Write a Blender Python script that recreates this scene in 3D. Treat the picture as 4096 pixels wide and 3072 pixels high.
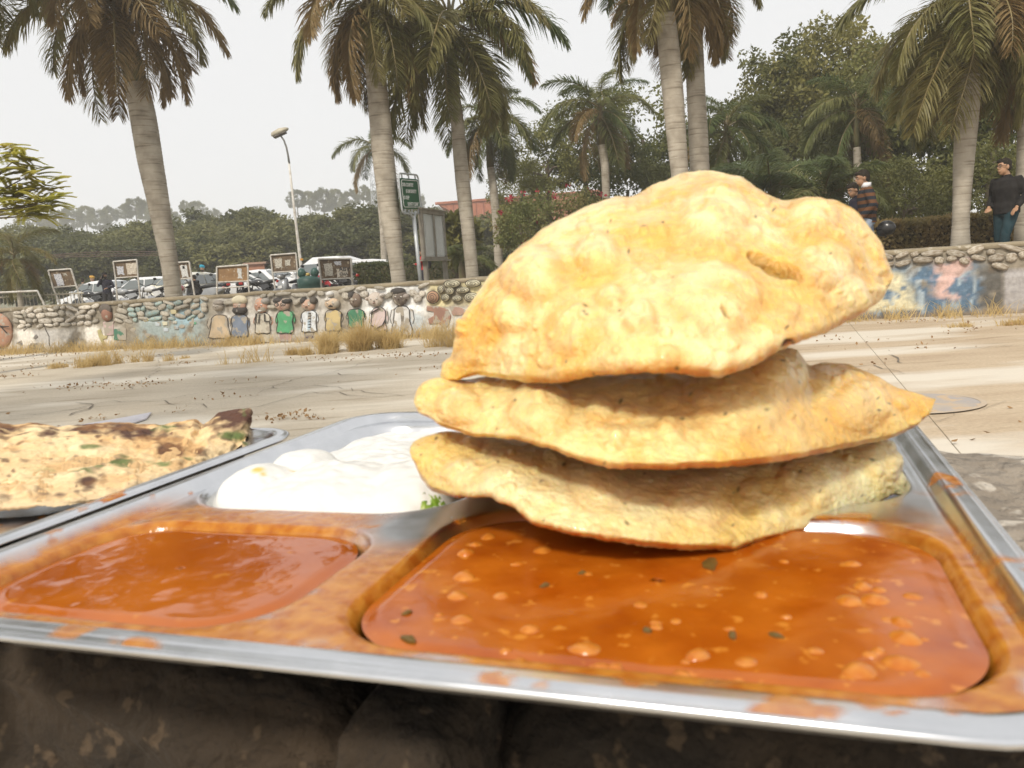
import bpy, bmesh, math, random
import numpy as np
from mathutils import Vector, Matrix

for o in list(bpy.data.objects):
    bpy.data.objects.remove(o, do_unlink=True)
scene = bpy.context.scene
COL = scene.collection
RNG = random.Random(7)
NR = np.random.default_rng(7)
PI = math.pi

# ------------------------------------------------------------------ camera
CZ = 1.00                     # eye height above the plaza (level with the top of the far wall)
FPX = 3200.0                  # focal length in pixels of the 4096 px wide photograph
PITCH = math.atan((1536 - 1097) / FPX)
ROLL = math.atan(0.066)
_F = Vector((0, math.cos(PITCH), -math.sin(PITCH)))
_U0 = Vector((0, math.sin(PITCH), math.cos(PITCH)))
_R0 = Vector((1, 0, 0))
CR = _R0 * math.cos(ROLL) - _U0 * math.sin(ROLL)
CU = _U0 * math.cos(ROLL) + _R0 * math.sin(ROLL)
CP = Vector((0, 0, CZ))
cam_data = bpy.data.cameras.new('camera')
cam = bpy.data.objects.new('camera', cam_data)
COL.objects.link(cam)
cam.matrix_world = Matrix(((CR.x, CU.x, -_F.x, CP.x), (CR.y, CU.y, -_F.y, CP.y), (CR.z, CU.z, -_F.z, CP.z), (0, 0, 0, 1)))
cam_data.sensor_width = 36.0
cam_data.lens = 36.0 * FPX / 4096.0
cam_data.clip_start = 0.01
cam_data.clip_end = 3000.0
cam_data.dof.use_dof = True
cam_data.dof.focus_distance = 1.8
cam_data.dof.aperture_fstop = 24.0
scene.camera = cam

# ------------------------------------------------------------------ sky, sun, exposure
SUN_EL = math.radians(46)
SUN_AZ = math.radians(204)            # compass-like: direction TO the sun measured from +Y clockwise
SUN_DIR = Vector((math.sin(SUN_AZ) * math.cos(SUN_EL), math.cos(SUN_AZ) * math.cos(SUN_EL), math.sin(SUN_EL)))
world = bpy.data.worlds.new('World')
scene.world = world
world.use_nodes = True
wn, wl = world.node_tree.nodes, world.node_tree.links
for n in list(wn):
    wn.remove(n)
w_out = wn.new('ShaderNodeOutputWorld')
w_bg = wn.new('ShaderNodeBackground')
w_sky = wn.new('ShaderNodeTexSky')
w_sky.sky_type = 'NISHITA'
w_sky.sun_disc = False
w_sky.sun_elevation = SUN_EL
w_sky.sun_rotation = SUN_AZ
w_sky.air_density = 1.0
w_sky.dust_density = 4.0
w_mix = wn.new('ShaderNodeMix')       # thick white winter haze over the whole sky
w_mix.data_type = 'RGBA'
w_mix.inputs[0].default_value = 0.9
w_mix.inputs[7].default_value = (9.75, 9.7, 9.6, 1)
wl.new(w_sky.outputs[0], w_mix.inputs[6])
wl.new(w_mix.outputs[2], w_bg.inputs[0])
w_bg.inputs[1].default_value = 0.1
wl.new(w_bg.outputs[0], w_out.inputs[0])

sun_data = bpy.data.lights.new('sun', 'SUN')
sun_data.energy = 3.2
sun_data.angle = math.radians(9.0)
sun_data.color = (1.0, 0.93, 0.82)
sun = bpy.data.objects.new('sun', sun_data)
COL.objects.link(sun)
sun.rotation_euler = SUN_DIR.to_track_quat('Z', 'Y').to_euler()
sun.location = (0, 0, 30)

vs = scene.view_settings
scene.display_settings.display_device = 'sRGB'
vs.view_transform = 'Standard'
vs.look = 'None'
vs.exposure = 0.0
vs.gamma = 1.0
vs.use_curve_mapping = False
scene.render.engine = 'CYCLES'
scene.cycles.use_denoising = True
scene.cycles.max_bounces = 4
scene.cycles.diffuse_bounces = 2
scene.cycles.glossy_bounces = 2
scene.cycles.transmission_bounces = 4
scene.cycles.transparent_max_bounces = 6
scene.cycles.volume_bounces = 1
scene.cycles.caustics_reflective = False
scene.cycles.caustics_refractive = False
scene.cycles.sample_clamp_indirect = 6.0
scene.cycles.use_adaptive_sampling = True
scene.cycles.adaptive_threshold = 0.02

# ------------------------------------------------------------------ helpers
def ray(px, py):
    return _F + CR * ((px - 2048) / FPX) + CU * ((1536 - py) / FPX)

def at(px, py, Y):
    """point at forward distance Y (world +Y) seen where the photograph shows px, py"""
    r = ray(px, py)
    return CP + r * (Y / r.y)

def onz(px, py, z):
    r = ray(px, py)
    return CP + r * ((z - CZ) / r.z)

def to_px(p):
    d = Vector(p) - CP
    z = d.dot(_F)
    return 2048 + FPX * d.dot(CR) / z, 1536 - FPX * d.dot(CU) / z

def tag(o, label=None, cat=None, group=None, kind=None):
    if label: o['label'] = label
    if cat: o['category'] = cat
    if group: o['group'] = group
    if kind: o['kind'] = kind
    return o

def empty(name, loc=(0, 0, 0), rz=0.0, label=None, cat=None, group=None):
    o = bpy.data.objects.new(name, None)
    o.empty_display_size = 0.1
    COL.objects.link(o)
    o.location = loc
    o.rotation_euler = (0, 0, rz)
    return tag(o, label, cat, group)

def link_mesh(name, me, mat=None, parent=None, loc=None, rot=None, smooth=False):
    o = bpy.data.objects.new(name, me)
    COL.objects.link(o)
    if mat is not None and not me.materials:
        for m in (mat if isinstance(mat, (list, tuple)) else [mat]):
            me.materials.append(m)
    if parent is not None: o.parent = parent
    if loc is not None: o.location = loc
    if rot is not None: o.rotation_euler = rot
    if smooth:
        me.polygons.foreach_set('use_smooth', [True] * len(me.polygons))
    return o

def copy_tree(o, parent=None):
    c = o.copy()
    COL.objects.link(c)
    c.parent = parent
    for ch in list(o.children):
        copy_tree(ch, c)
    return c

class MB:
    """collects shapes into one mesh"""
    def __init__(s):
        s.v, s.f, s.mi = [], [], []
    def add(s, vs_, fs_, mi=0):
        b = len(s.v)
        s.v += [tuple(v) for v in vs_]
        s.f += [tuple(i + b for i in f) for f in fs_]
        s.mi += [mi] * len(fs_)
        return s
    def box(s, c, sz, rot=None, mi=0):
        hx, hy, hz = sz[0] / 2, sz[1] / 2, sz[2] / 2
        P = [Vector((x, y, z)) for x in (-hx, hx) for y in (-hy, hy) for z in (-hz, hz)]
        if rot is not None: P = [rot @ p for p in P]
        P = [p + Vector(c) for p in P]
        return s.add(P, [(0, 1, 3, 2), (4, 6, 7, 5), (0, 4, 5, 1), (2, 3, 7, 6), (0, 2, 6, 4), (1, 5, 7, 3)], mi)
    def tube(s, pts, rad, n=8, cap=True, mi=0, flat=1.0):
        pts = [Vector(p) for p in pts]
        if not hasattr(rad, '__len__'): rad = [rad] * len(pts)
        vs_, fs_ = [], []
        ref = None
        for i, p in enumerate(pts):
            t = (pts[min(i + 1, len(pts) - 1)] - pts[max(i - 1, 0)])
            t = t.normalized() if t.length > 1e-9 else Vector((0, 0, 1))
            if ref is None:
                ref = Vector((1, 0, 0)) if abs(t.x) < 0.8 else Vector((0, 1, 0))
            a = (ref - t * ref.dot(t)).normalized()
            ref = a
            b = t.cross(a)
            for k in range(n):
                th = 2 * PI * k / n
                vs_.append(p + a * (math.cos(th) * rad[i]) + b * (math.sin(th) * rad[i] * flat))
        for i in range(len(pts) - 1):
            for k in range(n):
                fs_.append((i * n + k, i * n + (k + 1) % n, (i + 1) * n + (k + 1) % n, (i + 1) * n + k))
        if cap:
            fs_.append(tuple(range(n - 1, -1, -1)))
            fs_.append(tuple((len(pts) - 1) * n + k for k in range(n)))
        return s.add(vs_, fs_, mi)
    def lathe(s, prof, c=(0, 0, 0), n=16, axis='z', mi=0):
        c = Vector(c)
        vs_, fs_ = [], []
        for (r, z) in prof:
            for k in range(n):
                th = 2 * PI * k / n
                p = (r * math.cos(th), r * math.sin(th), z)
                if axis == 'x': p = (p[2], p[0], p[1])
                elif axis == 'y': p = (p[0], p[2], p[1])
                vs_.append(c + Vector(p))
        for i in range(len(prof) - 1):
            for k in range(n):
                fs_.append((i * n + k, i * n + (k + 1) % n, (i + 1) * n + (k + 1) % n, (i + 1) * n + k))
        fs_.append(tuple(range(n - 1, -1, -1)))
        fs_.append(tuple((len(prof) - 1) * n + k for k in range(n)))
        return s.add(vs_, fs_, mi)
    def ball(s, c, r, n=12, m=8, mi=0, rot=None):
        if not hasattr(r, '__len__'): r = (r, r, r)
        c = Vector(c)
        vs_ = [Vector((0, 0, -1))]
        for i in range(1, m):
            ph = -PI / 2 + PI * i / m
            for k in range(n):
                th = 2 * PI * k / n
                vs_.append(Vector((math.cos(ph) * math.cos(th), math.cos(ph) * math.sin(th), math.sin(ph))))
        vs_.append(Vector((0, 0, 1)))
        fs_ = []
        for k in range(n):
            fs_.append((0, 1 + (k + 1) % n, 1 + k))
            for i in range(m - 2):
                a = 1 + i * n
                fs_.append((a + k, a + (k + 1) % n, a + n + (k + 1) % n, a + n + k))
            a = 1 + (m - 2) * n
            fs_.append((a + k, a + (k + 1) % n, len(vs_) - 1))
        P = [Vector((v.x * r[0], v.y * r[1], v.z * r[2])) for v in vs_]
        if rot is not None: P = [rot @ p for p in P]
        return s.add([p + c for p in P], fs_, mi)
    def prism(s, poly, y0, y1, plane='xz', mi=0, taper=1.0):
        """poly of 2D points extruded from y0 to y1 along the axis left out"""
        n = len(poly)
        cx = sum(p[0] for p in poly) / n; cy = sum(p[1] for p in poly) / n
        vs_ = []
        for (yy, k) in ((y0, 1.0), (y1, taper)):
            for (a, b) in poly:
                a, b = cx + (a - cx) * k, cy + (b - cy) * k
                vs_.append((a, yy, b) if plane == 'xz' else ((a, b, yy) if plane == 'xy' else (yy, a, b)))
        fs_ = [tuple(range(n - 1, -1, -1)), tuple(range(n, 2 * n))]
        for k in range(n):
            fs_.append((k, (k + 1) % n, n + (k + 1) % n, n + k))
        return s.add(vs_, fs_, mi)
    def mesh(s, name):
        me = bpy.data.meshes.new(name)
        me.from_pydata(s.v, [], s.f)
        me.validate()
        if any(s.mi):
            me.polygons.foreach_set('material_index', s.mi[:len(me.polygons)])
        bm = bmesh.new(); bm.from_mesh(me)
        bmesh.ops.recalc_face_normals(bm, faces=bm.faces)
        bm.to_mesh(me); bm.free()
        me.update()
        return me
    def build(s, name, mat, parent=None, smooth=False, bevel=0.0, loc=None, rot=None):
        o = link_mesh(name, s.mesh(name), mat, parent, loc, rot, smooth)
        if bevel > 0:
            md = o.modifiers.new('bevel', 'BEVEL'); md.width = bevel; md.segments = 2; md.limit_method = 'ANGLE'
            md.angle_limit = math.radians(40)
        return o

def np_mesh(name, V, Q, smooth=False, color=None):
    """mesh from numpy arrays; Q is (n, k) with k corners each; colour per vertex (n, 3)"""
    me = bpy.data.meshes.new(name)
    V = np.asarray(V, dtype=np.float32); Q = np.asarray(Q, dtype=np.int32)
    k = Q.shape[1]
    me.vertices.add(len(V)); me.vertices.foreach_set('co', V.ravel())
    me.loops.add(Q.size); me.loops.foreach_set('vertex_index', Q.ravel())
    me.polygons.add(len(Q))
    me.polygons.foreach_set('loop_start', np.arange(0, Q.size, k, dtype=np.int32))
    me.polygons.foreach_set('use_smooth', np.full(len(Q), smooth, dtype=bool))
    me.update(calc_edges=True)
    if color is not None:
        c = np.ones((len(V), 4), dtype=np.float32); c[:, :color.shape[1]] = color
        a = me.color_attributes.new('col', 'FLOAT_COLOR', 'POINT')
        a.data.foreach_set('color', c.ravel())
    return me

# value noise in numpy
_perm = np.random.default_rng(3).random((64, 64, 64)).astype(np.float32)
def vnoise(P, scale=1.0, seed=0):
    P = np.asarray(P, dtype=np.float64) * scale + seed * 7.31 + 100.0
    i = np.floor(P).astype(int); f = P - i; f = f * f * (3 - 2 * f)
    r = 0
    for dx in (0, 1):
        for dy in (0, 1):
            for dz in (0, 1):
                w = (f[..., 0] if dx else 1 - f[..., 0]) * (f[..., 1] if dy else 1 - f[..., 1]) * (f[..., 2] if dz else 1 - f[..., 2])
                r = r + w * _perm[(i[..., 0] + dx) % 64, (i[..., 1] + dy) % 64, (i[..., 2] + dz) % 64]
    return r
def fbm(P, scale=1.0, octaves=4, seed=0):
    r, a, t = 0, 1.0, 0
    for k in range(octaves):
        r = r + a * vnoise(P, scale * 2 ** k, seed + k); t += a; a *= 0.5
    return r / t
def sstep(a, b, x):
    t = np.clip((x - a) / (b - a), 0, 1)
    return t * t * (3 - 2 * t)

# ------------------------------------------------------------------ materials
def new_mat(name):
    m = bpy.data.materials.new(name); m.use_nodes = True
    nt = m.node_tree
    b = nt.nodes['Principled BSDF']
    return m, nt, b
def setp(b, **k):
    for n, v in k.items():
        n = n.replace('_', ' ')
        if n in b.inputs:
            b.inputs[n].default_value = v
def c4(c): return (c[0], c[1], c[2], 1.0)

def pm(name, c1, c2=None, scale=8.0, rough=0.7, bump=0.0, bscale=None, metal=0.0, detail=5.0, spec=0.5, lo=0.35, hi=0.65,
       c3=None, s3=40.0, t3=0.62, bdist=0.01, stretch=None, objrand=0.0, sub=0.0, subr=(0.01, 0.004, 0.002), coat=0.0, rough2=None):
    """principled surface whose colour wanders between c1 and c2 (noise), with specks of c3 and noise relief"""
    m, nt, b = new_mat(name)
    N, L = nt.nodes, nt.links
    setp(b, Roughness=rough, Metallic=metal, Specular_IOR_Level=spec, Subsurface_Weight=sub, Coat_Weight=coat)
    if sub > 0: b.inputs['Subsurface Radius'].default_value = subr; b.inputs['Subsurface Scale'].default_value = 1.0
    tc = N.new('ShaderNodeTexCoord'); src = tc.outputs['Object']
    if stretch:
        mp = N.new('ShaderNodeMapping'); mp.inputs['Scale'].default_value = stretch
        L.new(src, mp.inputs[0]); src = mp.outputs[0]
    c2 = c2 or c1
    nz = N.new('ShaderNodeTexNoise'); nz.inputs['Scale'].default_value = scale; nz.inputs['Detail'].default_value = detail
    L.new(src, nz.inputs['Vector'])
    rp = N.new('ShaderNodeValToRGB')
    rp.color_ramp.elements[0].position = lo; rp.color_ramp.elements[1].position = hi
    rp.color_ramp.elements[0].color = c4(c1); rp.color_ramp.elements[1].color = c4(c2)
    L.new(nz.outputs['Fac'], rp.inputs[0])
    out = rp.outputs[0]
    if c3:
        n3 = N.new('ShaderNodeTexNoise'); n3.inputs['Scale'].default_value = s3; n3.inputs['Detail'].default_value = 3
        L.new(src, n3.inputs['Vector'])
        r3 = N.new('ShaderNodeValToRGB'); r3.color_ramp.elements[0].position = t3; r3.color_ramp.elements[1].position = min(1, t3 + 0.06)
        L.new(n3.outputs['Fac'], r3.inputs[0])
        mx = N.new('ShaderNodeMix'); mx.data_type = 'RGBA'
        L.new(r3.outputs[0], mx.inputs[0]); L.new(out, mx.inputs[6]); mx.inputs[7].default_value = c4(c3)
        out = mx.outputs[2]
    if objrand > 0:
        oi = N.new('ShaderNodeObjectInfo')
        mr = N.new('ShaderNodeMapRange'); mr.inputs[3].default_value = 1 - objrand; mr.inputs[4].default_value = 1 + objrand
        L.new(oi.outputs['Random'], mr.inputs[0])
        hs = N.new('ShaderNodeHueSaturation'); L.new(mr.outputs[0], hs.inputs['Value']); L.new(out, hs.inputs['Color'])
        out = hs.outputs[0]
    L.new(out, b.inputs['Base Color'])
    if rough2 is not None:
        mr = N.new('ShaderNodeMapRange'); mr.inputs[3].default_value = rough; mr.inputs[4].default_value = rough2
        mr.inputs[1].default_value = 0.3; mr.inputs[2].default_value = 0.7
        L.new(nz.outputs['Fac'], mr.inputs[0]); L.new(mr.outputs[0], b.inputs['Roughness'])
    if bump > 0:
        bz = N.new('ShaderNodeTexNoise'); bz.inputs['Scale'].default_value = bscale or scale * 4; bz.inputs['Detail'].default_value = 6
        L.new(src, bz.inputs['Vector'])
        bp = N.new('ShaderNodeBump'); bp.inputs['Strength'].default_value = bump; bp.inputs['Distance'].default_value = bdist
        L.new(bz.outputs['Fac'], bp.inputs['Height']); L.new(bp.outputs[0], b.inputs['Normal'])
    return m

def leaf_mat(name, ca, cb, trans=0.3, rough=0.5, scale=0.6, objrand=True):
    """foliage: colour wanders through the crown and from plant to plant; some light passes through the blades"""
    m, nt, b = new_mat(name)
    N, L = nt.nodes, nt.links
    setp(b, Roughness=rough, Specular_IOR_Level=0.35)
    tc = N.new('ShaderNodeTexCoord')
    nz = N.new('ShaderNodeTexNoise'); nz.inputs['Scale'].default_value = scale; nz.inputs['Detail'].default_value = 6
    L.new(tc.outputs['Object'], nz.inputs['Vector'])
    mth = N.new('ShaderNodeMath'); mth.operation = 'ADD'
    oi = N.new('ShaderNodeObjectInfo')
    mr = N.new('ShaderNodeMapRange'); mr.inputs[3].default_value = -0.22 if objrand else 0; mr.inputs[4].default_value = 0.22 if objrand else 0
    L.new(oi.outputs['Random'], mr.inputs[0]); L.new(nz.outputs['Fac'], mth.inputs[0]); L.new(mr.outputs[0], mth.inputs[1])
    rp = N.new('ShaderNodeValToRGB'); e = rp.color_ramp.elements
    e[0].position, e[1].position = 0.28, 0.72
    e[0].color, e[1].color = c4(ca), c4(cb)
    L.new(mth.outputs[0], rp.inputs[0]); L.new(rp.outputs[0], b.inputs['Base Color'])
    tr = N.new('ShaderNodeBsdfTranslucent'); L.new(rp.outputs[0], tr.inputs[0])
    mx = N.new('ShaderNodeMixShader'); mx.inputs[0].default_value = trans
    L.new(b.outputs[0], mx.inputs[1]); L.new(tr.outputs[0], mx.inputs[2])
    L.new(mx.outputs[0], nt.nodes['Material Output'].inputs[0])
    return m

def col_mat(name, rough=0.7, bump=0.0, bscale=60, bdist=0.004, spec=0.4, vary=0.15, vscale=30, sub=0.0, subr=(0.008, 0.003, 0.001), coat=0.0):
    """colour carried by the mesh (what the thing itself is painted or baked to), roughened by noise"""
    m, nt, b = new_mat(name)
    N, L = nt.nodes, nt.links
    setp(b, Roughness=rough, Specular_IOR_Level=spec, Subsurface_Weight=sub, Coat_Weight=coat)
    if sub > 0: b.inputs['Subsurface Radius'].default_value = subr; b.inputs['Subsurface Scale'].default_value = 1.0
    at_ = N.new('ShaderNodeAttribute'); at_.attribute_name = 'col'
    tc = N.new('ShaderNodeTexCoord')
    nz = N.new('ShaderNodeTexNoise'); nz.inputs['Scale'].default_value = vscale; nz.inputs['Detail'].default_value = 6
    L.new(tc.outputs['Object'], nz.inputs['Vector'])
    mr = N.new('ShaderNodeMapRange'); mr.inputs[1].default_value = 0.3; mr.inputs[2].default_value = 0.7
    mr.inputs[3].default_value = 1 - vary; mr.inputs[4].default_value = 1 + vary
    L.new(nz.outputs['Fac'], mr.inputs[0])
    hs = N.new('ShaderNodeHueSaturation'); L.new(mr.outputs[0], hs.inputs['Value']); L.new(at_.outputs['Color'], hs.inputs['Color'])
    L.new(hs.outputs[0], b.inputs['Base Color'])
    if bump > 0:
        bz = N.new('ShaderNodeTexNoise'); bz.inputs['Scale'].default_value = bscale; bz.inputs['Detail'].default_value = 5
        L.new(tc.outputs['Object'], bz.inputs['Vector'])
        bp = N.new('ShaderNodeBump'); bp.inputs['Strength'].default_value = bump; bp.inputs['Distance'].default_value = bdist
        L.new(bz.outputs['Fac'], bp.inputs['Height']); L.new(bp.outputs[0], b.inputs['Normal'])
    return m

M = {}
def mat(key, *a, **k):
    if key not in M: M[key] = pm(key, *a, **k)
    return M[key]
# ================================================================== the setting
WALL_H = 0.985
_wa, _wb = at(0, 1235, 17.6), at(4096, 965, 11.12)
WDIR = Vector((_wb.x - _wa.x, _wb.y - _wa.y, 0)).normalized()
WROT = math.atan2(WDIR.y, WDIR.x)
WNRM = Vector((-WDIR.y, WDIR.x, 0))          # away from the camera
WORG = Vector((_wa.x, _wa.y, 0)) - WDIR * 5.0
WLEN = (_wb - _wa).length + 10.0

def on_wall(px, py, off=0.0):
    """wall coordinates (along, height) of the point of the wall face seen at px, py"""
    r = ray(px, py)
    t = (WORG - WNRM * off - CP).dot(WNRM) / r.dot(WNRM)
    p = CP + r * t
    return (p - WORG).dot(WDIR), p.z

def behind_wall(along, dist, z=0.0):
    p = WORG + WDIR * along + WNRM * dist
    return Vector((p.x, p.y, z))

def ground_z(p):
    d = (Vector((p[0], p[1], 0)) - WORG).dot(WNRM)
    return 0.56 - 0.11 * float(sstep(2.0, 12.0, d))

# ---- plaza of concrete slabs
m_joint = mat('joint_dirt', (0.27, 0.225, 0.165), (0.34, 0.285, 0.215), scale=6, rough=0.95, bump=0.5, bscale=80)
def slab_material():
    m, nt, b = new_mat('worn_concrete')
    N, L = nt.nodes, nt.links
    setp(b, Roughness=0.9, Specular_IOR_Level=0.2)
    g = N.new('ShaderNodeNewGeometry')
    def noise(sc, det, stretch=None):
        n = N.new('ShaderNodeTexNoise'); n.inputs['Scale'].default_value = sc; n.inputs['Detail'].default_value = det
        if stretch:
            mp = N.new('ShaderNodeMapping'); mp.inputs['Scale'].default_value = stretch; mp.inputs['Rotation'].default_value = (0, 0, WROT)
            L.new(g.outputs['Position'], mp.inputs[0]); L.new(mp.outputs[0], n.inputs['Vector'])
        else:
            L.new(g.outputs['Position'], n.inputs['Vector'])
        return n.outputs['Fac']
    def ramp(f, p0, p1, a, bb):
        r = N.new('ShaderNodeValToRGB'); r.color_ramp.elements[0].position = p0; r.color_ramp.elements[1].position = p1
        r.color_ramp.elements[0].color = a; r.color_ramp.elements[1].color = bb
        L.new(f, r.inputs[0]); return r.outputs[0]
    def mix(f, a, bb, mode='MIX'):
        x = N.new('ShaderNodeMix'); x.data_type = 'RGBA'; x.blend_type = mode
        if hasattr(f, 'links'): L.new(f, x.inputs[0])
        else: x.inputs[0].default_value = f
        for s, i in ((a, 6), (bb, 7)):
            if hasattr(s, 'links'): L.new(s, x.inputs[i])
            else: x.inputs[i].default_value = s
        return x.outputs[2]
    grey = ramp(noise(0.9, 8), 0.3, 0.7, (0.43, 0.37, 0.285, 1), (0.55, 0.485, 0.385, 1))
    tan = ramp(noise(1.3, 8, (0.6, 2.2, 1)), 0.3, 0.7, (0.43, 0.33, 0.225, 1), (0.54, 0.435, 0.31, 1))
    # sandy dust lies on the right-hand half of the plaza
    sx = N.new('ShaderNodeSeparateXYZ'); L.new(g.outputs['Position'], sx.inputs[0])
    mr = N.new('ShaderNodeMapRange'); mr.inputs[1].default_value = -0.5; mr.inputs[2].default_value = 2.6
    L.new(sx.outputs[0], mr.inputs[0])
    ad = N.new('ShaderNodeMath'); ad.operation = 'MULTIPLY_ADD'; ad.inputs[1].default_value = 0.6
    L.new(noise(0.5, 4), ad.inputs[0]); L.new(mr.outputs[0], ad.inputs[2])
    dust = ramp(ad.outputs[0], 0.45, 0.9, (0, 0, 0, 1), (1, 1, 1, 1))
    c = mix(dust, grey, tan)
    stain = ramp(noise(2.6, 10, (0.5, 2.5, 1)), 0.56, 0.72, (1, 1, 1, 1), (0.62, 0.58, 0.52, 1))
    c = mix(0.75, c, stain, 'MULTIPLY')
    fine = ramp(noise(38, 6), 0.3, 0.75, (0.86, 0.86, 0.86, 1), (1.08, 1.08, 1.08, 1))
    c = mix(1.0, c, fine, 'MULTIPLY')
    pale = ramp(noise(0.55, 6, (0.5, 1.6, 1)), 0.48, 0.58, (0, 0, 0, 1), (0.8, 0.8, 0.8, 1))  # pale patches painted into the concrete colour as soft sunlit spots
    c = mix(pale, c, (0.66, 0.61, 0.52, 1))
    L.new(c, b.inputs['Base Color'])
    bp = N.new('ShaderNodeBump'); bp.inputs['Strength'].default_value = 0.35; bp.inputs['Distance'].default_value = 0.004
    L.new(noise(60, 6), bp.inputs['Height']); L.new(bp.outputs[0], b.inputs['Normal'])
    return m
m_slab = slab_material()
plaza = MB()
q = [WORG + WDIR * -10, WORG + WDIR * (WLEN + 10), WORG + WDIR * (WLEN + 10) - WNRM * 60, WORG + WDIR * -10 - WNRM * 60]
plaza.add([(p.x, p.y, -0.0045) for p in q], [(0, 1, 2, 3)])
plaza = plaza.build('plaza', m_joint); tag(plaza, 'cracked concrete plaza of large slabs', None, None, 'structure')
SLX, SLY = 3.15, 2.75
rs = random.Random(11)
for i in range(-1, 12):
    for j in range(0, 9):
        u0, v0 = i * SLX, j * SLY + 0.02
        c = WORG + WDIR * (u0 + SLX / 2) - WNRM * (v0 + SLY / 2)
        if c.y < -3.5 or abs(c.x) > 1.1 * c.y + 6: continue
        g = rs.uniform(0.0015, 0.004)
        n = 6
        P = [WORG + WDIR * (u0 + g) - WNRM * (v0 + g), WORG + WDIR * (u0 + SLX - g) - WNRM * (v0 + g),
             WORG + WDIR * (u0 + SLX - g) - WNRM * (v0 + SLY - g), WORG + WDIR * (u0 + g) - WNRM * (v0 + SLY - g)]
        dz = rs.uniform(-0.001, 0.001)
        mb = MB()
        tp = [(p.x, p.y, dz + rs.uniform(-0.0008, 0.0008)) for p in P]
        bt = [(p.x, p.y, -0.028) for p in P]
        mb.add(tp + bt, [(3, 2, 1, 0), (0, 1, 5, 4), (1, 2, 6, 5), (2, 3, 7, 6), (3, 0, 4, 7)])
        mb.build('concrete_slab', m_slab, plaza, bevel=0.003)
# cracks wandering over the slabs
m_crack = mat('crack_dirt', (0.13, 0.11, 0.085), (0.19, 0.16, 0.125), scale=20, rough=0.95)
def crack(pts, w=0.02, seed=0):
    r = random.Random(seed)
    P = [onz(x, y, 0.0) for x, y in pts]
    fine = []
    for a, b in zip(P[:-1], P[1:]):
        k = max(2, int((b - a).length / 0.12))
        for s in range(k):
            t = s / k
            p = a.lerp(b, t); p.x += r.gauss(0, 0.022); p.y += r.gauss(0, 0.05)
            fine.append(p)
    fine.append(P[-1])
    vs_, fs_ = [], []
    for i, p in enumerate(fine):
        t = (fine[min(i + 1, len(fine) - 1)] - fine[max(i - 1, 0)]); t.z = 0; t.normalize()
        nrm = Vector((-t.y, t.x, 0)); ww = w * 0.7 * r.uniform(0.25, 1.0) * (0.3 if i in (0, len(fine) - 1) else 1)
        vs_ += [(p + nrm * ww / 2) + Vector((0, 0, 0.0085)), (p - nrm * ww / 2) + Vector((0, 0, 0.0085))]
    for i in range(len(fine) - 1): fs_.append((2 * i, 2 * i + 1, 2 * i + 3, 2 * i + 2))
    MB().add(vs_, fs_).build('crack', m_crack, plaza)
crack([(0, 1668), (230, 1650), (430, 1612), (640, 1603), (900, 1560), (1300, 1545), (1620, 1590)], 0.018, 1)
crack([(640, 1603), (700, 1617), (900, 1621)], 0.03, 2)
crack([(260, 1670), (360, 1630), (370, 1615), (300, 1612)], 0.03, 3)
crack([(560, 1510), (760, 1500), (870, 1490)], 0.02, 4)
crack([(1000, 1632), (1250, 1570), (1500, 1590), (1660, 1580)], 0.016, 5)
crack([(1040, 1570), (1180, 1520), (1310, 1495), (1420, 1505)], 0.018, 6)
crack([(1310, 1495), (1390, 1475), (1500, 1440)], 0.02, 7)
crack([(400, 1580), (520, 1560), (620, 1490), (640, 1420)], 0.014, 8)
crack([(3560, 1420), (3610, 1455)], 0.03, 9)
crack([(3800, 1395), (4096, 1382)], 0.02, 10)
crack([(3300, 1480), (3500, 1465), (3620, 1500)], 0.02, 11)
crack([(3700, 1700), (3900, 1640), (4096, 1600)], 0.008, 12)
# worn blue paint circle
pc = onz(3640, 1610, 0.009); pr = (onz(3930, 1612, 0.009) - pc).length
mb = MB(); vs_ = [pc] + [pc + Vector((math.cos(t) * pr, math.sin(t) * pr * 0.9, 0)) for t in np.linspace(0, 2 * PI, 49)[:-1]]
mb.add(vs_, [(0, k + 1, (k + 1) % 48 + 1) for k in range(48)])
m_circ = mat('worn_blue_paint', (0.36, 0.325, 0.30), (0.46, 0.37, 0.27), scale=2.2, rough=0.9, lo=0.42, hi=0.62, detail=9, c3=(0.48, 0.36, 0.24), s3=7, t3=0.50)
tag(mb.build('painted_circle', m_circ), 'worn blue painted circle on the plaza', None, None, 'structure')
mb = MB()
ringv = []
for k in range(64):
    t = 2 * PI * k / 64; w = 0.035
    for rr in (pr, pr + w): ringv.append(pc + Vector((math.cos(t) * rr, math.sin(t) * rr * 0.9, 0.002)))
mb.add(ringv, [(2 * k, 2 * k + 1, (2 * k + 3) % 128, (2 * k + 2) % 128) for k in range(64)])
mb.build('painted_ring', mat('worn_white_paint', (0.48, 0.39, 0.29), (0.43, 0.34, 0.245), scale=5, rough=0.9), bpy.data.objects['painted_circle'])

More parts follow.
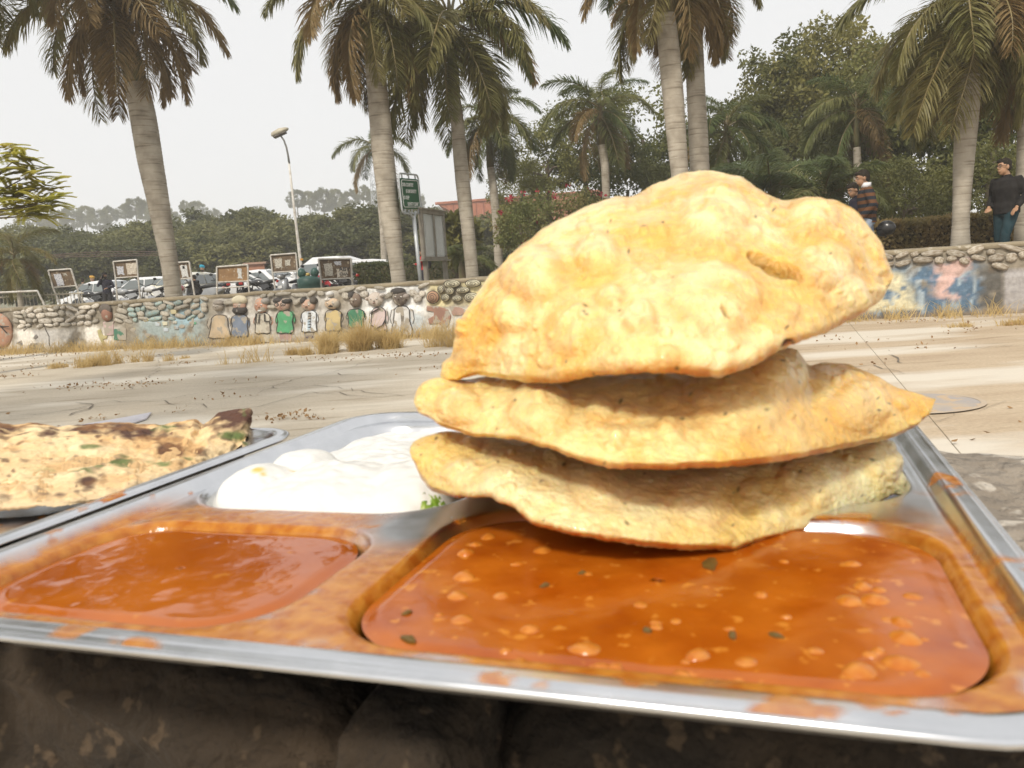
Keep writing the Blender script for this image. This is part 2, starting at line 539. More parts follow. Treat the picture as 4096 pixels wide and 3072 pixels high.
# ---- raised ground behind the wall
nu, nv = 40, 60
us = np.linspace(-120, WLEN + 120, nu); vv = np.concatenate([np.linspace(0.35, 16, 20), np.geomspace(18, 700, nv - 20)])
V = []
for v in vv:
    for u in us:
        k = 1.0 + max(0, (v - 16) / 60)
        p = WORG + WDIR * (WLEN / 2 + (u - WLEN / 2) * k) + WNRM * v
        V.append((p.x, p.y, 0.56 - 0.11 * float(sstep(2.0, 12.0, v))))
Q = [(j * nu + i, j * nu + i + 1, (j + 1) * nu + i + 1, (j + 1) * nu + i) for j in range(nv - 1) for i in range(nu - 1)]
me = np_mesh('raised_ground', np.array(V), np.array(Q))
tag(link_mesh('raised_ground', me, mat('dry_earth', (0.22, 0.17, 0.11), (0.13, 0.12, 0.06), scale=0.4, rough=0.95, bump=0.6, bscale=20, bdist=0.03)),
    'dry earth and parking ground behind the wall', None, None, 'structure')
# ---- wooded hill far behind on the left
nu, nv = 60, 30
V = []
for j in range(nv):
    for i in range(nu):
        x = -230 + 330 * i / (nu - 1); y = 150 + 260 * j / (nv - 1)
        h = 17.0 * math.exp(-((x + 75) / 85) ** 2) * float(sstep(150, 235, y)) + 3 * math.sin(x * 0.05) * float(sstep(160, 230, y)) + 6 * math.exp(-((x - 40) / 50) ** 2) * float(sstep(150, 235, y))
        V.append((x, y, 0.55 + max(0, h)))
Q = [(j * nu + i, j * nu + i + 1, (j + 1) * nu + i + 1, (j + 1) * nu + i) for j in range(nv - 1) for i in range(nu - 1)]
HILL = np.array(V).reshape(nv, nu, 3)
tag(link_mesh('hill', np_mesh('hill', np.array(V), np.array(Q), True), mat('hill_scrub', (0.10, 0.11, 0.05), (0.16, 0.15, 0.08), scale=0.08, rough=0.95)),
    'low wooded hill far behind the trees', None, None, 'structure')
def hill_z(x, y):
    i = min(59, max(0, int(round((x + 230) / 330 * 59)))); j = min(29, max(0, int(round((y - 150) / 260 * 29))))
    return float(HILL[j, i, 2])

# ================================================================== the painted rubble wall
wall = empty('rubble_wall', WORG, WROT, 'long painted rubble stone wall with cartoon figures behind the plaza', 'wall')
def wall_colour(px, z, P):
    z = z * 1.168
    n1 = fbm(P, 2.2, 5, 1); n2 = fbm(P, 7.0, 4, 5); n3 = fbm(P * np.array([1, 1, 0.35]), 9.0, 4, 9)
    def blend(c, col, m): return c * (1 - m[:, None]) + np.array(col) * m[:, None]
    c = np.tile(np.array([0.27, 0.235, 0.18]), (len(px), 1)) * (0.75 + 0.5 * n2[:, None])
    wear = n1 * 0.6 + n2 * 0.4
    # white-washed plaster on the left below the rubble
    w = sstep(0.62, 0.5, z + (n1 - 0.5) * 0.25) * sstep(520, 430, px)
    c = blend(c, (0.76, 0.72, 0.65), w * sstep(0.66, 0.5, wear))
    w = sstep(330, 200, px) * sstep(50, 120, px) * sstep(0.62, 0.5, z)
    c = blend(c, (0.48, 0.46, 0.43), w * sstep(0.45, 0.55, n1))
    # faded blue-green between the reading figure and the row of figures
    w = sstep(520, 600, px) * sstep(860, 780, px)
    c = blend(c, (0.33, 0.40, 0.40), w * sstep(0.35, 0.55, n2) * 0.9)
    c = blend(c, (0.30, 0.45, 0.52), w * sstep(0.56, 0.64, n1) * 0.8)
    # grey plaster behind the figures
    w = sstep(830, 900, px) * sstep(1500, 1420, px)
    c = blend(c, (0.52, 0.49, 0.44), w * sstep(0.68, 0.42, wear))
    # whitewash with a blue cast up to the spiral stones
    w = sstep(1420, 1500, px) * sstep(1740, 1690, px)
    c = blend(c, (0.78, 0.78, 0.76), w * sstep(0.68, 0.45, wear))
    c = blend(c, (0.55, 0.62, 0.66), w * sstep(0.52, 0.62, n1) * 0.7)
    w = sstep(1690, 1740, px) * sstep(2500, 2200, px)
    c = blend(c, (0.66, 0.58, 0.34), w * sstep(0.55, 0.65, z) * sstep(0.7, 0.45, wear))
    c = blend(c, (0.62, 0.60, 0.55), w * sstep(0.62, 0.5, z))
    # faded colours at the right-hand end
    w = sstep(3350, 3440, px) * sstep(3930, 3880, px + (n1 - 0.5) * 220) * sstep(1.0, 0.8, z + (n2 - 0.5) * 0.4)
    c = blend(c, (0.10, 0.165, 0.24), w * sstep(0.3, 0.5, n2))
    c = blend(c, (0.42, 0.50, 0.55), w * sstep(0.56, 0.62, n3) * 0.8)
    c = blend(c, (0.10, 0.10, 0.10), w * sstep(0.6, 0.66, n1) * 0.8)
    w = sstep(3670, 3600, px + (z - 0.4) * 90 + (n1 - 0.5) * 160) * sstep(3300, 3420, px) * sstep(0.10, 0.16, z) * sstep(0.85, 0.7, z)
    c = blend(c, (0.66, 0.60, 0.40), w * sstep(0.7, 0.55, n2))
    w = sstep(3700, 3760, px + (n1 - 0.5) * 150) * sstep(3890, 3840, px + (n2 - 0.5) * 150) * sstep(0.22, 0.34, z + (n1 - 0.5) * 0.3) * sstep(1.0, 0.86, z)
    c = blend(c, (0.62, 0.42, 0.37), w * sstep(0.62, 0.5, n2) * 0.95)
    w = sstep(3890, 3930, px + (n2 - 0.5) * 110) * sstep(4015, 3985, px + (n1 - 0.5) * 90) * sstep(0.08, 0.16, z) * sstep(0.80, 0.66, z + (n1 - 0.5) * 0.2)
    c = blend(c, (0.10, 0.095, 0.085), w * sstep(0.66, 0.55, n2) * 0.95)
    w = sstep(4005, 4020, px) * sstep(0.74, 0.70, z)
    c = blend(c, (0.36, 0.34, 0.33), w)
    # grime running down from the top, earth splashed at the foot
    c = blend(c, (0.13, 0.10, 0.07), sstep(0.56, 0.72, n3) * sstep(0.2, 0.9, z) * 0.75)
    c = blend(c, (0.26, 0.19, 0.11), sstep(0.16, 0.02, z + (n2 - 0.5) * 0.15) * 0.8)
    return np.clip(c, 0, 1)
nu, nz = 760, 34
uu = np.linspace(0, WLEN, nu); zz = np.linspace(-0.03, WALL_H - 0.05, nz)
U_, Z_ = np.meshgrid(uu, zz)
Pl = np.stack([U_.ravel(), np.zeros(U_.size), Z_.ravel()], 1)
Pw = np.array(WORG)[None] + Pl[:, :1] * np.array(WDIR)[None] + Pl[:, 2:] * np.array([[0, 0, 1]])
d = Pw - np.array(CP); zf = d @ np.array(_F)
wpx = 2048 + FPX * (d @ np.array(CR)) / zf
yoff = -(fbm(Pl, 5, 4, 2) - 0.5) * 0.05 - 0.03 * sstep(0.565, 0.515, Pl[:, 2]) - 0.02
Pl[:, 1] = yoff
cc = wall_colour(wpx, Pl[:, 2], Pl)
Q = [(j * nu + i, j * nu + i + 1, (j + 1) * nu + i + 1, (j + 1) * nu + i) for j in range(nz - 1) for i in range(nu - 1)]
me = np_mesh('plaster_face', Pl, np.array(Q), True, cc)
m_plaster = col_mat('weathered_plaster', rough=0.92, bump=0.6, bscale=45, bdist=0.008, vary=0.18, vscale=18)
link_mesh('plaster_face', me, m_plaster, wall)
MB().box((WLEN / 2, 0.22, WALL_H / 2 - 0.03), (WLEN, 0.36, WALL_H - 0.04)).build('wall_core', mat('wall_cement', (0.25, 0.22, 0.17), (0.34, 0.30, 0.24), scale=3, rough=0.95), wall)
# rough cement coping
nu = 420; ring = []
uu = np.linspace(0, WLEN, nu)
prof = [(-0.035, WALL_H - 0.075), (-0.055, WALL_H - 0.045), (-0.045, WALL_H - 0.012), (0.0, WALL_H), (0.2, WALL_H + 0.004), (0.4, WALL_H - 0.002), (0.43, WALL_H - 0.06)]
V = []
for u in uu:
    for k, (y, z) in enumerate(prof): V.append((u, y, z))
V = np.array(V); V[:, 1] += (fbm(V, 3.0, 4, 3) - 0.5) * 0.07; V[:, 2] += (fbm(V, 2.2, 4, 8) - 0.5) * 0.05
npf = len(prof)
Q = [(i * npf + k, (i + 1) * npf + k, (i + 1) * npf + k + 1, i * npf + k + 1) for i in range(nu - 1) for k in range(npf - 1)]
link_mesh('coping', np_mesh('coping', V, np.array(Q), True), mat('coping_cement', (0.30, 0.25, 0.17), (0.20, 0.165, 0.11), scale=2.5, rough=0.95, bump=0.7, bscale=30, bdist=0.012, c3=(0.42, 0.38, 0.30), s3=9, t3=0.6), wall)

# stones of the rubble
def stone_mesh(seed, mat_):
    bm = bmesh.new(); bmesh.ops.create_icosphere(bm, subdivisions=2, radius=1.0)
    P = np.array([v.co for v in bm.verts])
    k = 0.55 + 0.9 * fbm(P, 1.5, 4, seed)
    for v, kk in zip(bm.verts, k):
        v.co *= kk
        v.co.x = math.copysign(abs(v.co.x) ** 0.8, v.co.x); v.co.z = math.copysign(abs(v.co.z) ** 0.8, v.co.z)
    for f in bm.faces: f.smooth = True
    me = bpy.data.meshes.new('stone'); bm.to_mesh(me); bm.free(); me.materials.append(mat_)
    return me
st_white = mat('limewashed_stone', (0.62, 0.58, 0.51), (0.44, 0.39, 0.32), scale=2.2, rough=0.9, bump=0.3, bscale=9, c3=(0.24, 0.19, 0.13), s3=3.0, t3=0.6, objrand=0.22)
st_grey = mat('river_stone', (0.40, 0.37, 0.31), (0.29, 0.26, 0.21), scale=2.0, rough=0.88, bump=0.3, bscale=9, c3=(0.15, 0.12, 0.085), s3=2.5, t3=0.62, objrand=0.25)
st_teal = mat('blue_green_stone', (0.26, 0.38, 0.38), (0.36, 0.38, 0.33), scale=1.8, rough=0.88, bump=0.3, bscale=9, c3=(0.2, 0.17, 0.12), s3=2.5, t3=0.58, objrand=0.25)
st_brown = mat('grimy_stone', (0.46, 0.42, 0.35), (0.22, 0.17, 0.115), scale=1.8, rough=0.9, bump=0.3, bscale=9, objrand=0.2)
stones = {k: [stone_mesh(s + o_, m_) for s in range(5)] for k, m_, o_ in (('w', st_white, 0), ('g', st_grey, 20), ('t', st_teal, 40), ('b', st_brown, 60))}
NO_STONE = []     # (px0, px1, py0, py1) boxes kept free for the relief figures
for x0, x1, y0, y1 in [(-60, 70, 1240, 1400), (395, 470, 1210, 1300), (840, 915, 1190, 1270), (935, 1000, 1178, 1260), (1015, 1085, 1185, 1255),
                       (1100, 1175, 1180, 1250), (1205, 1278, 1182, 1250), (1300, 1370, 1160, 1240), (1395, 1460, 1160, 1230), (1470, 1540, 1155, 1225),
                       (1565, 1655, 1145, 1225), (1705, 2080, 1118, 1240), (690, 730, 1230, 1260)]:
    NO_STONE.append((x0, x1, y0, y1))
rs = random.Random(5)
n_st = 0
for (row, zc, hh, rng_) in ((0, 0.895, 0.046, None), (1, 0.790, 0.056, None), (2, 0.685, 0.054, None), (3, 0.585, 0.046, None)):
    u = 1.0 + 0.15 * row
    while u < WLEN - 1.5:
        w = rs.uniform(0.05, 0.12) if rs.random() < 0.7 else rs.uniform(0.12, 0.19)
        u += w
        p = WORG + WDIR * u + Vector((0, 0, zc)); px, py = to_px(p)
        uc = u; u += w + rs.uniform(0.005, 0.03)
        if px < -80 or px > 4180 or 2020 < px < 3420: continue
        if any(a < px < b and c < py < d for a, b, c, d in NO_STONE): continue
        if px > 3420 and (row == 3 or (row == 2 and px < 3900) or (row == 2 and rs.random() < 0.5)): continue
        if row >= 2 and 860 < px < 1700: 
            if row == 3 or rs.random() < 0.35: continue
        if row == 3 and rs.random() < 0.15: continue
        kind = 'w' if px < 480 else ('t' if 520 < px < 800 and rs.random() < 0.65 else ('g' if px < 1400 else ('w' if px < 1700 else 'b')))
        if kind == 'w' and rs.random() < 0.25: kind = 'g'
        o = bpy.data.objects.new('stone', rs.choice(stones[kind])); COL.objects.link(o); o.parent = wall
        o.location = (uc, -0.045, zc + rs.uniform(-0.03, 0.025))
        o.scale = (w * 1.02, rs.uniform(0.032, 0.055), hh * rs.uniform(0.65, 1.2))
        o.rotation_euler = (0, rs.uniform(-0.4, 0.4), 0)
        n_st += 1
print('stones', n_st)
# ---- painted relief figures on the wall: every piece stands a little proud of the plaster
def paint(c, wear=0.62):
    key = 'paint_%02x%02x%02x_%d' % (int(c[0] * 99), int(c[1] * 99), int(c[2] * 99), int(wear * 100))
    g_ = sum(c) / 3; c = tuple(x * 0.74 + g_ * 0.22 + 0.015 for x in c); wear -= 0.10
    d = tuple(x * 0.72 for x in c)
    return mat(key, c, d, scale=5, rough=0.85, bump=0.25, bscale=30, bdist=0.006, c3=(0.36, 0.32, 0.26), s3=7, t3=wear, detail=8)
P_SKIN, P_DARK, P_WHITE, P_CREAM = (0.56, 0.30, 0.19), (0.05, 0.04, 0.033), (0.74, 0.72, 0.68), (0.62, 0.52, 0.36)
def ell(px, py, rx, ry, n=20, a0=0.0, a1=2 * PI):
    return [(px + rx * math.cos(a0 + (a1 - a0) * k / n), py - ry * math.sin(a0 + (a1 - a0) * k / n)) for k in range(n if a1 - a0 > 6.2 else n + 1)]
def relief(name, pts, c, depth, parent, wear=0.62, base=0.0):
    poly = [on_wall(x, y) for x, y in pts]
    mb = MB(); mb.prism(poly, -0.02, -0.058 - depth, 'xz', taper=0.93)
    return mb.build(name, paint(c, wear), parent, bevel=0.008)
def dome(name, px, py, rx, ry, c, depth, parent, wear=0.62, base=0.055):
    u, z = on_wall(px, py); u1, _ = on_wall(px + rx, py); _, z1 = on_wall(px, py - ry)
    mb = MB(); mb.ball((u, -base, z), (abs(u1 - u), depth, abs(z1 - z)), 14, 8)
    return mb.build(name, paint(c, wear), parent, smooth=True)
def line(name, pts, parent, w=0.012, c=P_DARK, out=0.10):
    P = [on_wall(x, y) for x, y in pts]
    mb = MB(); mb.tube([(u, -out, z) for u, z in P], w, 5)
    return mb.build(name, paint(c, 0.75), parent)
def figure(label, px, head, hr, skin, hair, body, bc, legs=None, lc=None, extra=()):
    r = empty('painted_figure', (0, 0, 0)); r.parent = wall; r['label'] = label
    hx, hy = head
    dome('head', hx, hy, hr[0], hr[1], skin, 0.085, r, 0.66)
    if hair:
        for (kind, x, y, rx, ry, c) in hair: dome(kind, x, y, rx, ry, c, 0.105 if kind != 'hair' else 0.095, r, 0.72)
    relief('body', body, bc, 0.02, r, 0.64)
    line('outline', body + [body[0]], r, 0.007, out=0.072)
    if legs: relief('legs', legs, lc, 0.008, r, 0.6)
    for s in (-1, 1):
        dome('eye', hx + s * hr[0] * 0.36, hy - hr[1] * 0.12, hr[0] * 0.2, hr[1] * 0.14, (0.72, 0.68, 0.6), 0.102, r, 0.8)
        dome('pupil', hx + s * hr[0] * 0.36, hy - hr[1] * 0.10, hr[0] * 0.09, hr[1] * 0.09, P_DARK, 0.112, r, 0.85)
    dome('nose', hx + hr[0] * 0.05, hy + hr[1] * 0.12, hr[0] * 0.15, hr[1] * 0.2, tuple(x * 0.9 for x in skin), 0.125, r, 0.7)
    bx0 = sum(q_[0] for q_ in body) / len(body); by0, by1 = min(q_[1] for q_ in body), max(q_[1] for q_ in body); bw = (max(q_[0] for q_ in body) - min(q_[0] for q_ in body)) / 2
    for s in (-1, 1):
        arm = [(bx0 + s * bw * 0.72, by0 + 8), (bx0 + s * bw * 1.02, by0 + 16), (bx0 + s * bw * 1.16, by0 + (by1 - by0) * 0.42), (bx0 + s * bw * 1.02, by0 + (by1 - by0) * 0.58), (bx0 + s * bw * 0.86, by0 + (by1 - by0) * 0.40)]
        relief('arm', arm, tuple(v * 0.9 for v in bc), 0.004, r, 0.62)
        line('arm_line', arm[1:4], r, 0.005, out=0.064)
    for e in extra: e(r)
    return r
def trunk_poly(x, y0, y1, w0, w1):
    h = y1 - y0; r_ = random.Random(int(x)); j = lambda: r_.uniform(-1.6, 1.6)
    R = [(0.34 * w0, y0), (0.70 * w0, y0 + 0.05 * h), (0.92 * w0, y0 + 0.14 * h), (0.98 * w0, y0 + 0.28 * h), (0.88 * (w0 + w1) / 2, y0 + 0.52 * h), (0.96 * w1, y0 + 0.78 * h), (w1, y1 - 2), (0.55 * w1, y1 + 3), (0.1 * w1, y1 + 1)]
    return [(x - dx + j(), y + j() * 0.5) for dx, y in R][::-1][::-1] + [(x + dx + j(), y + j() * 0.5) for dx, y in R[::-1]]
def legs_poly(x, y0, y1, w): return [(x - w, y0), (x + w, y0), (x + w * 0.85, y1), (x - w * 0.85, y1)]
def smile(x, y, w, c=(0.75, 0.73, 0.68)):
    return lambda r: dome('mouth', x, y, w, w * 0.4, c, 0.108, r, 0.85)
def stache(x, y, w):
    return lambda r: dome('moustache', x, y, w, w * 0.36, P_DARK, 0.118, r, 0.8)
def arms(x, y0, y1, w, c):
    def f(r):
        for s in (-1, 1): relief('arm', [(x + s * w, y0), (x + s * (w + 9), y0 + 10), (x + s * (w + 12), (y0 + y1) / 2 + 8), (x + s * (w + 2), y1), (x + s * (w - 3), (y0 + y1) / 2)], c, 0.0, r, 0.64)
    return f

figure('faded cream figure with a worn pale head, leftmost of the row', 886, (880, 1224), (21, 20), (0.45, 0.38, 0.30), [('hair', 884, 1212, 20, 12, (0.3, 0.25, 0.2))],
       trunk_poly(888, 1258, 1352, 34, 44), (0.60, 0.44, 0.25), legs_poly(888, 1352, 1372, 30), (0.5, 0.32, 0.22))
figure('bearded figure in a cream turban and blue robe', 966, (966, 1222), (24, 26), P_SKIN,
       [('turban', 966, 1200, 30, 20, (0.66, 0.58, 0.38)), ('beard', 967, 1240, 29, 19, P_DARK)], trunk_poly(968, 1256, 1346, 33, 34), (0.18, 0.23, 0.32), None, None,
       [smile(968, 1242, 10)])
figure('grinning brown-faced figure in a cream shirt with open vest', 1052, (1052, 1222), (27, 31), (0.58, 0.27, 0.15), [('hair', 1070, 1204, 16, 14, (0.3, 0.27, 0.23))],
       trunk_poly(1060, 1250, 1332, 30, 31), (0.68, 0.62, 0.48), legs_poly(1063, 1334, 1368, 27), (0.62, 0.55, 0.40),
       [smile(1053, 1242, 11, (0.8, 0.8, 0.77)), arms(1060, 1262, 1304, 30, (0.56, 0.27, 0.16)),
        lambda r: (line('vest_line', [(1037, 1252), (1036, 1290), (1048, 1290), (1050, 1256)], r), line('vest_line', [(1070, 1254), (1072, 1284), (1088, 1284)], r))])
figure('figure in glasses and a bright green dress', 1137, (1137, 1218), (29, 25), (0.60, 0.38, 0.27),
       [('hair', 1122, 1202, 22, 13, P_DARK), ('hair', 1154, 1204, 20, 12, P_DARK)], trunk_poly(1149, 1240, 1331, 33, 34), (0.06, 0.42, 0.16), legs_poly(1150, 1334, 1366, 27), (0.50, 0.30, 0.25),
       [lambda r: (line('glasses', ell(1127, 1217, 9, 6, 12) + [(1136, 1217)], r, 0.007, out=0.165), line('glasses', ell(1152, 1216, 10, 6, 12) + [(1162, 1216)], r, 0.007, out=0.165)),
        smile(1140, 1233, 6, (0.4, 0.15, 0.12))])
figure('moustached figure in a white and blue buttoned shirt', 1243, (1241, 1220), (27, 24), (0.56, 0.32, 0.2),
       [('hair', 1222, 1202, 12, 14, P_DARK), ('hair', 1262, 1202, 14, 15, (0.1, 0.08, 0.06))], trunk_poly(1245, 1240, 1326, 31, 30), (0.70, 0.74, 0.77), legs_poly(1243, 1328, 1352, 20), (0.16, 0.13, 0.15),
       [stache(1241, 1226, 9), lambda r: [dome('button', 1251, 1252 + 11 * k, 2.2, 2.2, P_DARK, 0.11, r, 0.9) for k in range(6)],
        lambda r: relief('shirt_stripe', [(1240, 1244), (1249, 1244), (1250, 1324), (1238, 1324)], (0.40, 0.55, 0.66), 0.024, r)])
figure('figure in a yellow tunic with a drooping moustache and white topknot', 1338, (1336, 1214), (30, 23), (0.60, 0.42, 0.25),
       [('topknot', 1327, 1176, 13, 12, P_WHITE), ('hair', 1322, 1197, 14, 8, (0.70, 0.66, 0.6))], trunk_poly(1342, 1237, 1322, 33, 33), (0.62, 0.46, 0.16), None, None, [stache(1337, 1223, 13)])
figure('dark grimy-faced figure in a green top', 1430, (1428, 1200), (24, 30), (0.22, 0.15, 0.10), [('hair', 1415, 1182, 14, 18, P_DARK)],
       trunk_poly(1432, 1235, 1308, 34, 32), (0.05, 0.28, 0.13))
figure('bald pale figure wrapped in a pink robe', 1508, (1509, 1197), (31, 30), (0.66, 0.55, 0.45), [('ear', 1478, 1195, 6, 8, (0.62, 0.5, 0.4)), ('ear', 1536, 1180, 8, 8, (0.7, 0.62, 0.54))],
       trunk_poly(1522, 1228, 1338, 28, 34), (0.66, 0.50, 0.47), None, None,
       [smile(1510, 1210, 8, (0.4, 0.2, 0.15)), lambda r: (line('robe_fold', [(1493, 1252), (1510, 1242), (1530, 1230)], r), line('robe_fold', [(1494, 1298), (1515, 1312), (1540, 1300), (1552, 1275)], r), line('robe_fold', [(1505, 1312), (1530, 1325), (1552, 1318)], r))])
figure('dark-faced figure in a long white robe, rightmost of the row', 1612, (1606, 1190), (30, 34), (0.17, 0.125, 0.09), [('hair', 1598, 1165, 30, 15, P_DARK), ('hair', 1632, 1185, 12, 12, (0.4, 0.33, 0.27))],
       trunk_poly(1615, 1222, 1342, 32, 42), (0.74, 0.73, 0.70), None, None,
       [lambda r: relief('grime_streak', [(1606, 1225), (1622, 1225), (1626, 1270), (1618, 1335), (1606, 1335), (1612, 1280)], (0.2, 0.17, 0.13), 0.024, r, 0.52)])

def spiral(px, py, rx, ry, c, parent=wall, turns=2.0):
    r = empty('spiral_stone', (0, 0, 0)); r.parent = parent
    dome('face', px, py, rx, ry, c, 0.07, r, 0.7)
    pts = []
    for k in range(34):
        t = k / 33; a = 2 * PI * turns * t; rr = 0.08 + 0.72 * t
        pts.append((px + rx * rr * math.cos(a), py + ry * rr * math.sin(a)))
    u0 = [on_wall(x, y) for x, y in pts]
    mb = MB(); uc, zc = on_wall(px, py); ur = abs(on_wall(px + rx, py)[0] - uc)
    P = []
    for k, (u, z) in enumerate(u0):
        rr = 0.08 + 0.72 * k / 33
        P.append((u, -0.055 - 0.072 * math.sqrt(max(0.05, 1 - rr * rr)), z))
    mb.tube(P, 0.0055, 5); mb.build('groove', paint(P_DARK, 0.8), r)
    line('outline', ell(px, py, rx, ry, 18) + [(px + rx, py)], r, 0.007, out=0.070)
    return r
spiral(1738, 1188, 25, 25, (0.52, 0.27, 0.13), turns=2.4)
for x, y, a, b in ((1815, 1135, 33, 15), (1898, 1133, 31, 14), (1770, 1157, 13, 15), (1806, 1163, 17, 15), (1858, 1160, 27, 12), (1788, 1190, 17, 14), (1834, 1193, 20, 12), (1892, 1188, 30, 18), (1945, 1160, 20, 14)):
    spiral(x, y, a, b, (0.66, 0.60, 0.38))
rr = empty('painted_snail', (0, 0, 0)); rr.parent = wall; rr['label'] = 'red-brown painted snail shape with a long lip'
relief('body', [(1710, 1222), (1760, 1222), (1800, 1235), (1812, 1262), (1805, 1300), (1785, 1320), (1760, 1295), (1720, 1298), (1716, 1275), (1740, 1262), (1740, 1245), (1708, 1240)], (0.42, 0.20, 0.12), 0.012, rr, 0.56)
relief('lip', [(1800, 1222), (1850, 1230), (1875, 1245), (1850, 1262), (1815, 1262)], (0.46, 0.26, 0.18), 0.012, rr, 0.55)
# basketball, reading figure and loose painted tiles at the left-hand end
rr = empty('painted_ball', (0, 0, 0)); rr.parent = wall; rr['label'] = 'large painted orange basketball'
dome('ball', 8, 1322, 54, 72, (0.52, 0.25, 0.13), 0.09, rr, 0.66)
line('seam', [(-38, 1292), (0, 1302), (60, 1304)], rr, 0.012, out=0.15); line('seam', [(12, 1262), (0, 1300), (20, 1390)], rr, 0.012, out=0.15); line('seam', [(0, 1285), (25, 1302), (50, 1330)], rr, 0.012, out=0.14)
rr = empty('painted_reader', (0, 0, 0)); rr.parent = wall; rr['label'] = 'painted reader with brown face, pink shirt and green book'
dome('hair', 430, 1238, 24, 26, (0.13, 0.10, 0.075), 0.06, rr, 0.75); dome('head', 436, 1258, 19, 28, (0.36, 0.15, 0.08), 0.09, rr, 0.7)
relief('shirt', [(420, 1286), (464, 1284), (466, 1340), (428, 1344)], (0.62, 0.42, 0.40), 0.01, rr, 0.52)
relief('trousers', [(398, 1318), (412, 1314), (422, 1340), (440, 1342), (438, 1354), (424, 1356), (432, 1384), (424, 1388), (404, 1345)], (0.58, 0.50, 0.18), 0.016, rr, 0.7)
relief('book', [(464, 1313), (516, 1312), (517, 1362), (464, 1360)], (0.06, 0.26, 0.15), 0.014, rr, 0.54)
for k, (x, y, a, c) in enumerate([(702, 1246, 13, (0.60, 0.52, 0.26)), (666, 1273, 9, (0.62, 0.6, 0.5)), (690, 1273, 9, (0.5, 0.48, 0.42)), (668, 1293, 11, (0.66, 0.62, 0.42)), (708, 1288, 9, (0.5, 0.5, 0.42)),
                                  (640, 1295, 12, (0.5, 0.58, 0.62)), (672, 1318, 11, (0.5, 0.58, 0.64)), (714, 1310, 10, (0.42, 0.48, 0.5))]):
    relief('painted_tile', [(x - a, y - a * 0.75), (x + a * 0.9, y - a * 0.6), (x + a, y + a * 0.7), (x - a * 0.8, y + a * 0.8)], c, 0.008, wall, 0.6)
relief('painted_cross', [(774, 1272), (784, 1272), (785, 1286), (795, 1288), (793, 1298), (784, 1297), (780, 1308), (770, 1308), (774, 1296), (764, 1294), (766, 1284), (774, 1285)], (0.08, 0.40, 0.2), 0.006, wall, 0.6)
for x, y in ((590, 1278), (598, 1340), (540, 1318), (735, 1305)):
    relief('painted_flower', ell(x, y, 13, 9, 9), (0.56, 0.46, 0.12), 0.0, wall, 0.5)
for pts in ([(100, 1312), (118, 1310), (104, 1326)], [(70, 1372), (98, 1358), (100, 1384)], [(118, 1390), (132, 1370), (180, 1370), (188, 1392), (165, 1402)], [(140, 1352), (152, 1336), (162, 1346), (152, 1358)]):
    relief('painted_rock', pts, (0.22, 0.20, 0.175), 0.004, wall, 0.66)
line('crack', [(188, 1302), (192, 1318), (206, 1345), (206, 1372), (212, 1395)], wall, 0.007, out=0.06)
# ================================================================== the ledge, the trays and the food
TH = 0.09                                   # rim of the trays lies this far below the lens
TA = math.radians(18.6)
def tw(a, b, z=0.0):
    """tray coordinates (across, away, height relative to the lens) to world"""
    return Vector((a * math.cos(TA) + b * math.sin(TA), -a * math.sin(TA) + b * math.cos(TA), CZ + z))
# ---- stone ledge
ledge = empty('stone_ledge', tw(-0.1, 0.37, -1.0), -TA, 'rough grey stone ledge that carries the two steel trays', 'ledge')
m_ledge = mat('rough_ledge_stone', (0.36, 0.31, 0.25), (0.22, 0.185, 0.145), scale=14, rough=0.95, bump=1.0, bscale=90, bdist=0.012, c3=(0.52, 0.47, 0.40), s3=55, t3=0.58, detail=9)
m_face = mat('shaded_ledge_stone', (0.058, 0.038, 0.021), (0.019, 0.014, 0.009), scale=9, rough=0.95, bump=1.0, bscale=70, bdist=0.012, c3=(0.085, 0.058, 0.034), s3=90, t3=0.6, detail=10)  # brown stone, darkened further so the colour holds the shade under the tray
NX, NY = 220, 60
V = []
for i in range(NX):
    a = -0.95 + 1.19 * i / (NX - 1)
    far = 0.505 + 0.062 * float(sstep(-0.15, 0.03, a))
    near = 0.25
    if a > 0.04:
        k = (a - 0.04) / 0.20
        far = 0.30 + (0.567 - 0.30) * math.sqrt(max(0, 1 - k ** 2.1))
    for j in range(NY):
        t = j / (NY - 1)
        b = near + (far - near) * t
        V.append((a, b, 0))
V = np.array(V)
n = fbm(V, 16, 5, 4) - 0.5
V2 = V.copy()
edge = np.minimum(1, np.minimum(np.tile(np.linspace(0, 1, NY), NX), np.tile(np.linspace(1, 0, NY), NX)) * 9)
V2[:, 2] = -0.122 + n * 0.022 * edge - 0.02 * (1 - edge) ** 2
V2[:, 2] = np.where((V[:, 0] < 0.075) & (V[:, 1] < 0.51), np.minimum(V2[:, 2], -0.1195), V2[:, 2])
lo = V2.copy(); lo[:, 2] = -0.60; lo[:, 1] = 0.27 + (lo[:, 1] - 0.25) * 0.9
top = V2
rim_i = [i * NY for i in range(NX)] + [(NX - 1) * NY + j for j in range(1, NY)] + [i * NY + NY - 1 for i in range(NX - 2, -1, -1)] + [j for j in range(NY - 2, 0, -1)]
Q = [(i * NY + j, (i + 1) * NY + j, (i + 1) * NY + j + 1, i * NY + j + 1) for i in range(NX - 1) for j in range(NY - 1)]
base = len(top); LV = [top]
SKS = 14
ctr = np.array([-0.35, 0.38])
for s in range(1, SKS + 1):
    zz_ = -0.142 - 0.87 * (s / SKS) ** 1.6
    r = top[rim_i].copy(); r[:, 2] = zz_
    r2 = r + 0.0; nn = fbm(r2, 14, 4, 6) - 0.5
    dirv = r2[:, :2] - ctr; dirv /= np.linalg.norm(dirv, axis=1)[:, None]
    r2[:, :2] += dirv * (nn[:, None] * 0.03 + 0.012 * math.sin(s * 0.9))
    LV.append(r2)
nr = len(rim_i)
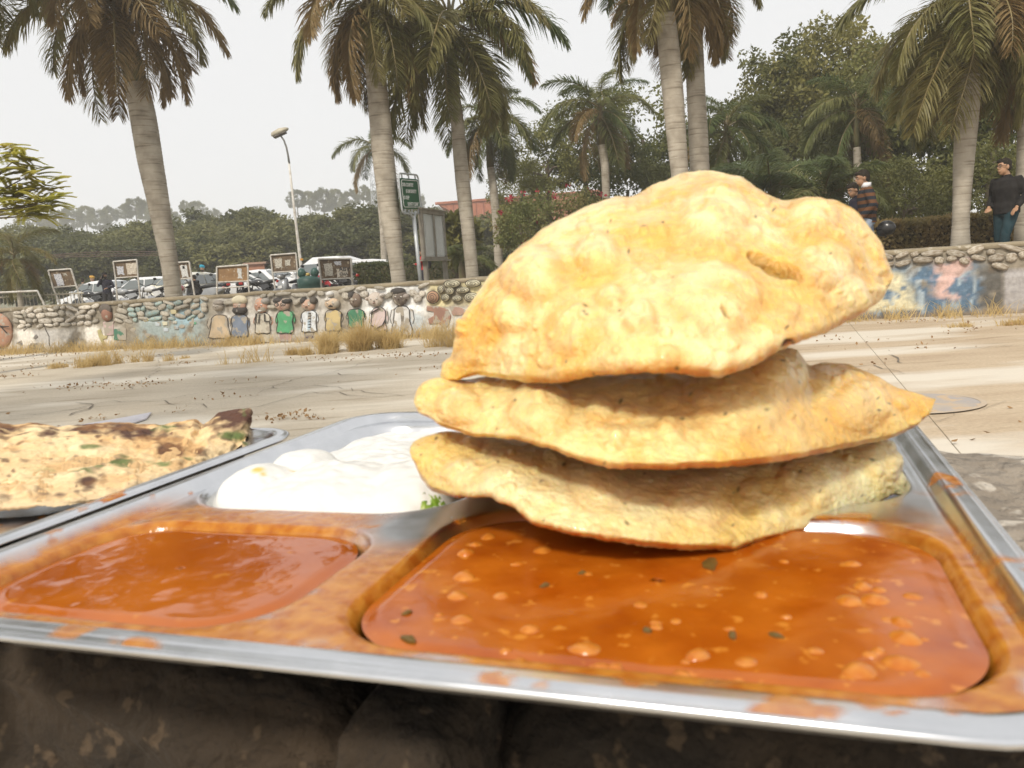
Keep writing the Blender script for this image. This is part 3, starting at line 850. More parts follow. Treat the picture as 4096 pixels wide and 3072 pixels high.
for s in range(SKS):
    for k in range(nr):
        k2 = (k + 1) % nr
        if s == 0: Q.append((rim_i[k2], rim_i[k], base + k, base + k2))
        else: Q.append((base + (s - 1) * nr + k2, base + (s - 1) * nr + k, base + s * nr + k, base + s * nr + k2))
LV = np.concatenate(LV)
LV[:, 0] += 0.1; LV[:, 1] -= 0.37; LV[:, 2] += 1.0
link_mesh('ledge_block', np_mesh('ledge_block', LV, np.array(Q), True), m_ledge, ledge)
# rough stones of its front, standing back under the tray
def face_stone(a0, a1, b0, b1, z0, z1, seed):
    n = 16
    bm = bmesh.new(); bmesh.ops.create_cube(bm, size=2.0); bmesh.ops.subdivide_edges(bm, edges=bm.edges[:], cuts=14, use_grid_fill=True)
    P = np.array([v.co for v in bm.verts])
    nn = fbm(P * np.array([a1 - a0, b1 - b0, z1 - z0]) * 40, 0.5, 5, seed) - 0.5
    for v, q in zip(bm.verts, nn):
        c = Vector(v.co); L_ = (abs(c.x) ** 6 + abs(c.y) ** 6 + abs(c.z) ** 6) ** (1 / 6)
        v.co = c / L_
        v.co = Vector(((a0 + a1) / 2 + v.co.x * (a1 - a0) / 2 + 0.1, (b0 + b1) / 2 + v.co.y * (b1 - b0) / 2 - 0.37 + q * 0.035, (z0 + z1) / 2 + v.co.z * (z1 - z0) / 2 + 1.0))
    for f in bm.faces: f.smooth = True
    me = bpy.data.meshes.new('face_stone'); bm.to_mesh(me); bm.free()
    link_mesh('face_stone', me, m_face, ledge)
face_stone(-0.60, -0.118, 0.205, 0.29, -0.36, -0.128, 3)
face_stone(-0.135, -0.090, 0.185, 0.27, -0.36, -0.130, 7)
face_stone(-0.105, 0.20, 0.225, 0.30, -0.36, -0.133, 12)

# ---- steel tray: rounded rim, plate, four pressed wells
AC, BC, HW, HD = -0.1075, 0.3285, 0.1755, 0.1725
WELLS = {'front_right': (-0.124, 0.050, 0.1775, 0.300, 0.030), 'front_left': (-0.268, -0.142, 0.1775, 0.268, 0.028),
         'back_left': (-0.268, -0.130, 0.288, 0.482, 0.035), 'back_right': (-0.116, 0.050, 0.318, 0.482, 0.035)}
def rrect(x, y, hw, hh, r):
    qx = np.abs(x) - hw + r; qy = np.abs(y) - hh + r
    return np.hypot(np.maximum(qx, 0), np.maximum(qy, 0)) + np.minimum(np.maximum(qx, qy), 0) - r
def rr_boundary(th, hw, hh, r):
    """point of the rounded rectangle met in direction th"""
    lo_, hi_ = np.zeros_like(th), np.full_like(th, 2 * (hw + hh))
    for _ in range(40):
        mid = (lo_ + hi_) / 2
        s = rrect(mid * np.cos(th), mid * np.sin(th), hw, hh, r) > 0
        hi_ = np.where(s, mid, hi_); lo_ = np.where(s, lo_, mid)
    return lo_
def disc_mesh(hw, hh, r, nr, nth, power=1.0):
    th = np.linspace(0, 2 * PI, nth, endpoint=False)
    R = rr_boundary(th, hw, hh, r)
    s = np.linspace(0, 1, nr + 1)[1:] ** power
    X = (s[:, None] * (R * np.cos(th))[None]).ravel(); Y = (s[:, None] * (R * np.sin(th))[None]).ravel()
    Q = [(k * nth + i, k * nth + (i + 1) % nth, (k + 1) * nth + (i + 1) % nth, (k + 1) * nth + i) for k in range(nr - 1) for i in range(nth)]
    X = np.append(X, 0); Y = np.append(Y, 0)
    ctr = len(X) - 1
    Q += [(ctr, i, (i + 1) % nth, (i + 1) % nth) for i in range(nth)]
    return X, Y, Q
def finish_mesh(me):
    bm = bmesh.new(); bm.from_mesh(me); bmesh.ops.dissolve_degenerate(bm, dist=1e-7, edges=bm.edges[:]); bm.to_mesh(me); bm.free(); return me
def tri_safe(name, V, Q, color=None, smooth=True):
    """mesh from mixed quads where a repeated last corner marks a triangle"""
    me = bpy.data.meshes.new(name)
    me.from_pydata([tuple(v) for v in V], [], [tuple(q) if q[-1] != q[-2] else tuple(q[:3]) for q in Q])
    me.polygons.foreach_set('use_smooth', [smooth] * len(me.polygons))
    if color is not None:
        c = np.ones((len(V), 4), dtype=np.float32); c[:, :3] = color
        a = me.color_attributes.new('col', 'FLOAT_COLOR', 'POINT'); a.data.foreach_set('color', c.ravel())
    me.update()
    return me
X, Y, Q = disc_mesh(HW, HD, 0.035, 130, 640, 0.85)
sd = -rrect(X, Y, HW, HD, 0.035)                     # distance in from the edge
A_, B_ = X + AC, Y + BC
Z = np.zeros_like(X)
Z -= 0.0022 * (1 - sstep(0, 0.0035, sd)) ** 1.5            # rolled outer edge
Z -= 0.0050 * sstep(0.0080, 0.0135, sd)                    # step down to the plate
depth_in = np.full_like(X, -1.0)
for k, (a0, a1, b0, b1, r) in WELLS.items():
    s = -rrect(A_ - (a0 + a1) / 2, B_ - (b0 + b1) / 2, (a1 - a0) / 2, (b1 - b0) / 2, r)
    depth_in = np.maximum(depth_in, s)
    Z -= 0.0165 * sstep(-0.001, 0.011, s) + 0.0012 * np.exp(-((s + 0.002) / 0.003) ** 2) * 0
P3 = np.stack([X, Y, Z], 1)
# splashed gravy film
nz1 = fbm(P3, 70, 5, 2); nz2 = fbm(P3, 22, 4, 5)
front = sstep(0.318, 0.268, B_ + (nz2 - 0.5) * 0.05) * sstep(0.0085, 0.013, sd)
sm = front * sstep(0.26, 0.46, nz1 * 0.7 + nz2 * 0.3 + 0.10 * (depth_in > 0))
steel_gap = np.exp(-(((A_ + 0.135) / 0.020) ** 2 + ((B_ - 0.276) / 0.026) ** 2))
sm = sm * (1 - np.clip(steel_gap * 1.5, 0, 1))
sm = np.maximum(sm, 0.9 * sstep(0.56, 0.62, nz1) * np.exp(-((A_ + 0.175) / 0.05) ** 2) * sstep(0.186, 0.16, B_) * (sd > 0.001))
sm = np.maximum(sm, 0.8 * sstep(0.64, 0.67, nz1) * (depth_in < 0.001) * sstep(0.35, 0.3, B_))
sm = np.maximum(sm, sstep(0.66, 0.70, fbm(P3, 45, 3, 14)) * sstep(0.40, 0.37, B_) * sstep(0.02, 0.04, A_) * (depth_in < 0.01))
def steel_material():
    m, nt, b = new_mat('stained_steel')
    N, L = nt.nodes, nt.links
    tc = N.new('ShaderNodeTexCoord')
    st = b; setp(st, Metallic=1.0, Roughness=0.2)
    nz = N.new('ShaderNodeTexNoise'); nz.inputs['Scale'].default_value = 60; nz.inputs['Detail'].default_value = 6
    L.new(tc.outputs['Object'], nz.inputs['Vector'])
    rp = N.new('ShaderNodeValToRGB'); rp.color_ramp.elements[0].color = (0.60, 0.61, 0.63, 1); rp.color_ramp.elements[1].color = (0.84, 0.85, 0.87, 1)
    L.new(nz.outputs['Fac'], rp.inputs[0]); L.new(rp.outputs[0], st.inputs['Base Color'])
    mr = N.new('ShaderNodeMapRange'); mr.inputs[3].default_value = 0.12; mr.inputs[4].default_value = 0.34
    L.new(nz.outputs['Fac'], mr.inputs[0]); L.new(mr.outputs[0], st.inputs['Roughness'])
    gv = N.new('ShaderNodeBsdfPrincipled'); setp(gv, Roughness=0.14, Specular_IOR_Level=0.5)
    n2 = N.new('ShaderNodeTexNoise'); n2.inputs['Scale'].default_value = 170; n2.inputs['Detail'].default_value = 5
    L.new(tc.outputs['Object'], n2.inputs['Vector'])
    r2 = N.new('ShaderNodeValToRGB'); e = r2.color_ramp.elements
    e[0].position, e[1].position = 0.32, 0.68; e[0].color = (0.36, 0.10, 0.008, 1); e[1].color = (0.52, 0.22, 0.03, 1)
    L.new(n2.outputs['Fac'], r2.inputs[0]); L.new(r2.outputs[0], gv.inputs['Base Color'])
    bp = N.new('ShaderNodeBump'); bp.inputs['Strength'].default_value = 0.35; bp.inputs['Distance'].default_value = 0.0015
    L.new(n2.outputs['Fac'], bp.inputs['Height']); L.new(bp.outputs[0], gv.inputs['Normal'])
    a = N.new('ShaderNodeAttribute'); a.attribute_name = 'col'
    mx = N.new('ShaderNodeMixShader'); L.new(a.outputs['Fac'], mx.inputs[0]); L.new(st.outputs[0], mx.inputs[1]); L.new(gv.outputs[0], mx.inputs[2])
    L.new(mx.outputs[0], N['Material Output'].inputs[0])
    return m
m_steel = steel_material()
tray = empty('steel_tray', tw(AC, BC, -TH), -TA, 'steel compartment tray holding the fried bread stack and two orange curries', 'tray', 'steel food trays on the ledge')
Q = [(q[2], q[1], q[0], q[0]) if q[-1] == q[-2] else (q[3], q[2], q[1], q[0]) for q in Q] if True else Q
me = tri_safe('plate', P3, Q, np.repeat(sm[:, None], 3, 1))
pl = link_mesh('plate', me, [m_steel, mat('shaded_steel_underside', (0.22, 0.21, 0.20), (0.14, 0.13, 0.12), scale=30, rough=0.45, metal=0.8)], tray)  # second slot: steel darkened in colour for the shade beneath the tray
md = pl.modifiers.new('solid', 'SOLIDIFY'); md.thickness = 0.0011; md.offset = -1; md.material_offset = 1
# rolled wire edge round the rim
th = np.linspace(0, 2 * PI, 240, endpoint=False); R_ = rr_boundary(th, HW - 0.001, HD - 0.001, 0.034)
mb = MB(); pts = [(r * math.cos(t), r * math.sin(t), -0.0020) for t, r in zip(th, R_)]; mb.tube(pts + [pts[0]], 0.0012, 8, cap=False)
wire = mb.build('rolled_edge', m_steel, tray, smooth=True)

def gravy_material(name, ca, cb, cc_):
    m = pm(name, ca, cb, scale=42, rough=0.06, spec=0.5, detail=7, c3=cc_, s3=150, t3=0.62, bump=0.14, bscale=130, bdist=0.002, sub=0.0, subr=(0.006, 0.002, 0.0006), rough2=0.22)
    return m
m_gravy = gravy_material('chickpea_gravy', (0.33, 0.068, 0.003), (0.46, 0.122, 0.007), (0.56, 0.20, 0.024))
def gravy(name, well, level, seed, mat_=m_gravy, grow=-0.0030):
    a0, a1, b0, b1, r = WELLS[well]
    hw, hh = (a1 - a0) / 2 + grow, (b1 - b0) / 2 + grow
    X, Y, Q = disc_mesh(hw, hh, r, 60, 200)
    P = np.stack([X, Y, np.zeros_like(X)], 1)
    s = -rrect(X, Y, hw, hh, r)
    P[:, 2] = (fbm(P, 60, 4, seed) - 0.5) * 0.0007 - 0.0012 * sstep(0.006, 0, s)
    me = tri_safe(name, P, Q)
    return link_mesh(name, me, mat_, None, tw((a0 + a1) / 2, (b0 + b1) / 2, -TH + level), (0, 0, -TA))
RF_LEVEL, LF_LEVEL = -0.0074, -0.0066
tag(gravy('chickpea_curry', 'front_right', RF_LEVEL, 3), 'thick orange chickpea curry in the large front right well of the tray', 'curry')
m_thin = pm('thin_gravy', (0.32, 0.068, 0.003), (0.45, 0.12, 0.008), scale=16, rough=0.045, spec=0.55, detail=6, c3=(0.50, 0.17, 0.02), s3=70, t3=0.66, bump=0.02, bscale=60, bdist=0.002)
tag(gravy('thin_curry', 'front_left', LF_LEVEL, 9, m_thin), 'smooth orange curry in the front left well of the tray', 'curry')
# second tray: the same pattern
tray2 = empty('steel_tray', tw(AC - 0.3585, BC - 0.055, -TH), -TA, 'second steel tray at the left with the charred flatbread on it', 'tray', 'steel food trays on the ledge')
for src in (pl, wire):
    c = src.copy(); COL.objects.link(c); c.parent = tray2
g2 = gravy('second_curry', 'front_right', RF_LEVEL + 0.002, 5); g2.location = tw(-0.037 - 0.3585, 0.23625 - 0.055, -TH + RF_LEVEL + 0.002)
tag(g2, 'orange curry in the second tray, at the left edge of the photo', 'curry')

# ---- chickpeas
m_pea = mat('cooked_chickpea', (0.58, 0.235, 0.035), (0.47, 0.135, 0.011), scale=1.1, rough=0.22, lo=0.3, hi=0.6)
pea_me = []
for s in range(3):
    bm = bmesh.new(); bmesh.ops.create_icosphere(bm, subdivisions=3, radius=1.0)
    P = np.array([v.co for v in bm.verts]); k = 0.84 + 0.32 * fbm(P, 1.2, 3, s + 3)
    for v, kk in zip(bm.verts, k):
        v.co *= kk
        if v.co.y > 0.5: v.co.y += 0.25 * (v.co.y - 0.5)
    for f in bm.faces: f.smooth = True
    me = bpy.data.meshes.new('chickpea'); bm.to_mesh(me); bm.free(); me.materials.append(m_pea); pea_me.append(me)
rs = random.Random(2)
PEAS = [(1863, 2213, 4.2), (1851, 2307, 4.4), (1839, 2388, 4.6), (2005, 2386, 3.4), (1851, 2478, 4.2), (2062, 2258, 3.0), (1949, 2148, 3.6), (2160, 2205, 4.4), (2351, 2592, 4.6),
        (2791, 2620, 3.8), (2982, 2649, 3.8), (2120, 2518, 3.6), (2083, 2645, 2.4), (3420, 2258, 4.2), (3453, 2345, 3.6), (3386, 2403, 4.2), (3502, 2403, 4.0), (3626, 2560, 4.6), (3606, 2651, 4.6),
        (3436, 2688, 5.2), (3606, 2486, 4.4), (3262, 2606, 3.0), (3659, 2386, 3.4), (1900, 2180, 2.6), (3150, 2780, 2.6)]
for _ in range(34):
    PEAS.append((rs.uniform(1700, 3700), rs.uniform(2230, 2720), rs.uniform(1.4, 2.6)))
for x, y, r in PEAS:
    p = onz(x, y, CZ - TH + RF_LEVEL)
    o = bpy.data.objects.new('chickpea', rs.choice(pea_me)); COL.objects.link(o)
    r *= 0.00085
    o.location = (p.x, p.y, p.z - r * rs.uniform(0.45, 0.72)); o.scale = (r * rs.uniform(1.05, 1.45), r * rs.uniform(1.05, 1.35), r * 0.9)
    o.rotation_euler = (rs.uniform(-0.3, 0.3), rs.uniform(-0.3, 0.3), rs.uniform(0, 6.28))
    tag(o, 'pale cooked chickpea half sunk in the curry of the large front right well', 'chickpea', 'chickpeas floating in the orange curry')
# scraps of herb in the gravy
m_herb = mat('cooked_herb', (0.10, 0.07, 0.015), (0.17, 0.085, 0.012), scale=90, rough=0.5)
for x, y, r in ((1635, 2555, 2.6), (2330, 2290, 1.6), (2180, 2340, 1.8), (2840, 2255, 4.5), (2930, 2540, 2.0), (3100, 2540, 2.2), (1630, 2450, 1.6), (2590, 2520, 1.8)):
    p = onz(x, y, CZ - TH + RF_LEVEL + 0.0003)
    mb = MB(); r *= 0.0009
    n = 9; pts = [Vector((math.cos(t) * r * rs.uniform(0.8, 1.5), math.sin(t) * r * rs.uniform(0.4, 0.8), rs.uniform(0, 0.0004))) for t in np.linspace(0, 2 * PI, n, endpoint=False)]
    mb.add([Vector((0, 0, 0.0009))] + pts + [v + Vector((0, 0, -0.0012)) for v in pts], [(0, k + 1, (k + 1) % n + 1) for k in range(n)] + [(k + 1, k + 1 + n, (k + 1) % n + 1 + n, (k + 1) % n + 1) for k in range(n)])
    o = mb.build('herb_scrap', m_herb, None, loc=p, rot=(0, 0, rs.uniform(0, 3)))
    tag(o, 'dark scrap of herb floating in the chickpea curry', 'herb', 'herb scraps in the curry')

# ---- curd and green chutney in the back left well
a0, a1, b0, b1, r = WELLS['back_left']
X, Y, Q = disc_mesh((a1 - a0) / 2 - 0.003, (b1 - b0) / 2 - 0.003, r - 0.003, 110, 260)
A_, B_ = X + (a0 + a1) / 2, Y + (b0 + b1) / 2
P = np.stack([X, Y, np.zeros_like(X)], 1)
sdw = -rrect(X, Y, (a1 - a0) / 2 - 0.003, (b1 - b0) / 2 - 0.003, r - 0.003)
Z = np.full_like(X, -0.006)
def lump(ca, cb, ra, rb, h, p=2.6):
    d = np.abs((A_ - ca) / ra) ** p + np.abs((B_ - cb) / rb) ** p
    return h * np.clip(1 - d, 0, 1) ** 0.75
L_ = np.maximum.reduce([lump(-0.208, 0.334, 0.042, 0.040, 0.0105), lump(-0.254, 0.334, 0.022, 0.028, 0.0105), lump(-0.170, 0.345, 0.034, 0.045, 0.0105), lump(-0.250, 0.372, 0.018, 0.022, 0.011),
                        lump(-0.19, 0.40, 0.05, 0.05, 0.007), lump(-0.160, 0.372, 0.02, 0.03, 0.0095)])
Z += L_ + (fbm(P, 55, 3, 8) - 0.5) * 0.008 * sstep(0, 0.01, sdw) - 0.006 * sstep(0.005, 0, sdw)
P[:, 2] = Z
cw = np.tile(np.array([0.76, 0.75, 0.71]), (len(X), 1))
for (ca, cb, rr_) in ((-0.250, 0.333, 0.0030), (-0.240, 0.352, 0.0034), (-0.236, 0.349, 0.0022), (-0.246, 0.331, 0.002)):
    k = np.clip(1.4 - np.hypot(A_ - ca, (B_ - cb)) / rr_ + (fbm(P, 200, 3, 2) - 0.5) * 1.2, 0, 1)[:, None]
    cw = cw * (1 - k) + np.array([0.78, 0.46, 0.05]) * k
me = tri_safe('curd', P, Q, cw)
m_curd = col_mat('white_curd', rough=0.32, bump=0.15, bscale=150, bdist=0.002, vary=0.02, sub=0.0, subr=(0.006, 0.005, 0.004), spec=0.5)
tag(link_mesh('curd', me, m_curd, None, tw((a0 + a1) / 2, (b0 + b1) / 2, -TH - 0.004), (0, 0, -TA)), 'lumpy white curd heaped in the back left well of the tray', 'curd')
m_green = mat('green_chutney', (0.16, 0.30, 0.03), (0.30, 0.40, 0.06), scale=180, rough=0.35, bump=0.6, bscale=400, bdist=0.002, c3=(0.45, 0.5, 0.2), s3=200, t3=0.6)
for lab, (ca, cb, ra, rb, h) in (('green chutney at the front right corner of the curd', (-0.149, 0.315, 0.018, 0.016, 0.011)), ('smear of green chutney at the left of the curd', (-0.258, 0.330, 0.010, 0.016, 0.010))):
    n, m_ = 30, 14; mb = MB(); vs_ = [(0, 0, h)]; fs_ = []
    for i in range(1, m_ + 1):
        for k in range(n):
            t = 2 * PI * k / n; s = i / m_; w = 0.8 + 0.4 * RNG.random()
            vs_.append((ra * s * math.cos(t) * (1 + 0.06 * math.sin(5 * t)), rb * s * math.sin(t), h * (1 - s ** 2) * w - 0.003 * s))
    fs_ += [(0, 1 + k, 1 + (k + 1) % n) for k in range(n)]
    for i in range(m_ - 1):
        fs_ += [(1 + i * n + k, 1 + (i + 1) * n + k, 1 + (i + 1) * n + (k + 1) % n, 1 + i * n + (k + 1) % n) for k in range(n)]
    mb.add(vs_, fs_); o = mb.build('green_chutney', m_green, None, smooth=True, loc=tw(ca, cb, -TH - 0.016), rot=(0, 0, -TA)); tag(o, lab, 'chutney')

# ---- breads: outline of the near rim and of the crest, each point at its own distance; near side, far side and underside are closed
def resample(pts, n):
    P = np.array(pts, dtype=float); d = np.r_[0, np.cumsum(np.hypot(*np.diff(P, axis=0).T))]; d /= d[-1]
    # smooth (Catmull-like) resampling
    u = np.linspace(0, 1, n)
    x, y = np.interp(u, d, P[:, 0]), np.interp(u, d, P[:, 1])
    k = max(1, n // 70); ker = np.hanning(2 * k + 3)[1:-1]; ker /= ker.sum()
    def sm_(v):
        e = np.r_[2 * v[0] - v[k:0:-1], v, 2 * v[-1] - v[-2:-k - 2:-1]]
        return np.convolve(e, ker, 'valid')
    return np.stack([sm_(x), sm_(y)], 1), u
_Fn, _Rn, _Un, _Cn = (np.array(v) for v in (_F, CR, CU, CP))
def unproj(px, py, Y):
    d = _Fn + _Rn * ((px[..., None] - 2048) / FPX) + _Un * ((1536 - py[..., None]) / FPX)
    return _Cn + d * (Y / d[..., 1])[..., None]
def bread(name, F, R, yF, yR, yK, label, cat, blisters=(), rnd=60, seed=0, base=(0.68, 0.37, 0.085), pale=(0.84, 0.63, 0.28), brown=(0.44, 0.19, 0.04), rim=0.7,
          NU=400, NT=120, bend=0.55, dents=(), flecks=30, amp=0.0035, paint_fn=None, mat_=None, kfrac=0.45, rimw=0.06, colmix=1.0, wob=7.0, fine=1.0):
    F, u = resample(F, NU); R, _ = resample(R, NU)
    env = np.sin(np.pi * u) ** 0.3
    w1 = np.stack([u * 40, np.full(NU, seed * 3.1), np.zeros(NU)], 1)
    wF = ((fbm(w1, 1.0, 3, seed) - 0.5) * 2.2 + (fbm(w1, 4.0, 2, seed + 3) - 0.5) * 1.2) * wob * env
    wR = (fbm(w1, 1.1, 3, seed + 7) - 0.5) * 2 * wob * env
    ev = lambda k: np.interp(u, np.linspace(0, 1, len(k)), k) if hasattr(k, '__len__') else np.full(NU, k)
    def smooth_ev(k):
        v = ev(k); m_ = NU // 10; ker = np.hanning(2 * m_ + 1); ker /= ker.sum()
        return np.convolve(np.r_[[v[0]] * m_, v, [v[-1]] * m_], ker, 'valid')
    yF, yR, yK = smooth_ev(yF), smooth_ev(yR), smooth_ev(yK)
    t = np.linspace(0, 1, NT)
    t = 0.5 * t + 0.5 * (1 - np.cos(np.pi * t)) / 2
    g = bend * t + (1 - bend) * (1 - np.sqrt(np.maximum(0, 1 - t ** 2)))
    PX = F[:, None, 0] * (1 - t) + R[:, None, 0] * t; PY = F[:, None, 1] * (1 - t) + R[:, None, 1] * t + wF[:, None] * np.exp(-t / 0.06)[None] + wR[:, None] * np.exp(-(1 - t) / 0.06)[None]
    # rounded lip at the near rim: the very edge tucks a little away from the lens
    lip = 0.006 * np.exp(-(t / 0.035) ** 2)
    YY = yF[:, None] + (yR - yF)[:, None] * g + lip[None] * env[:, None]
    front = unproj(PX, PY, YY)
    du = np.gradient(front, axis=0); dt = np.gradient(front, axis=1)
    nn = np.cross(du, dt); nn /= np.maximum(1e-12, np.linalg.norm(nn, axis=2))[..., None]
    tc_ = _Cn - front
    s = np.sign((nn * tc_).sum(2)); s[s == 0] = 1; nn *= s[..., None]
    hfac = np.minimum(1, np.abs(F[:, 1] - R[:, 1]) / 160)[:, None] * np.ones((1, NT))
    H = (fbm(front, 22, 4, seed + 11) - 0.5) * amp * 2.2 + (fbm(front, 90, 4, seed + 12) - 0.5) * amp * 0.5 * fine + np.maximum(0, vnoise(front, 300, seed + 13) - 0.55) * 0.0030 * fine + np.maximum(0, vnoise(front, 130, seed + 14) - 0.60) * 0.0045 * fine
    r_ = random.Random(seed + 5)
    BL = list(blisters)
    for k in range(rnd):
        i, j = r_.randrange(NU), r_.randrange(NT)
        BL.append((PX[i, j], PY[i, j], r_.uniform(14, 46), r_.uniform(0.5, 1.6)))
    cmix = np.zeros((NU, NT))
    for (bx, by, br, bh) in BL:
        d = np.hypot(PX - bx, (PY - by) * 1.15) / br
        H += np.clip(1 - d ** 2, 0, 1) ** 0.85 * bh * 0.00078
        cmix = np.maximum(cmix, np.exp(-((d - 0.95) / 0.28) ** 2) * 0.5 * min(1, bh) + np.clip(1 - d, 0, 1) * (0.25 if bh < 4.5 else 0.6))
    fade = np.minimum(1, np.minimum(t, 1 - t) * 14)[None] * 0.8 + 0.2
    H *= fade * hfac
    n1 = fbm(front, 30, 5, seed + 21); n2 = fbm(front, 75, 4, seed + 22); n3 = fbm(front, 260, 3, seed + 23)
    base, pale, brown = (np.array(c) for c in (base, pale, brown))
    hn = np.clip(H / (amp * 0.9), -1, 1.4)
    k = np.clip(sstep(0.36, 0.66, n1 * 0.45 + n2 * 0.35 + 0.20 * (0.5 + 0.5 * hn)), 0, 1)[..., None]
    col = base * (1 - k) + pale * k
    bm_ = np.clip((cmix + sstep(0.52, 0.70, n2) * 0.45) * colmix, 0, 0.85)[..., None]
    col = col * (1 - bm_) + (brown * 0.55 + base * 0.45) * bm_
    rm = (np.exp(-(t / rimw) ** 2)[None] * (0.35 + 0.9 * sstep(0.35, 0.65, fbm(w1, 0.9, 3, seed + 31)))[:, None] * rim)
    rm = np.clip(rm, 0, 0.9)[..., None]
    col = col * (1 - rm) + brown * rm
    col *= (0.90 + 0.2 * n3)[..., None]
    for (dx, dy, ang, la, lb, dep, cc3) in dents:
        ca, sa = math.cos(ang), math.sin(ang)
        ex = (PX - dx) * ca + (PY - dy) * sa; ey = -(PX - dx) * sa + (PY - dy) * ca
        lens_ = 1 - np.abs(ey) / np.maximum(1e-6, lb * (1 - (ex / la) ** 2))
        msk = np.where(np.abs(ex) < la, np.clip(lens_ * 5, 0, 1), 0)
        H = H * (1 - msk) - dep * msk
        col = col * (1 - msk[..., None]) + np.array(cc3) * msk[..., None]
    fp = [(PX[r_.randrange(NU), r_.randrange(NT)], PY[r_.randrange(NU), r_.randrange(NT)], r_.uniform(4, 9)) for _ in range(flecks)]
    for (fx, fy, fr) in fp:
        fr *= 0.62; an = r_.uniform(0, 3.14)
        ex = (PX - fx) * math.cos(an) + (PY - fy) * math.sin(an); ey = -(PX - fx) * math.sin(an) + (PY - fy) * math.cos(an)
        m_ = np.clip(1.6 - np.hypot(ex / 2.0, ey) / fr, 0, 1)[..., None] * 0.85
        col = col * (1 - m_) + np.array((0.06, 0.055, 0.02)) * m_
    if paint_fn is not None: col, H = paint_fn(PX, PY, t, u, col, H, front)
    front = front + nn * H[..., None]
    NB = 22
    sB = np.linspace(0, 1, NB)[1:]
    Kx = F[:, 0] * (1 - kfrac) + R[:, 0] * kfrac; Ky = F[:, 1] * (1 - kfrac) + R[:, 1] * kfrac
    gb = np.sin(sB * PI / 2)
    back = unproj(R[:, None, 0] * (1 - sB ** 1.6) + Kx[:, None] * sB ** 1.6, R[:, None, 1] * (1 - sB ** 1.6) + Ky[:, None] * sB ** 1.6, yR[:, None] * (1 - gb) + yK[:, None] * gb)
    back += (front[:, -1] - unproj(R[:, 0], R[:, 1], yR))[:, None] * (1 - sB)[None, :, None]
    Kp = back[:, -1]
    Fp = front[:, 0]
    sU = np.linspace(0, 1, NB)[1:-1]
    und = Kp[:, None] * (1 - sU)[None, :, None] + Fp[:, None] * sU[None, :, None]
    # keep the underside just inside the outline
    und[..., 2] += 0.004 * np.sin(PI * sU)[None] * env[:, None]
    G = np.concatenate([front, back, und], axis=1)
    C_ = np.concatenate([col, np.repeat(col[:, -1:], NB - 1, 1), np.repeat((base * 0.6 + brown * 0.4)[None, None], NU, 0).repeat(NB - 2, 1)], axis=1)
    NP = G.shape[1]
    V = G.reshape(-1, 3); org = V.mean(0); org[2] = V[:, 2].min()
    Q = np.array([(i * NP + k, (i + 1) * NP + k, (i + 1) * NP + (k + 1) % NP, i * NP + (k + 1) % NP) for i in range(NU - 1) for k in range(NP)])
    me = np_mesh(name, V - org, Q, True, C_.reshape(-1, 3))
    bm = bmesh.new(); bm.from_mesh(me); bmesh.ops.recalc_face_normals(bm, faces=bm.faces); bm.to_mesh(me); bm.free()
    o = link_mesh(name, me, mat_ or m_bread, None, Vector(org))
    return tag(o, label, cat)
m_bread = col_mat('fried_dough', rough=0.36, bump=0.8, bscale=460, bdist=0.0018, vary=0.10, vscale=260, sub=0.4, subr=(0.020, 0.008, 0.002), coat=0.3, spec=0.45)
B1F = [(1764, 1485), (1769, 1515), (1830, 1522), (1898, 1500), (2018, 1520), (2197, 1535), (2396, 1505), (2600, 1490), (2793, 1505), (2873, 1515), (2992, 1475), (3151, 1386), (3290, 1336), (3440, 1261), (3529, 1197), (3568, 1130), (3574, 1100)]
B1R = [(1764, 1485), (1809, 1415), (1829, 1296), (1898, 1177), (1958, 1097), (2067, 998), (2177, 908), (2326, 839), (2465, 784), (2530, 784), (2624, 739), (2744, 690), (2870, 682), (2962, 704), (3072, 774), (3141, 804), (3231, 789), (3340, 799), (3420, 834), (3470, 898), (3529, 968), (3549, 1038), (3574, 1100)]
B2F = [(1655, 1605), (1672, 1655), (1729, 1679), (1780, 1710), (1898, 1749), (2050, 1755), (2200, 1795), (2306, 1838), (2445, 1873), (2650, 1880), (2900, 1870), (3100, 1850), (3290, 1813), (3470, 1778), (3579, 1748), (3668, 1704), (3720, 1650), (3743, 1598)]
B2R = [(1655, 1605), (1665, 1560), (1690, 1525), (1749, 1510), (1860, 1520), (2000, 1500), (2300, 1470), (2600, 1440), (2900, 1410), (3100, 1385), (3190, 1393), (3235, 1462), (3285, 1448), (3390, 1453), (3500, 1503), (3589, 1553), (3680, 1575), (3743, 1598)]
B3F = [(1638, 1805), (1680, 1910), (1725, 1965), (1830, 1993), (1968, 1984), (2080, 2045), (2130, 2097), (2300, 2142), (2495, 2174), (2700, 2200), (2850, 2196), (2945, 2214), (3000, 2186), (3200, 2140), (3340, 2098), (3480, 2040), (3555, 1975), (3650, 1988), (3664, 1960)]
B3R = [(1638, 1805), (1650, 1765), (1700, 1743), (1780, 1722), (1950, 1740), (2300, 1760), (2700, 1770), (3100, 1765), (3400, 1755), (3530, 1750), (3582, 1772), (3605, 1880), (3640, 1930), (3664, 1960)]
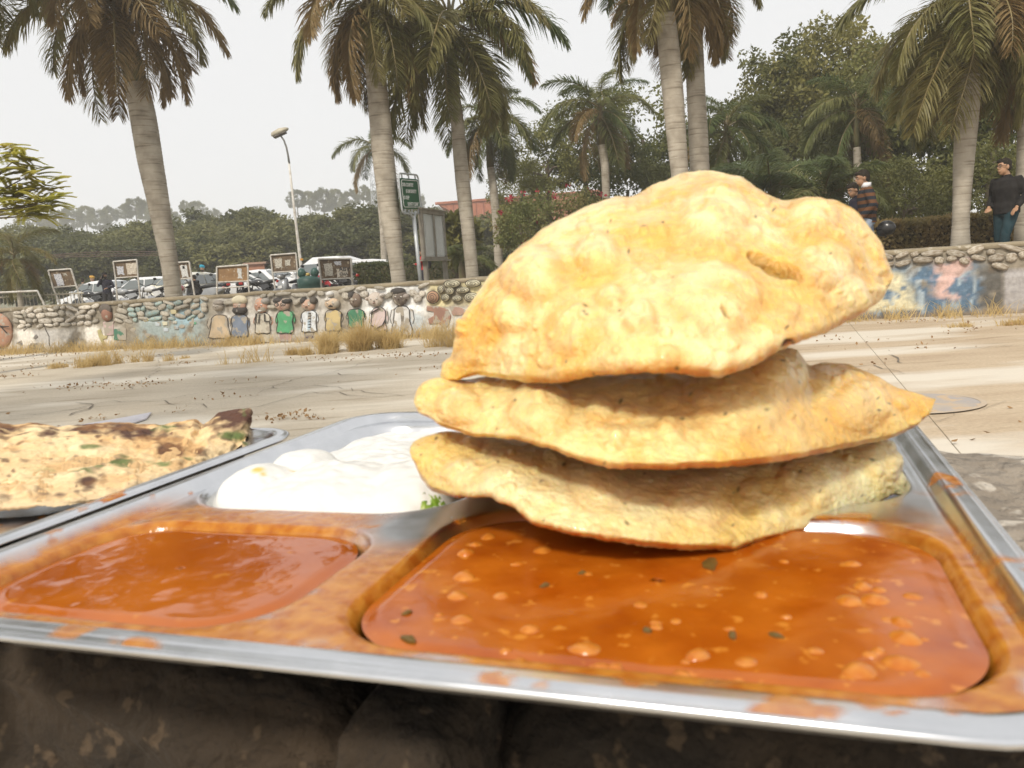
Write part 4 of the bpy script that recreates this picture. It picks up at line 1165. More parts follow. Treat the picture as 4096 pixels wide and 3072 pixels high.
bread('fried_bread', B3F, B3R, [0.325, 0.29, 0.262, 0.248, 0.246, 0.252, 0.27, 0.30, 0.325], [0.325, 0.345, 0.36, 0.37, 0.37, 0.365, 0.35, 0.335, 0.325], [0.33, 0.37, 0.40, 0.42, 0.42, 0.41, 0.39, 0.35, 0.33],
      'pale speckled fried bread at the bottom of the stack, dipping towards the curry', 'bread', seed=31, base=(0.78, 0.54, 0.165), pale=(0.88, 0.76, 0.42), brown=(0.54, 0.22, 0.035), rim=0.9, bend=0.22,
      blisters=[(3000, 2040, 45, -1.5), (2400, 1950, 120, 2.5), (2800, 1990, 140, 2.5), (3250, 1900, 130, 2.5), (1850, 1890, 80, 2.0)], rnd=70, amp=0.0026, colmix=0.5, fine=0.45)
bread('fried_bread', B2F, B2R, [0.330, 0.295, 0.265, 0.245, 0.240, 0.246, 0.265, 0.300, 0.335], [0.330, 0.345, 0.355, 0.365, 0.365, 0.36, 0.35, 0.34, 0.335], [0.34, 0.37, 0.40, 0.42, 0.42, 0.41, 0.39, 0.36, 0.34],
      'golden blistered fried bread in the middle of the stack with pointed right tip', 'bread', seed=52, base=(0.79, 0.45, 0.092), pale=(0.91, 0.73, 0.34), brown=(0.50, 0.20, 0.03), rim=0.75, bend=0.22,
      blisters=[(1830, 1620, 95, 5.0), (2160, 1640, 130, 4.5), (2165, 1628, 30, 2.0), (2470, 1740, 45, 2.0), (2680, 1725, 60, 2.2), (2400, 1640, 60, 2.5), (2950, 1560, 220, 5.0), (3120, 1500, 120, 5.0), (3450, 1620, 120, 3.0)], rnd=70, amp=0.0026, colmix=0.65, fine=0.5)
bread('fried_bread', B1F, B1R, [0.345, 0.305, 0.272, 0.250, 0.242, 0.246, 0.262, 0.300, 0.345], [0.345, 0.350, 0.365, 0.385, 0.40, 0.40, 0.385, 0.37, 0.345], [0.35, 0.38, 0.41, 0.43, 0.44, 0.44, 0.43, 0.40, 0.35],
      'large puffed golden fried bread with a torn slit, top of the stack', 'bread', seed=73, base=(0.81, 0.475, 0.098), pale=(0.95, 0.81, 0.44), brown=(0.52, 0.20, 0.028), rim=0.8, bend=0.4,
      blisters=[(2125, 1090, 135, 7.0), (2385, 1010, 95, 5.0), (2050, 1260, 80, 3.0), (2440, 1190, 60, 3.0), (2860, 1200, 190, 6.0), (2600, 960, 90, 3.0), (2300, 1330, 120, 3.0), (3300, 1060, 120, 4.0), (3250, 870, 110, 4.0), (2860, 850, 140, 4.0), (2560, 1290, 70, 2.5), (3420, 1180, 90, 3.0)],
      rnd=120, amp=0.0046, dents=[(3103, 1064, 0.55, 132, 40, 0.018, (0.17, 0.105, 0.014)), (2890, 1290, 0.9, 30, 8, 0.0008, (0.06, 0.06, 0.02)), (3135, 1372, -0.6, 30, 12, 0.001, (0.08, 0.05, 0.02))], flecks=24, NT=170, NU=460, colmix=0.7, fine=0.75)
# ---- charred flatbread on the second tray
NF = [(-420, 2062), (-250, 2060), (0, 2045), (130, 2030), (380, 2010), (600, 1945), (830, 1865), (930, 1812), (975, 1775), (985, 1750)]
NRg = [(-420, 1700), (-250, 1695), (0, 1690), (60, 1702), (140, 1692), (250, 1708), (330, 1692), (500, 1690), (640, 1702), (790, 1674), (812, 1700), (870, 1652), (950, 1634), (1008, 1630), (1000, 1700), (985, 1750)]
def naan_paint(PX, PY, t, u, col, H, P):
    r_ = random.Random(77)
    ch = np.zeros(PX.shape)
    n = fbm(P, 120, 4, 3)
    for k in range(110):
        x, y, r = r_.uniform(-100, 950), r_.uniform(1690, 2010), 3 + 14 * r_.random() ** 2.2
        ch = np.maximum(ch, np.clip(1.5 - np.hypot((PX - x) / 1.7, PY - y) / r + (n - 0.5) * 3.2, 0, 1) * r_.uniform(0.3, 0.85))
    for x, y, r in ((30, 1700, 50), (340, 1695, 40), (500, 1715, 38), (570, 1725, 26), (680, 1797, 30), (660, 1795, 24), (900, 1660, 52), (800, 1800, 18), (190, 1740, 20), (350, 1935, 20), (940, 1655, 40)):
        ch = np.maximum(ch, np.clip(1.5 - np.hypot((PX - x) / 1.5, PY - y) / r + (n - 0.5) * 3.0, 0, 1))
    ch = np.maximum(ch, np.exp(-((t - 1) / 0.05) ** 2)[None] * sstep(0.45, 0.6, n) * 0.9)
    c = col * (1 - ch[..., None]) + np.array((0.10, 0.05, 0.035)) * ch[..., None]
    orange = sstep(0.47, 0.62, fbm(P, 45, 4, 13))[..., None] * 0.38
    c = c * (1 - orange) + np.array((0.66, 0.33, 0.10)) * orange
    c = c * (1 - ch[..., None] * 0.5) + np.array((0.10, 0.05, 0.035)) * ch[..., None] * 0.5
    for x, y, rx, ry in ((370, 1795, 40, 16), (480, 1848, 45, 20), (200, 1890, 70, 10), (330, 1895, 60, 9), (660, 1710, 45, 16), (750, 1832, 40, 9), (650, 1850, 40, 9), (920, 1740, 36, 16), (960, 1745, 18, 22), (975, 1640, 8, 20), (110, 1915, 40, 8), (400, 1870, 40, 8), (660, 1860, 30, 7)):
        g = np.clip(1.1 - np.hypot((PX - x) / rx, (PY - y) / ry) + (n - 0.5) * 3.2, 0, 1)[..., None] * 0.85
        c = c * (1 - g) + np.array((0.12, 0.17, 0.055)) * g
    edge = np.exp(-(t / 0.10) ** 2)[None, :, None]
    c = c * (1 - edge) + np.array((0.74, 0.58, 0.36)) * edge
    und = (np.exp(-(t / 0.025) ** 2)[None] * sstep(0.40, 0.55, fbm(P, 40, 3, 5)))[..., None] * 0.85
    c = c * (1 - und) + np.array((0.16, 0.085, 0.03)) * und
    return c, H
m_naan = col_mat('baked_flatbread', rough=0.75, bump=0.5, bscale=300, bdist=0.0015, vary=0.12, vscale=160, sub=0.0, spec=0.25)
bread('flatbread', NF, NRg, [0.345, 0.346, 0.347, 0.346, 0.344, 0.36, 0.39, 0.425, 0.48, 0.51], [0.50, 0.505, 0.51, 0.515, 0.52, 0.525, 0.53, 0.535, 0.54, 0.53], [0.51, 0.515, 0.52, 0.525, 0.53, 0.535, 0.54, 0.545, 0.545, 0.535],
      'charred herb-flecked flatbread with a curled right corner on the second tray', 'bread', seed=90, base=(0.74, 0.52, 0.27), pale=(0.80, 0.63, 0.38), brown=(0.40, 0.2, 0.07), rim=0.2, rnd=50, bend=0.85, amp=0.003, flecks=0,
      paint_fn=naan_paint, mat_=m_naan, kfrac=0.85, colmix=0.5, wob=6)
# ================================================================== palms
m_bark = None
def bark_material():
    m, nt, b = new_mat('palm_bark')
    N, L = nt.nodes, nt.links
    setp(b, Roughness=0.9, Specular_IOR_Level=0.2)
    tc = N.new('ShaderNodeTexCoord')
    nz = N.new('ShaderNodeTexNoise'); nz.inputs['Scale'].default_value = 3.5; nz.inputs['Detail'].default_value = 8
    L.new(tc.outputs['Object'], nz.inputs['Vector'])
    rp = N.new('ShaderNodeValToRGB'); e = rp.color_ramp.elements
    e[0].position, e[1].position = 0.3, 0.72; e[0].color = (0.27, 0.235, 0.185, 1); e[1].color = (0.50, 0.45, 0.37, 1)
    L.new(nz.outputs['Fac'], rp.inputs[0])
    mp = N.new('ShaderNodeMapping'); mp.inputs['Scale'].default_value = (1.6, 1.6, 26)
    L.new(tc.outputs['Object'], mp.inputs[0])
    n2 = N.new('ShaderNodeTexNoise'); n2.inputs['Scale'].default_value = 1.0; n2.inputs['Detail'].default_value = 5
    L.new(mp.outputs[0], n2.inputs['Vector'])
    r2 = N.new('ShaderNodeValToRGB'); r2.color_ramp.elements[0].position = 0.33; r2.color_ramp.elements[1].position = 0.44
    r2.color_ramp.elements[0].color = (0.58, 0.55, 0.51, 1); r2.color_ramp.elements[1].color = (1, 1, 1, 1)
    L.new(n2.outputs['Fac'], r2.inputs[0])
    mx = N.new('ShaderNodeMix'); mx.data_type = 'RGBA'; mx.blend_type = 'MULTIPLY'; mx.inputs[0].default_value = 0.9
    L.new(rp.outputs[0], mx.inputs[6]); L.new(r2.outputs[0], mx.inputs[7]); L.new(mx.outputs[2], b.inputs['Base Color'])
    bp = N.new('ShaderNodeBump'); bp.inputs['Strength'].default_value = 0.6; bp.inputs['Distance'].default_value = 0.02
    L.new(n2.outputs['Fac'], bp.inputs['Height']); L.new(bp.outputs[0], b.inputs['Normal'])
    return m
m_bark = bark_material()
m_shaft = mat('palm_crownshaft', (0.16, 0.11, 0.055), (0.11, 0.11, 0.04), scale=3, rough=0.6, stretch=(3, 3, 0.5))
m_frond_old = leaf_mat('palm_frond_olive', (0.185, 0.18, 0.062), (0.285, 0.24, 0.095), trans=0.42, rough=0.45, scale=1.2)
m_frond_dry = leaf_mat('palm_frond_dry', (0.30, 0.215, 0.10), (0.21, 0.14, 0.055), trans=0.3, rough=0.6, scale=1.5)
m_frond_new = leaf_mat('palm_frond_green', (0.11, 0.145, 0.048), (0.205, 0.205, 0.068), trans=0.42, rough=0.4, scale=1.2)
m_rachis = mat('palm_rachis', (0.22, 0.17, 0.07), (0.15, 0.12, 0.05), scale=6, rough=0.5)

def frond_mesh(e0, e1, seed, L=3.0, nl=120, curlup=0.0, mats=None, leaf=0.70, plume=1.0):
    """one feather leaf along +X from the origin: e0 start pitch, e1 end pitch"""
    r = random.Random(seed)
    n = 26
    pts = [Vector((0, 0, 0))]; tang = []
    for i in range(n):
        s = i / (n - 1)
        e = e0 + (e1 - e0) * (s ** 0.85)
        d = Vector((math.cos(e), 0.10 * math.sin(3 * s + seed), math.sin(e))).normalized()
        tang.append(d); pts.append(pts[-1] + d * (L / n))
    V, F_, MI = [], [], []
    # rachis
    k = 5; 
    for i, p in enumerate(pts):
        t = tang[min(i, n - 1)]; a = Vector((0, 1, 0)); b = t.cross(a).normalized()
        rad = 0.035 * (1 - 0.9 * i / n) + 0.004
        for q_ in range(k):
            th = 2 * PI * q_ / k; V.append(p + a * math.cos(th) * rad + b * math.sin(th) * rad)
    for i in range(n):
        for q_ in range(k):
            F_.append((i * k + q_, i * k + (q_ + 1) % k, (i + 1) * k + (q_ + 1) % k, (i + 1) * k + q_)); MI.append(1)
    for i in range(nl):
        s = 0.12 + 0.88 * (i + r.random()) / nl
        x = s * n; i0 = min(int(x), n - 1); p = pts[i0].lerp(pts[i0 + 1], x - i0); t = tang[i0]
        ll = leaf * (math.sin(PI * min(1, 0.12 + 0.86 * s)) ** 0.55) * r.uniform(0.8, 1.12) + 0.10
        for sd_ in (-1, 1):
            side = Vector((0, sd_, 0)); up = side.cross(t) * sd_
            if up.z < 0: up = -up
            lift = r.uniform(-0.5, 0.55) * plume
            fw = 0.45 + 0.75 * s
            d0 = (side * r.uniform(0.8, 1.1) + t * fw + up * lift).normalized()
            w = r.uniform(0.013, 0.023)
            q0 = p; segs = 3; dd = d0.copy(); prev = None
            base = len(V)
            for j in range(segs + 1):
                ww = w * (0.7, 1.0, 0.75, 0.08)[j]
                nrm = dd.cross(Vector((0.2 * sd_, 0.1, 1))).normalized()
                nrm = (nrm * 0.75 + dd.cross(nrm) * r.uniform(-0.6, 0.6)).normalized()
                V.append(q0 + nrm * ww); V.append(q0 - nrm * ww)
                q0 = q0 + dd * (ll / segs)
                dd = (dd + Vector((0, 0, -1)) * r.uniform(0.18, 0.5)).normalized()
            for j in range(segs):
                F_.append((base + 2 * j, base + 2 * j + 1, base + 2 * j + 3, base + 2 * j + 2)); MI.append(0)
    me = np_mesh('frond', np.array([tuple(v) for v in V]), np.array(F_))
    me.polygons.foreach_set('material_index', np.array(MI, dtype=np.int32))
    for m_ in mats: me.materials.append(m_)
    return me
R_ = math.radians
FR = {}
for key, mats in (('old', [m_frond_old, m_rachis]), ('new', [m_frond_new, m_rachis]), ('dry', [m_frond_dry, m_rachis])):
    FR[key] = {'up': [frond_mesh(R_(72), R_(-15), s, mats=mats) for s in (1, 2)],
               'mid': [frond_mesh(R_(42), R_(-58), s, mats=mats) for s in (3, 4)],
               'out': [frond_mesh(R_(12), R_(-82), s, mats=mats) for s in (5, 6)],
               'hang': [frond_mesh(R_(-35), R_(-95), s, mats=mats) for s in (7, 8, 9)]}
def palm(label, Y, path, crown, fr=3.0, counts=(3, 5, 7, 7), key='old', dry=0.25, seed=0, explicit=(), shaft=1.0, group='royal palms along the wall', start=0.0):
    """path: (px, py, width px) up the trunk; crown: px, py of the crown's heart"""
    r = random.Random(seed)
    scale = FPX / Y
    P0 = at(path[0][0], path[0][1], Y)
    gz = ground_z(P0)
    root = empty('palm_tree', (P0.x, P0.y, gz), 0, label, 'palm tree', group)
    P = [at(x, y, Y) - Vector((P0.x, P0.y, gz)) for x, y, w in path]; W = [w / scale / 2 for x, y, w in path]
    foot = Vector((P[0].x + (P[0].x - P[1].x) * 0.05, P[0].y, 0))
    P = [foot] + P; W = [W[0] * 1.12] + W
    C = at(crown[0], crown[1], Y) - Vector((P0.x, P0.y, gz))
    # fine resampling of the trunk
    n = 40; d = np.r_[0, np.cumsum([(b - a).length for a, b in zip(P[:-1], P[1:])])]
    s = np.linspace(0, d[-1], n)
    xs, ys, zs, ws = (np.interp(s, d, [getattr(p, a) for p in P]) for a in 'xyz') if False else (np.interp(s, d, [p.x for p in P]), np.interp(s, d, [p.y for p in P]), np.interp(s, d, [p.z for p in P]), None)
    ws = np.interp(s, d, W)
    ker = np.array([1, 2, 3, 2, 1]) / 9
    sm_ = lambda v: np.convolve(np.r_[2 * v[0] - v[2], 2 * v[0] - v[1], v, 2 * v[-1] - v[-2], 2 * v[-1] - v[-3]], ker, 'valid')
    xs, ys, zs, ws = sm_(xs), sm_(ys), sm_(zs), sm_(ws)
    # ringed trunk: narrow leaf-scar steps
    m_ = 5; XS = np.linspace(0, n - 1, n * m_)
    xs, ys, zs, ws = (np.interp(XS, np.arange(n), v) for v in (xs, ys, zs, ws))
    ws = ws * (1 + 0.012 * np.sin(np.arange(len(ws)) * 2.1) + 0.010 * np.array([r.uniform(-1, 1) for _ in ws]))
    mb = MB(); mb.tube(list(zip(xs, ys, zs)), list(ws), 20); mb.build('trunk', m_bark, root, smooth=True)
    T = Vector((xs[-1], ys[-1], zs[-1])); wt = ws[-1]
    up = (C - T); upn = up.normalized() if up.length > 0.05 else Vector((0, 0, 1))
    mb = MB(); mb.tube([T - upn * 0.02, T + up * 0.3, T + up * 0.7, C + upn * 0.15, C + upn * 0.5], [wt * 0.98, wt * 0.95, wt * 0.72, wt * 0.5, wt * 0.15], 14); mb.build('crownshaft', m_shaft, root, smooth=True)
    k = fr / 3.0
    for kind, cnt in zip(('up', 'mid', 'out', 'hang'), counts):
        a0 = r.uniform(0, 6.28)
        for i in range(cnt):
            az = a0 + 2 * PI * (i + r.uniform(-0.25, 0.25)) / max(1, cnt)
            kk = key
            if kind == 'hang' and r.random() < dry * 1.7: kk = 'dry'
            elif kind == 'out' and r.random() < dry: kk = 'dry'
            elif kind in ('up', 'mid') and key == 'old' and r.random() < 0.4: kk = 'new'
            o = bpy.data.objects.new('frond', r.choice(FR[kk][kind])); COL.objects.link(o); o.parent = root
            o.location = C + Vector((math.cos(az), math.sin(az), 0)) * wt * 0.5 + Vector((0, 0, {'up': 0.25, 'mid': 0.15, 'out': 0.0, 'hang': -0.12}[kind]))
            o.rotation_euler = (r.uniform(-0.35, 0.35), r.uniform(-0.12, 0.12), az); sc = k * r.uniform(0.86, 1.1); o.scale = (sc, sc, sc)
    for (az, kind, sc, kk) in explicit:
        o = bpy.data.objects.new('frond', FR[kk][kind][0]); COL.objects.link(o); o.parent = root
        o.location = C; o.rotation_euler = (0, 0, R_(az)); o.scale = (k * sc,) * 3
    return root
# the big palms behind the wall, left to right
palm('thick leaning palm, leftmost of the tall trunks, drooping olive crown', 17.5, [(695, 1185, 66), (680, 1060, 65), (655, 930, 72), (628, 780, 84), (600, 640, 95), (578, 500, 97), (560, 400, 93), (545, 335, 84)], (462, -40), 2.45, (2, 6, 11, 11), seed=1, dry=0.4)
palm('tall palm beside the green sign, crown cut by the top of the photo', 15.9, [(1597, 1135, 60), (1585, 1050, 56), (1570, 930, 72), (1553, 800, 82), (1535, 650, 86), (1522, 500, 84), (1512, 380, 80), (1498, 260, 72)], (1472, -20), 2.0, (2, 4, 8, 11), seed=2, dry=0.35)
palm('palm right of the notice board with one frond arching far right', 16.9, [(1890, 1115, 50), (1880, 1000, 51), (1868, 880, 54), (1852, 740, 57), (1838, 600, 54), (1828, 470, 50), (1818, 400, 48)], (1800, 90), 2.35, (2, 4, 8, 12), seed=3, dry=0.2, explicit=[(6, 'mid', 1.15, 'new'), (-25, 'out', 1.0, 'new')])
palm('shorter palm with ringed trunk behind the arching palm, by the red wall', 27, [(1998, 1100, 36), (1990, 950, 34), (1982, 840, 33), (1972, 740, 31), (1962, 670, 30)], (1950, 470), 2.0, (2, 4, 7, 10), seed=4, key='new', dry=0.2)
palm('small distant palm with sparse crown behind the palm by the green sign', 46, [(1540, 1100, 26), (1530, 900, 24), (1515, 740, 22), (1505, 660, 22)], (1497, 590), 2.4, (2, 4, 4, 3), seed=5, key='new', dry=0.3)
palm('left trunk of the twin palms rising behind the bread', 13.5, [(2745, 1000, 66), (2730, 800, 66), (2715, 650, 70), (2703, 520, 77), (2692, 380, 82), (2680, 250, 82), (2668, 120, 78), (2660, 60, 74)], (2652, -170), 1.7, (1, 3, 8, 10), seed=6, dry=0.35)
palm('right trunk of the twin palms rising behind the bread', 14.2, [(2806, 1000, 74), (2805, 800, 75), (2798, 650, 75), (2790, 480, 74), (2782, 330, 70), (2776, 190, 71), (2770, 90, 66)], (2768, -140), 1.6, (1, 3, 7, 8), seed=7, dry=0.4)
palm('small green palm between the red bush and the twin trunks', 24, [(2424, 900, 32), (2424, 760, 31), (2420, 660, 32), (2408, 580, 34)], (2402, 450), 1.75, (4, 5, 5, 5), seed=8, key='new', dry=0.35)
palm('bushy green palm just right of the twin trunks', 23, [(2905, 900, 34), (2903, 740, 34), (2900, 640, 34)], (2905, 530), 1.7, (4, 6, 5, 4), seed=9, key='new', dry=0.15)
palm('small palm with a pale trunk above the two walking men', 20.5, [(3432, 950, 36), (3430, 760, 34), (3430, 680, 30), (3428, 590, 28)], (3425, 450), 1.75, (4, 5, 5, 4), seed=10, key='new', dry=0.25)
palm('stout palm at the right with long hanging fronds over the wall', 12.3, [(3842, 990, 74), (3842, 900, 62), (3848, 780, 66), (3855, 640, 76), (3866, 500, 82), (3876, 380, 80), (3882, 300, 66)], (3890, -10), 1.95, (2, 4, 8, 11), seed=11, dry=0.25)
palm('palm trunk at the right edge of the photo behind the man in black', 12.4, [(4105, 985, 88), (4108, 800, 82), (4114, 600, 80), (4120, 400, 78), (4124, 200, 70)], (4130, -60), 1.7, (2, 4, 6, 5), seed=12, dry=0.2)
palm('small brownish palm behind the railing at the left edge', 24, [(82, 1200, 22), (72, 1140, 18), (66, 1100, 16)], (58, 1040), 1.35, (3, 5, 5, 3), seed=13, key='old', dry=0.2)
palm('palm out at the left whose frond tips hang into the top left corner', 15, [(-170, 1190, 90), (-180, 800, 95), (-190, 400, 90), (-195, 150, 80)], (-340, -390), 2.7, (3, 5, 8, 7), seed=14, dry=0.2)

# low feather palms without trunks
def low_palm(label, Y, px, py, L, n, seed, key='new'):
    r = random.Random(seed); p = at(px, py, Y); g = ground_z(p)
    root = empty('low_palm', (p.x, p.y, p.z - 0.15), 0, label, 'palm', 'low feathery palms')
    mb = MB(); mb.tube([(0, 0, g - p.z + 0.15), (0, 0, 0.0), (0, 0, 0.25)], [0.16, 0.14, 0.05], 10); mb.build('stem', m_shaft, root)
    for i in range(n):
        az = 2 * PI * (i + r.uniform(-0.3, 0.3)) / n
        o = bpy.data.objects.new('frond', r.choice(FR[key][r.choice(('up', 'up', 'mid', 'mid', 'out'))])); COL.objects.link(o); o.parent = root
        o.rotation_euler = (r.uniform(-0.3, 0.3), 0, az); s = L / 3.0 * r.uniform(0.8, 1.15); o.scale = (s, s, s); o.location = (0, 0, 0.12)
    return root
low_palm('low green feather palm behind the top bread, left of the walking men', 18, 3090, 790, 2.0, 14, 3)
low_palm('second low feather palm close to the walking men', 17, 3290, 800, 1.7, 13, 4)
low_palm('feathery low palm under the red-flowered bush', 25, 1850, 1050, 1.2, 10, 5)

# ================================================================== leafy trees, bushes, hedges
def leaf_cloud(centres, radii, per, size, seed, aspect=0.5, up=0.4, tight=1.0):
    """leaf blades scattered through clumps; returns numpy quads (each blade a folded diamond)"""
    g = np.random.default_rng(seed)
    C = np.repeat(np.asarray(centres), per, axis=0); Rr = np.repeat(np.asarray(radii), per)
    n = len(C)
    d = g.normal(size=(n, 3)); d /= np.linalg.norm(d, axis=1)[:, None]
    rad = g.random(n) ** (0.45 * tight)
    P = C + d * (rad * Rr)[:, None] * np.array([1, 1, 0.8])
    ax = d * 0.6 + g.normal(size=(n, 3)) * 0.7 + np.array([0, 0, -0.25]); ax /= np.linalg.norm(ax, axis=1)[:, None]
    nr = d * 0.5 + g.normal(size=(n, 3)) * 0.5 + np.array([0, 0, up]); sd_ = np.cross(ax, nr); sd_ /= np.maximum(1e-6, np.linalg.norm(sd_, axis=1))[:, None]
    nn = np.cross(sd_, ax)
    L = size * g.uniform(0.65, 1.25, n)[:, None]; W = L * aspect * 0.5
    V = np.stack([P, P + ax * L * 0.45 + sd_ * W - nn * L * 0.06, P + ax * L, P + ax * L * 0.45 - sd_ * W - nn * L * 0.06], axis=1).reshape(-1, 3)
    Q = np.arange(4 * n).reshape(n, 4)
    return V, Q
def crown_mesh(name, rx, ry, rz, nclump, per, size, seed, mat_, flat=0.0, clump=0.30, aspect=0.5, core=True, hollow=0.55):
    g = np.random.default_rng(seed)
    d = g.normal(size=(nclump, 3)); d /= np.linalg.norm(d, axis=1)[:, None]
    rad = hollow + (1 - hollow) * g.random(nclump) ** 0.6
    lum = 0.82 + 0.36 * fbm(d, 1.6, 3, seed % 50)
    C = d * (rad * lum)[:, None] * np.array([rx, ry, rz])
    C[:, 2] = np.where(C[:, 2] < -rz * 0.6, -rz * 0.6, C[:, 2])
    R = clump * (rx + rz) / 2 * g.uniform(0.55, 1.15, nclump)
    V, Q = leaf_cloud(C, R, per, size, seed + 1, aspect)
    me = np_mesh(name, V, Q); me.materials.append(mat_)
    return me
L_MID = leaf_mat('leaves_mid', (0.10, 0.118, 0.033), (0.24, 0.235, 0.072), trans=0.44, scale=0.5)
L_YEL = leaf_mat('leaves_yellowish', (0.105, 0.115, 0.028), (0.26, 0.235, 0.07), trans=0.42, scale=0.5)
L_DARK = leaf_mat('leaves_dark', (0.078, 0.095, 0.031), (0.19, 0.19, 0.062), trans=0.42, scale=0.6)
L_FAR = leaf_mat('leaves_far', (0.105, 0.115, 0.04), (0.215, 0.21, 0.075), trans=0.38, scale=0.25)
L_RED = leaf_mat('leaves_reddish', (0.19, 0.21, 0.07), (0.37, 0.27, 0.115), trans=0.45, scale=1.2)
L_HEDGE = leaf_mat('leaves_hedge', (0.06, 0.075, 0.018), (0.15, 0.15, 0.04), trans=0.3, scale=1.5)
L_FLOWER = leaf_mat('flower_magenta', (0.30, 0.025, 0.035), (0.42, 0.05, 0.07), trans=0.4, scale=2.0)
m_wood = mat('tree_bark', (0.11, 0.085, 0.06), (0.18, 0.145, 0.11), scale=5, rough=0.95, bump=0.5, bscale=20, stretch=(1, 1, 0.3))
def branching(mb, base, top, r0, seed, spread, n=6, z0=0.4, twigs=0):
    r = random.Random(seed)
    mid = base.lerp(top, 0.5) + Vector((r.uniform(-.2, .2), r.uniform(-.2, .2), 0))
    mb.tube([base, mid, top], [r0, r0 * 0.75, r0 * 0.3], 9)
    for i in range(n):
        s = base.lerp(top, r.uniform(z0, 0.9)); az = r.uniform(0, 6.28)
        e = s + Vector((math.cos(az) * spread * r.uniform(0.5, 1), math.sin(az) * spread * r.uniform(0.5, 1), spread * r.uniform(0.2, 0.9)))
        m_ = s.lerp(e, 0.5) + Vector((0, 0, spread * 0.12))
        mb.tube([s, m_, e], [r0 * 0.42, r0 * 0.28, r0 * 0.08], 6)
        for k in range(twigs):
            e2 = m_.lerp(e, r.random()) + Vector((r.uniform(-1, 1), r.uniform(-1, 1), r.uniform(-0.3, 1))) * spread * 0.4
            mb.tube([m_.lerp(e, 0.4), e2], [r0 * 0.14, r0 * 0.04], 5)
def tree(label, p, crown_me, cz, size, trunk_r, seed, group, spread=1.6, name='leafy_tree', twigs=2):
    gz = p[2]
    root = empty(name, (p[0], p[1], gz), 0, label, 'tree', group)
    mb = MB(); branching(mb, Vector((0, 0, -0.1)), Vector((0.1, 0, cz)), trunk_r, seed, spread, twigs=twigs); mb.build('trunk', m_wood, root)
    o = link_mesh('crown', crown_me, None, root, (0, 0, cz)); o.scale = size if hasattr(size, '__len__') else (size,) * 3
    o.rotation_euler = (0, 0, random.Random(seed).uniform(0, 6.28))
    return root
CR_MID = [crown_mesh('crown', 2.4, 2.4, 2.3, 120, 60, 0.19, s, L_MID, clump=0.26) for s in (1, 2)]
CR_YEL = [crown_mesh('crown', 2.4, 2.4, 2.5, 165, 80, 0.19, s, L_YEL, clump=0.22, hollow=0.45) for s in (3, 4)]
CR_DARK = [crown_mesh('crown', 2.4, 2.4, 2.2, 120, 62, 0.18, s, L_DARK, clump=0.27) for s in (5, 6)]
CR_FAR = [crown_mesh('crown', 3.7, 3.7, 3.2, 110, 130, 0.30, s, L_FAR, clump=0.20, hollow=0.72) for s in (7, 8, 9)]
def place(px, py, Y):
    """foot on the raised ground below the point px, py; height of that point above the foot"""
    p = at(px, py, Y); g = ground_z(p); return (p.x, p.y, g), p.z - g
# leafy trees of the garden on the right
GT = [  # px, py of crown centre, Y, size, crown set, label
    (2180, 640, 30, 0.62, CR_MID, 'dark green tree at the left end of the garden trees'),
    (2330, 560, 31, 0.72, CR_MID, 'green tree behind the small palm by the red bush'),
    (2560, 560, 29, 0.85, CR_MID, 'broad green tree left of the twin trunks'),
    (2500, 760, 26, 0.62, CR_DARK, 'low dark tree between the small palm and the bread'),
    (2980, 600, 28, 0.85, CR_DARK, 'dark green tree right of the twin trunks'),
    (3170, 430, 27, 0.85, CR_YEL, 'yellow-green tree with an airy top, left of the right-hand palms'),
    (3330, 380, 26, 0.88, CR_YEL, 'tall yellow-green tree rising behind the pale-trunked palm'),
    (3560, 430, 24, 0.85, CR_MID, 'green tree behind the fronds of the stout right palm'),
    (3700, 640, 21, 0.78, CR_MID, 'leafy green tree left of the stout right palm trunk'),
    (3980, 500, 20, 0.85, CR_MID, 'green tree at the right behind the man in black'),
    (4120, 260, 21, 0.85, CR_YEL, 'tall tree in the top right corner'),
    (3180, 700, 24, 0.7, CR_DARK, 'dark shrubby tree above the low feather palms'),
    (3600, 780, 17.5, 0.40, CR_DARK, 'dark bushy tree behind the low red-leaved hedge'),
    (3960, 760, 17.2, 0.46, CR_DARK, 'dark bushy tree behind the man in black jacket'),
    (2750, 700, 30, 0.8, CR_DARK, 'shaded tree directly behind the twin trunks'),
    (2080, 760, 34, 0.55, CR_DARK, 'rounded dark tree above the red-flowered bush'),
    (3450, 600, 23, 0.7, CR_DARK, 'shaded tree behind the pale-trunked palm'),
    (3830, 330, 23, 0.8, CR_MID, 'green tree behind the crown of the stout right palm'),
]
for i, (x, y, Y, s, cs, lab) in enumerate(GT):
    p, h = place(x, y, Y)
    tree(lab, p, cs[i % 2], max(0.8, h), s, 0.12 + 0.06 * s, 40 + i, 'garden trees on the right', spread=1.3 * s, twigs=3)
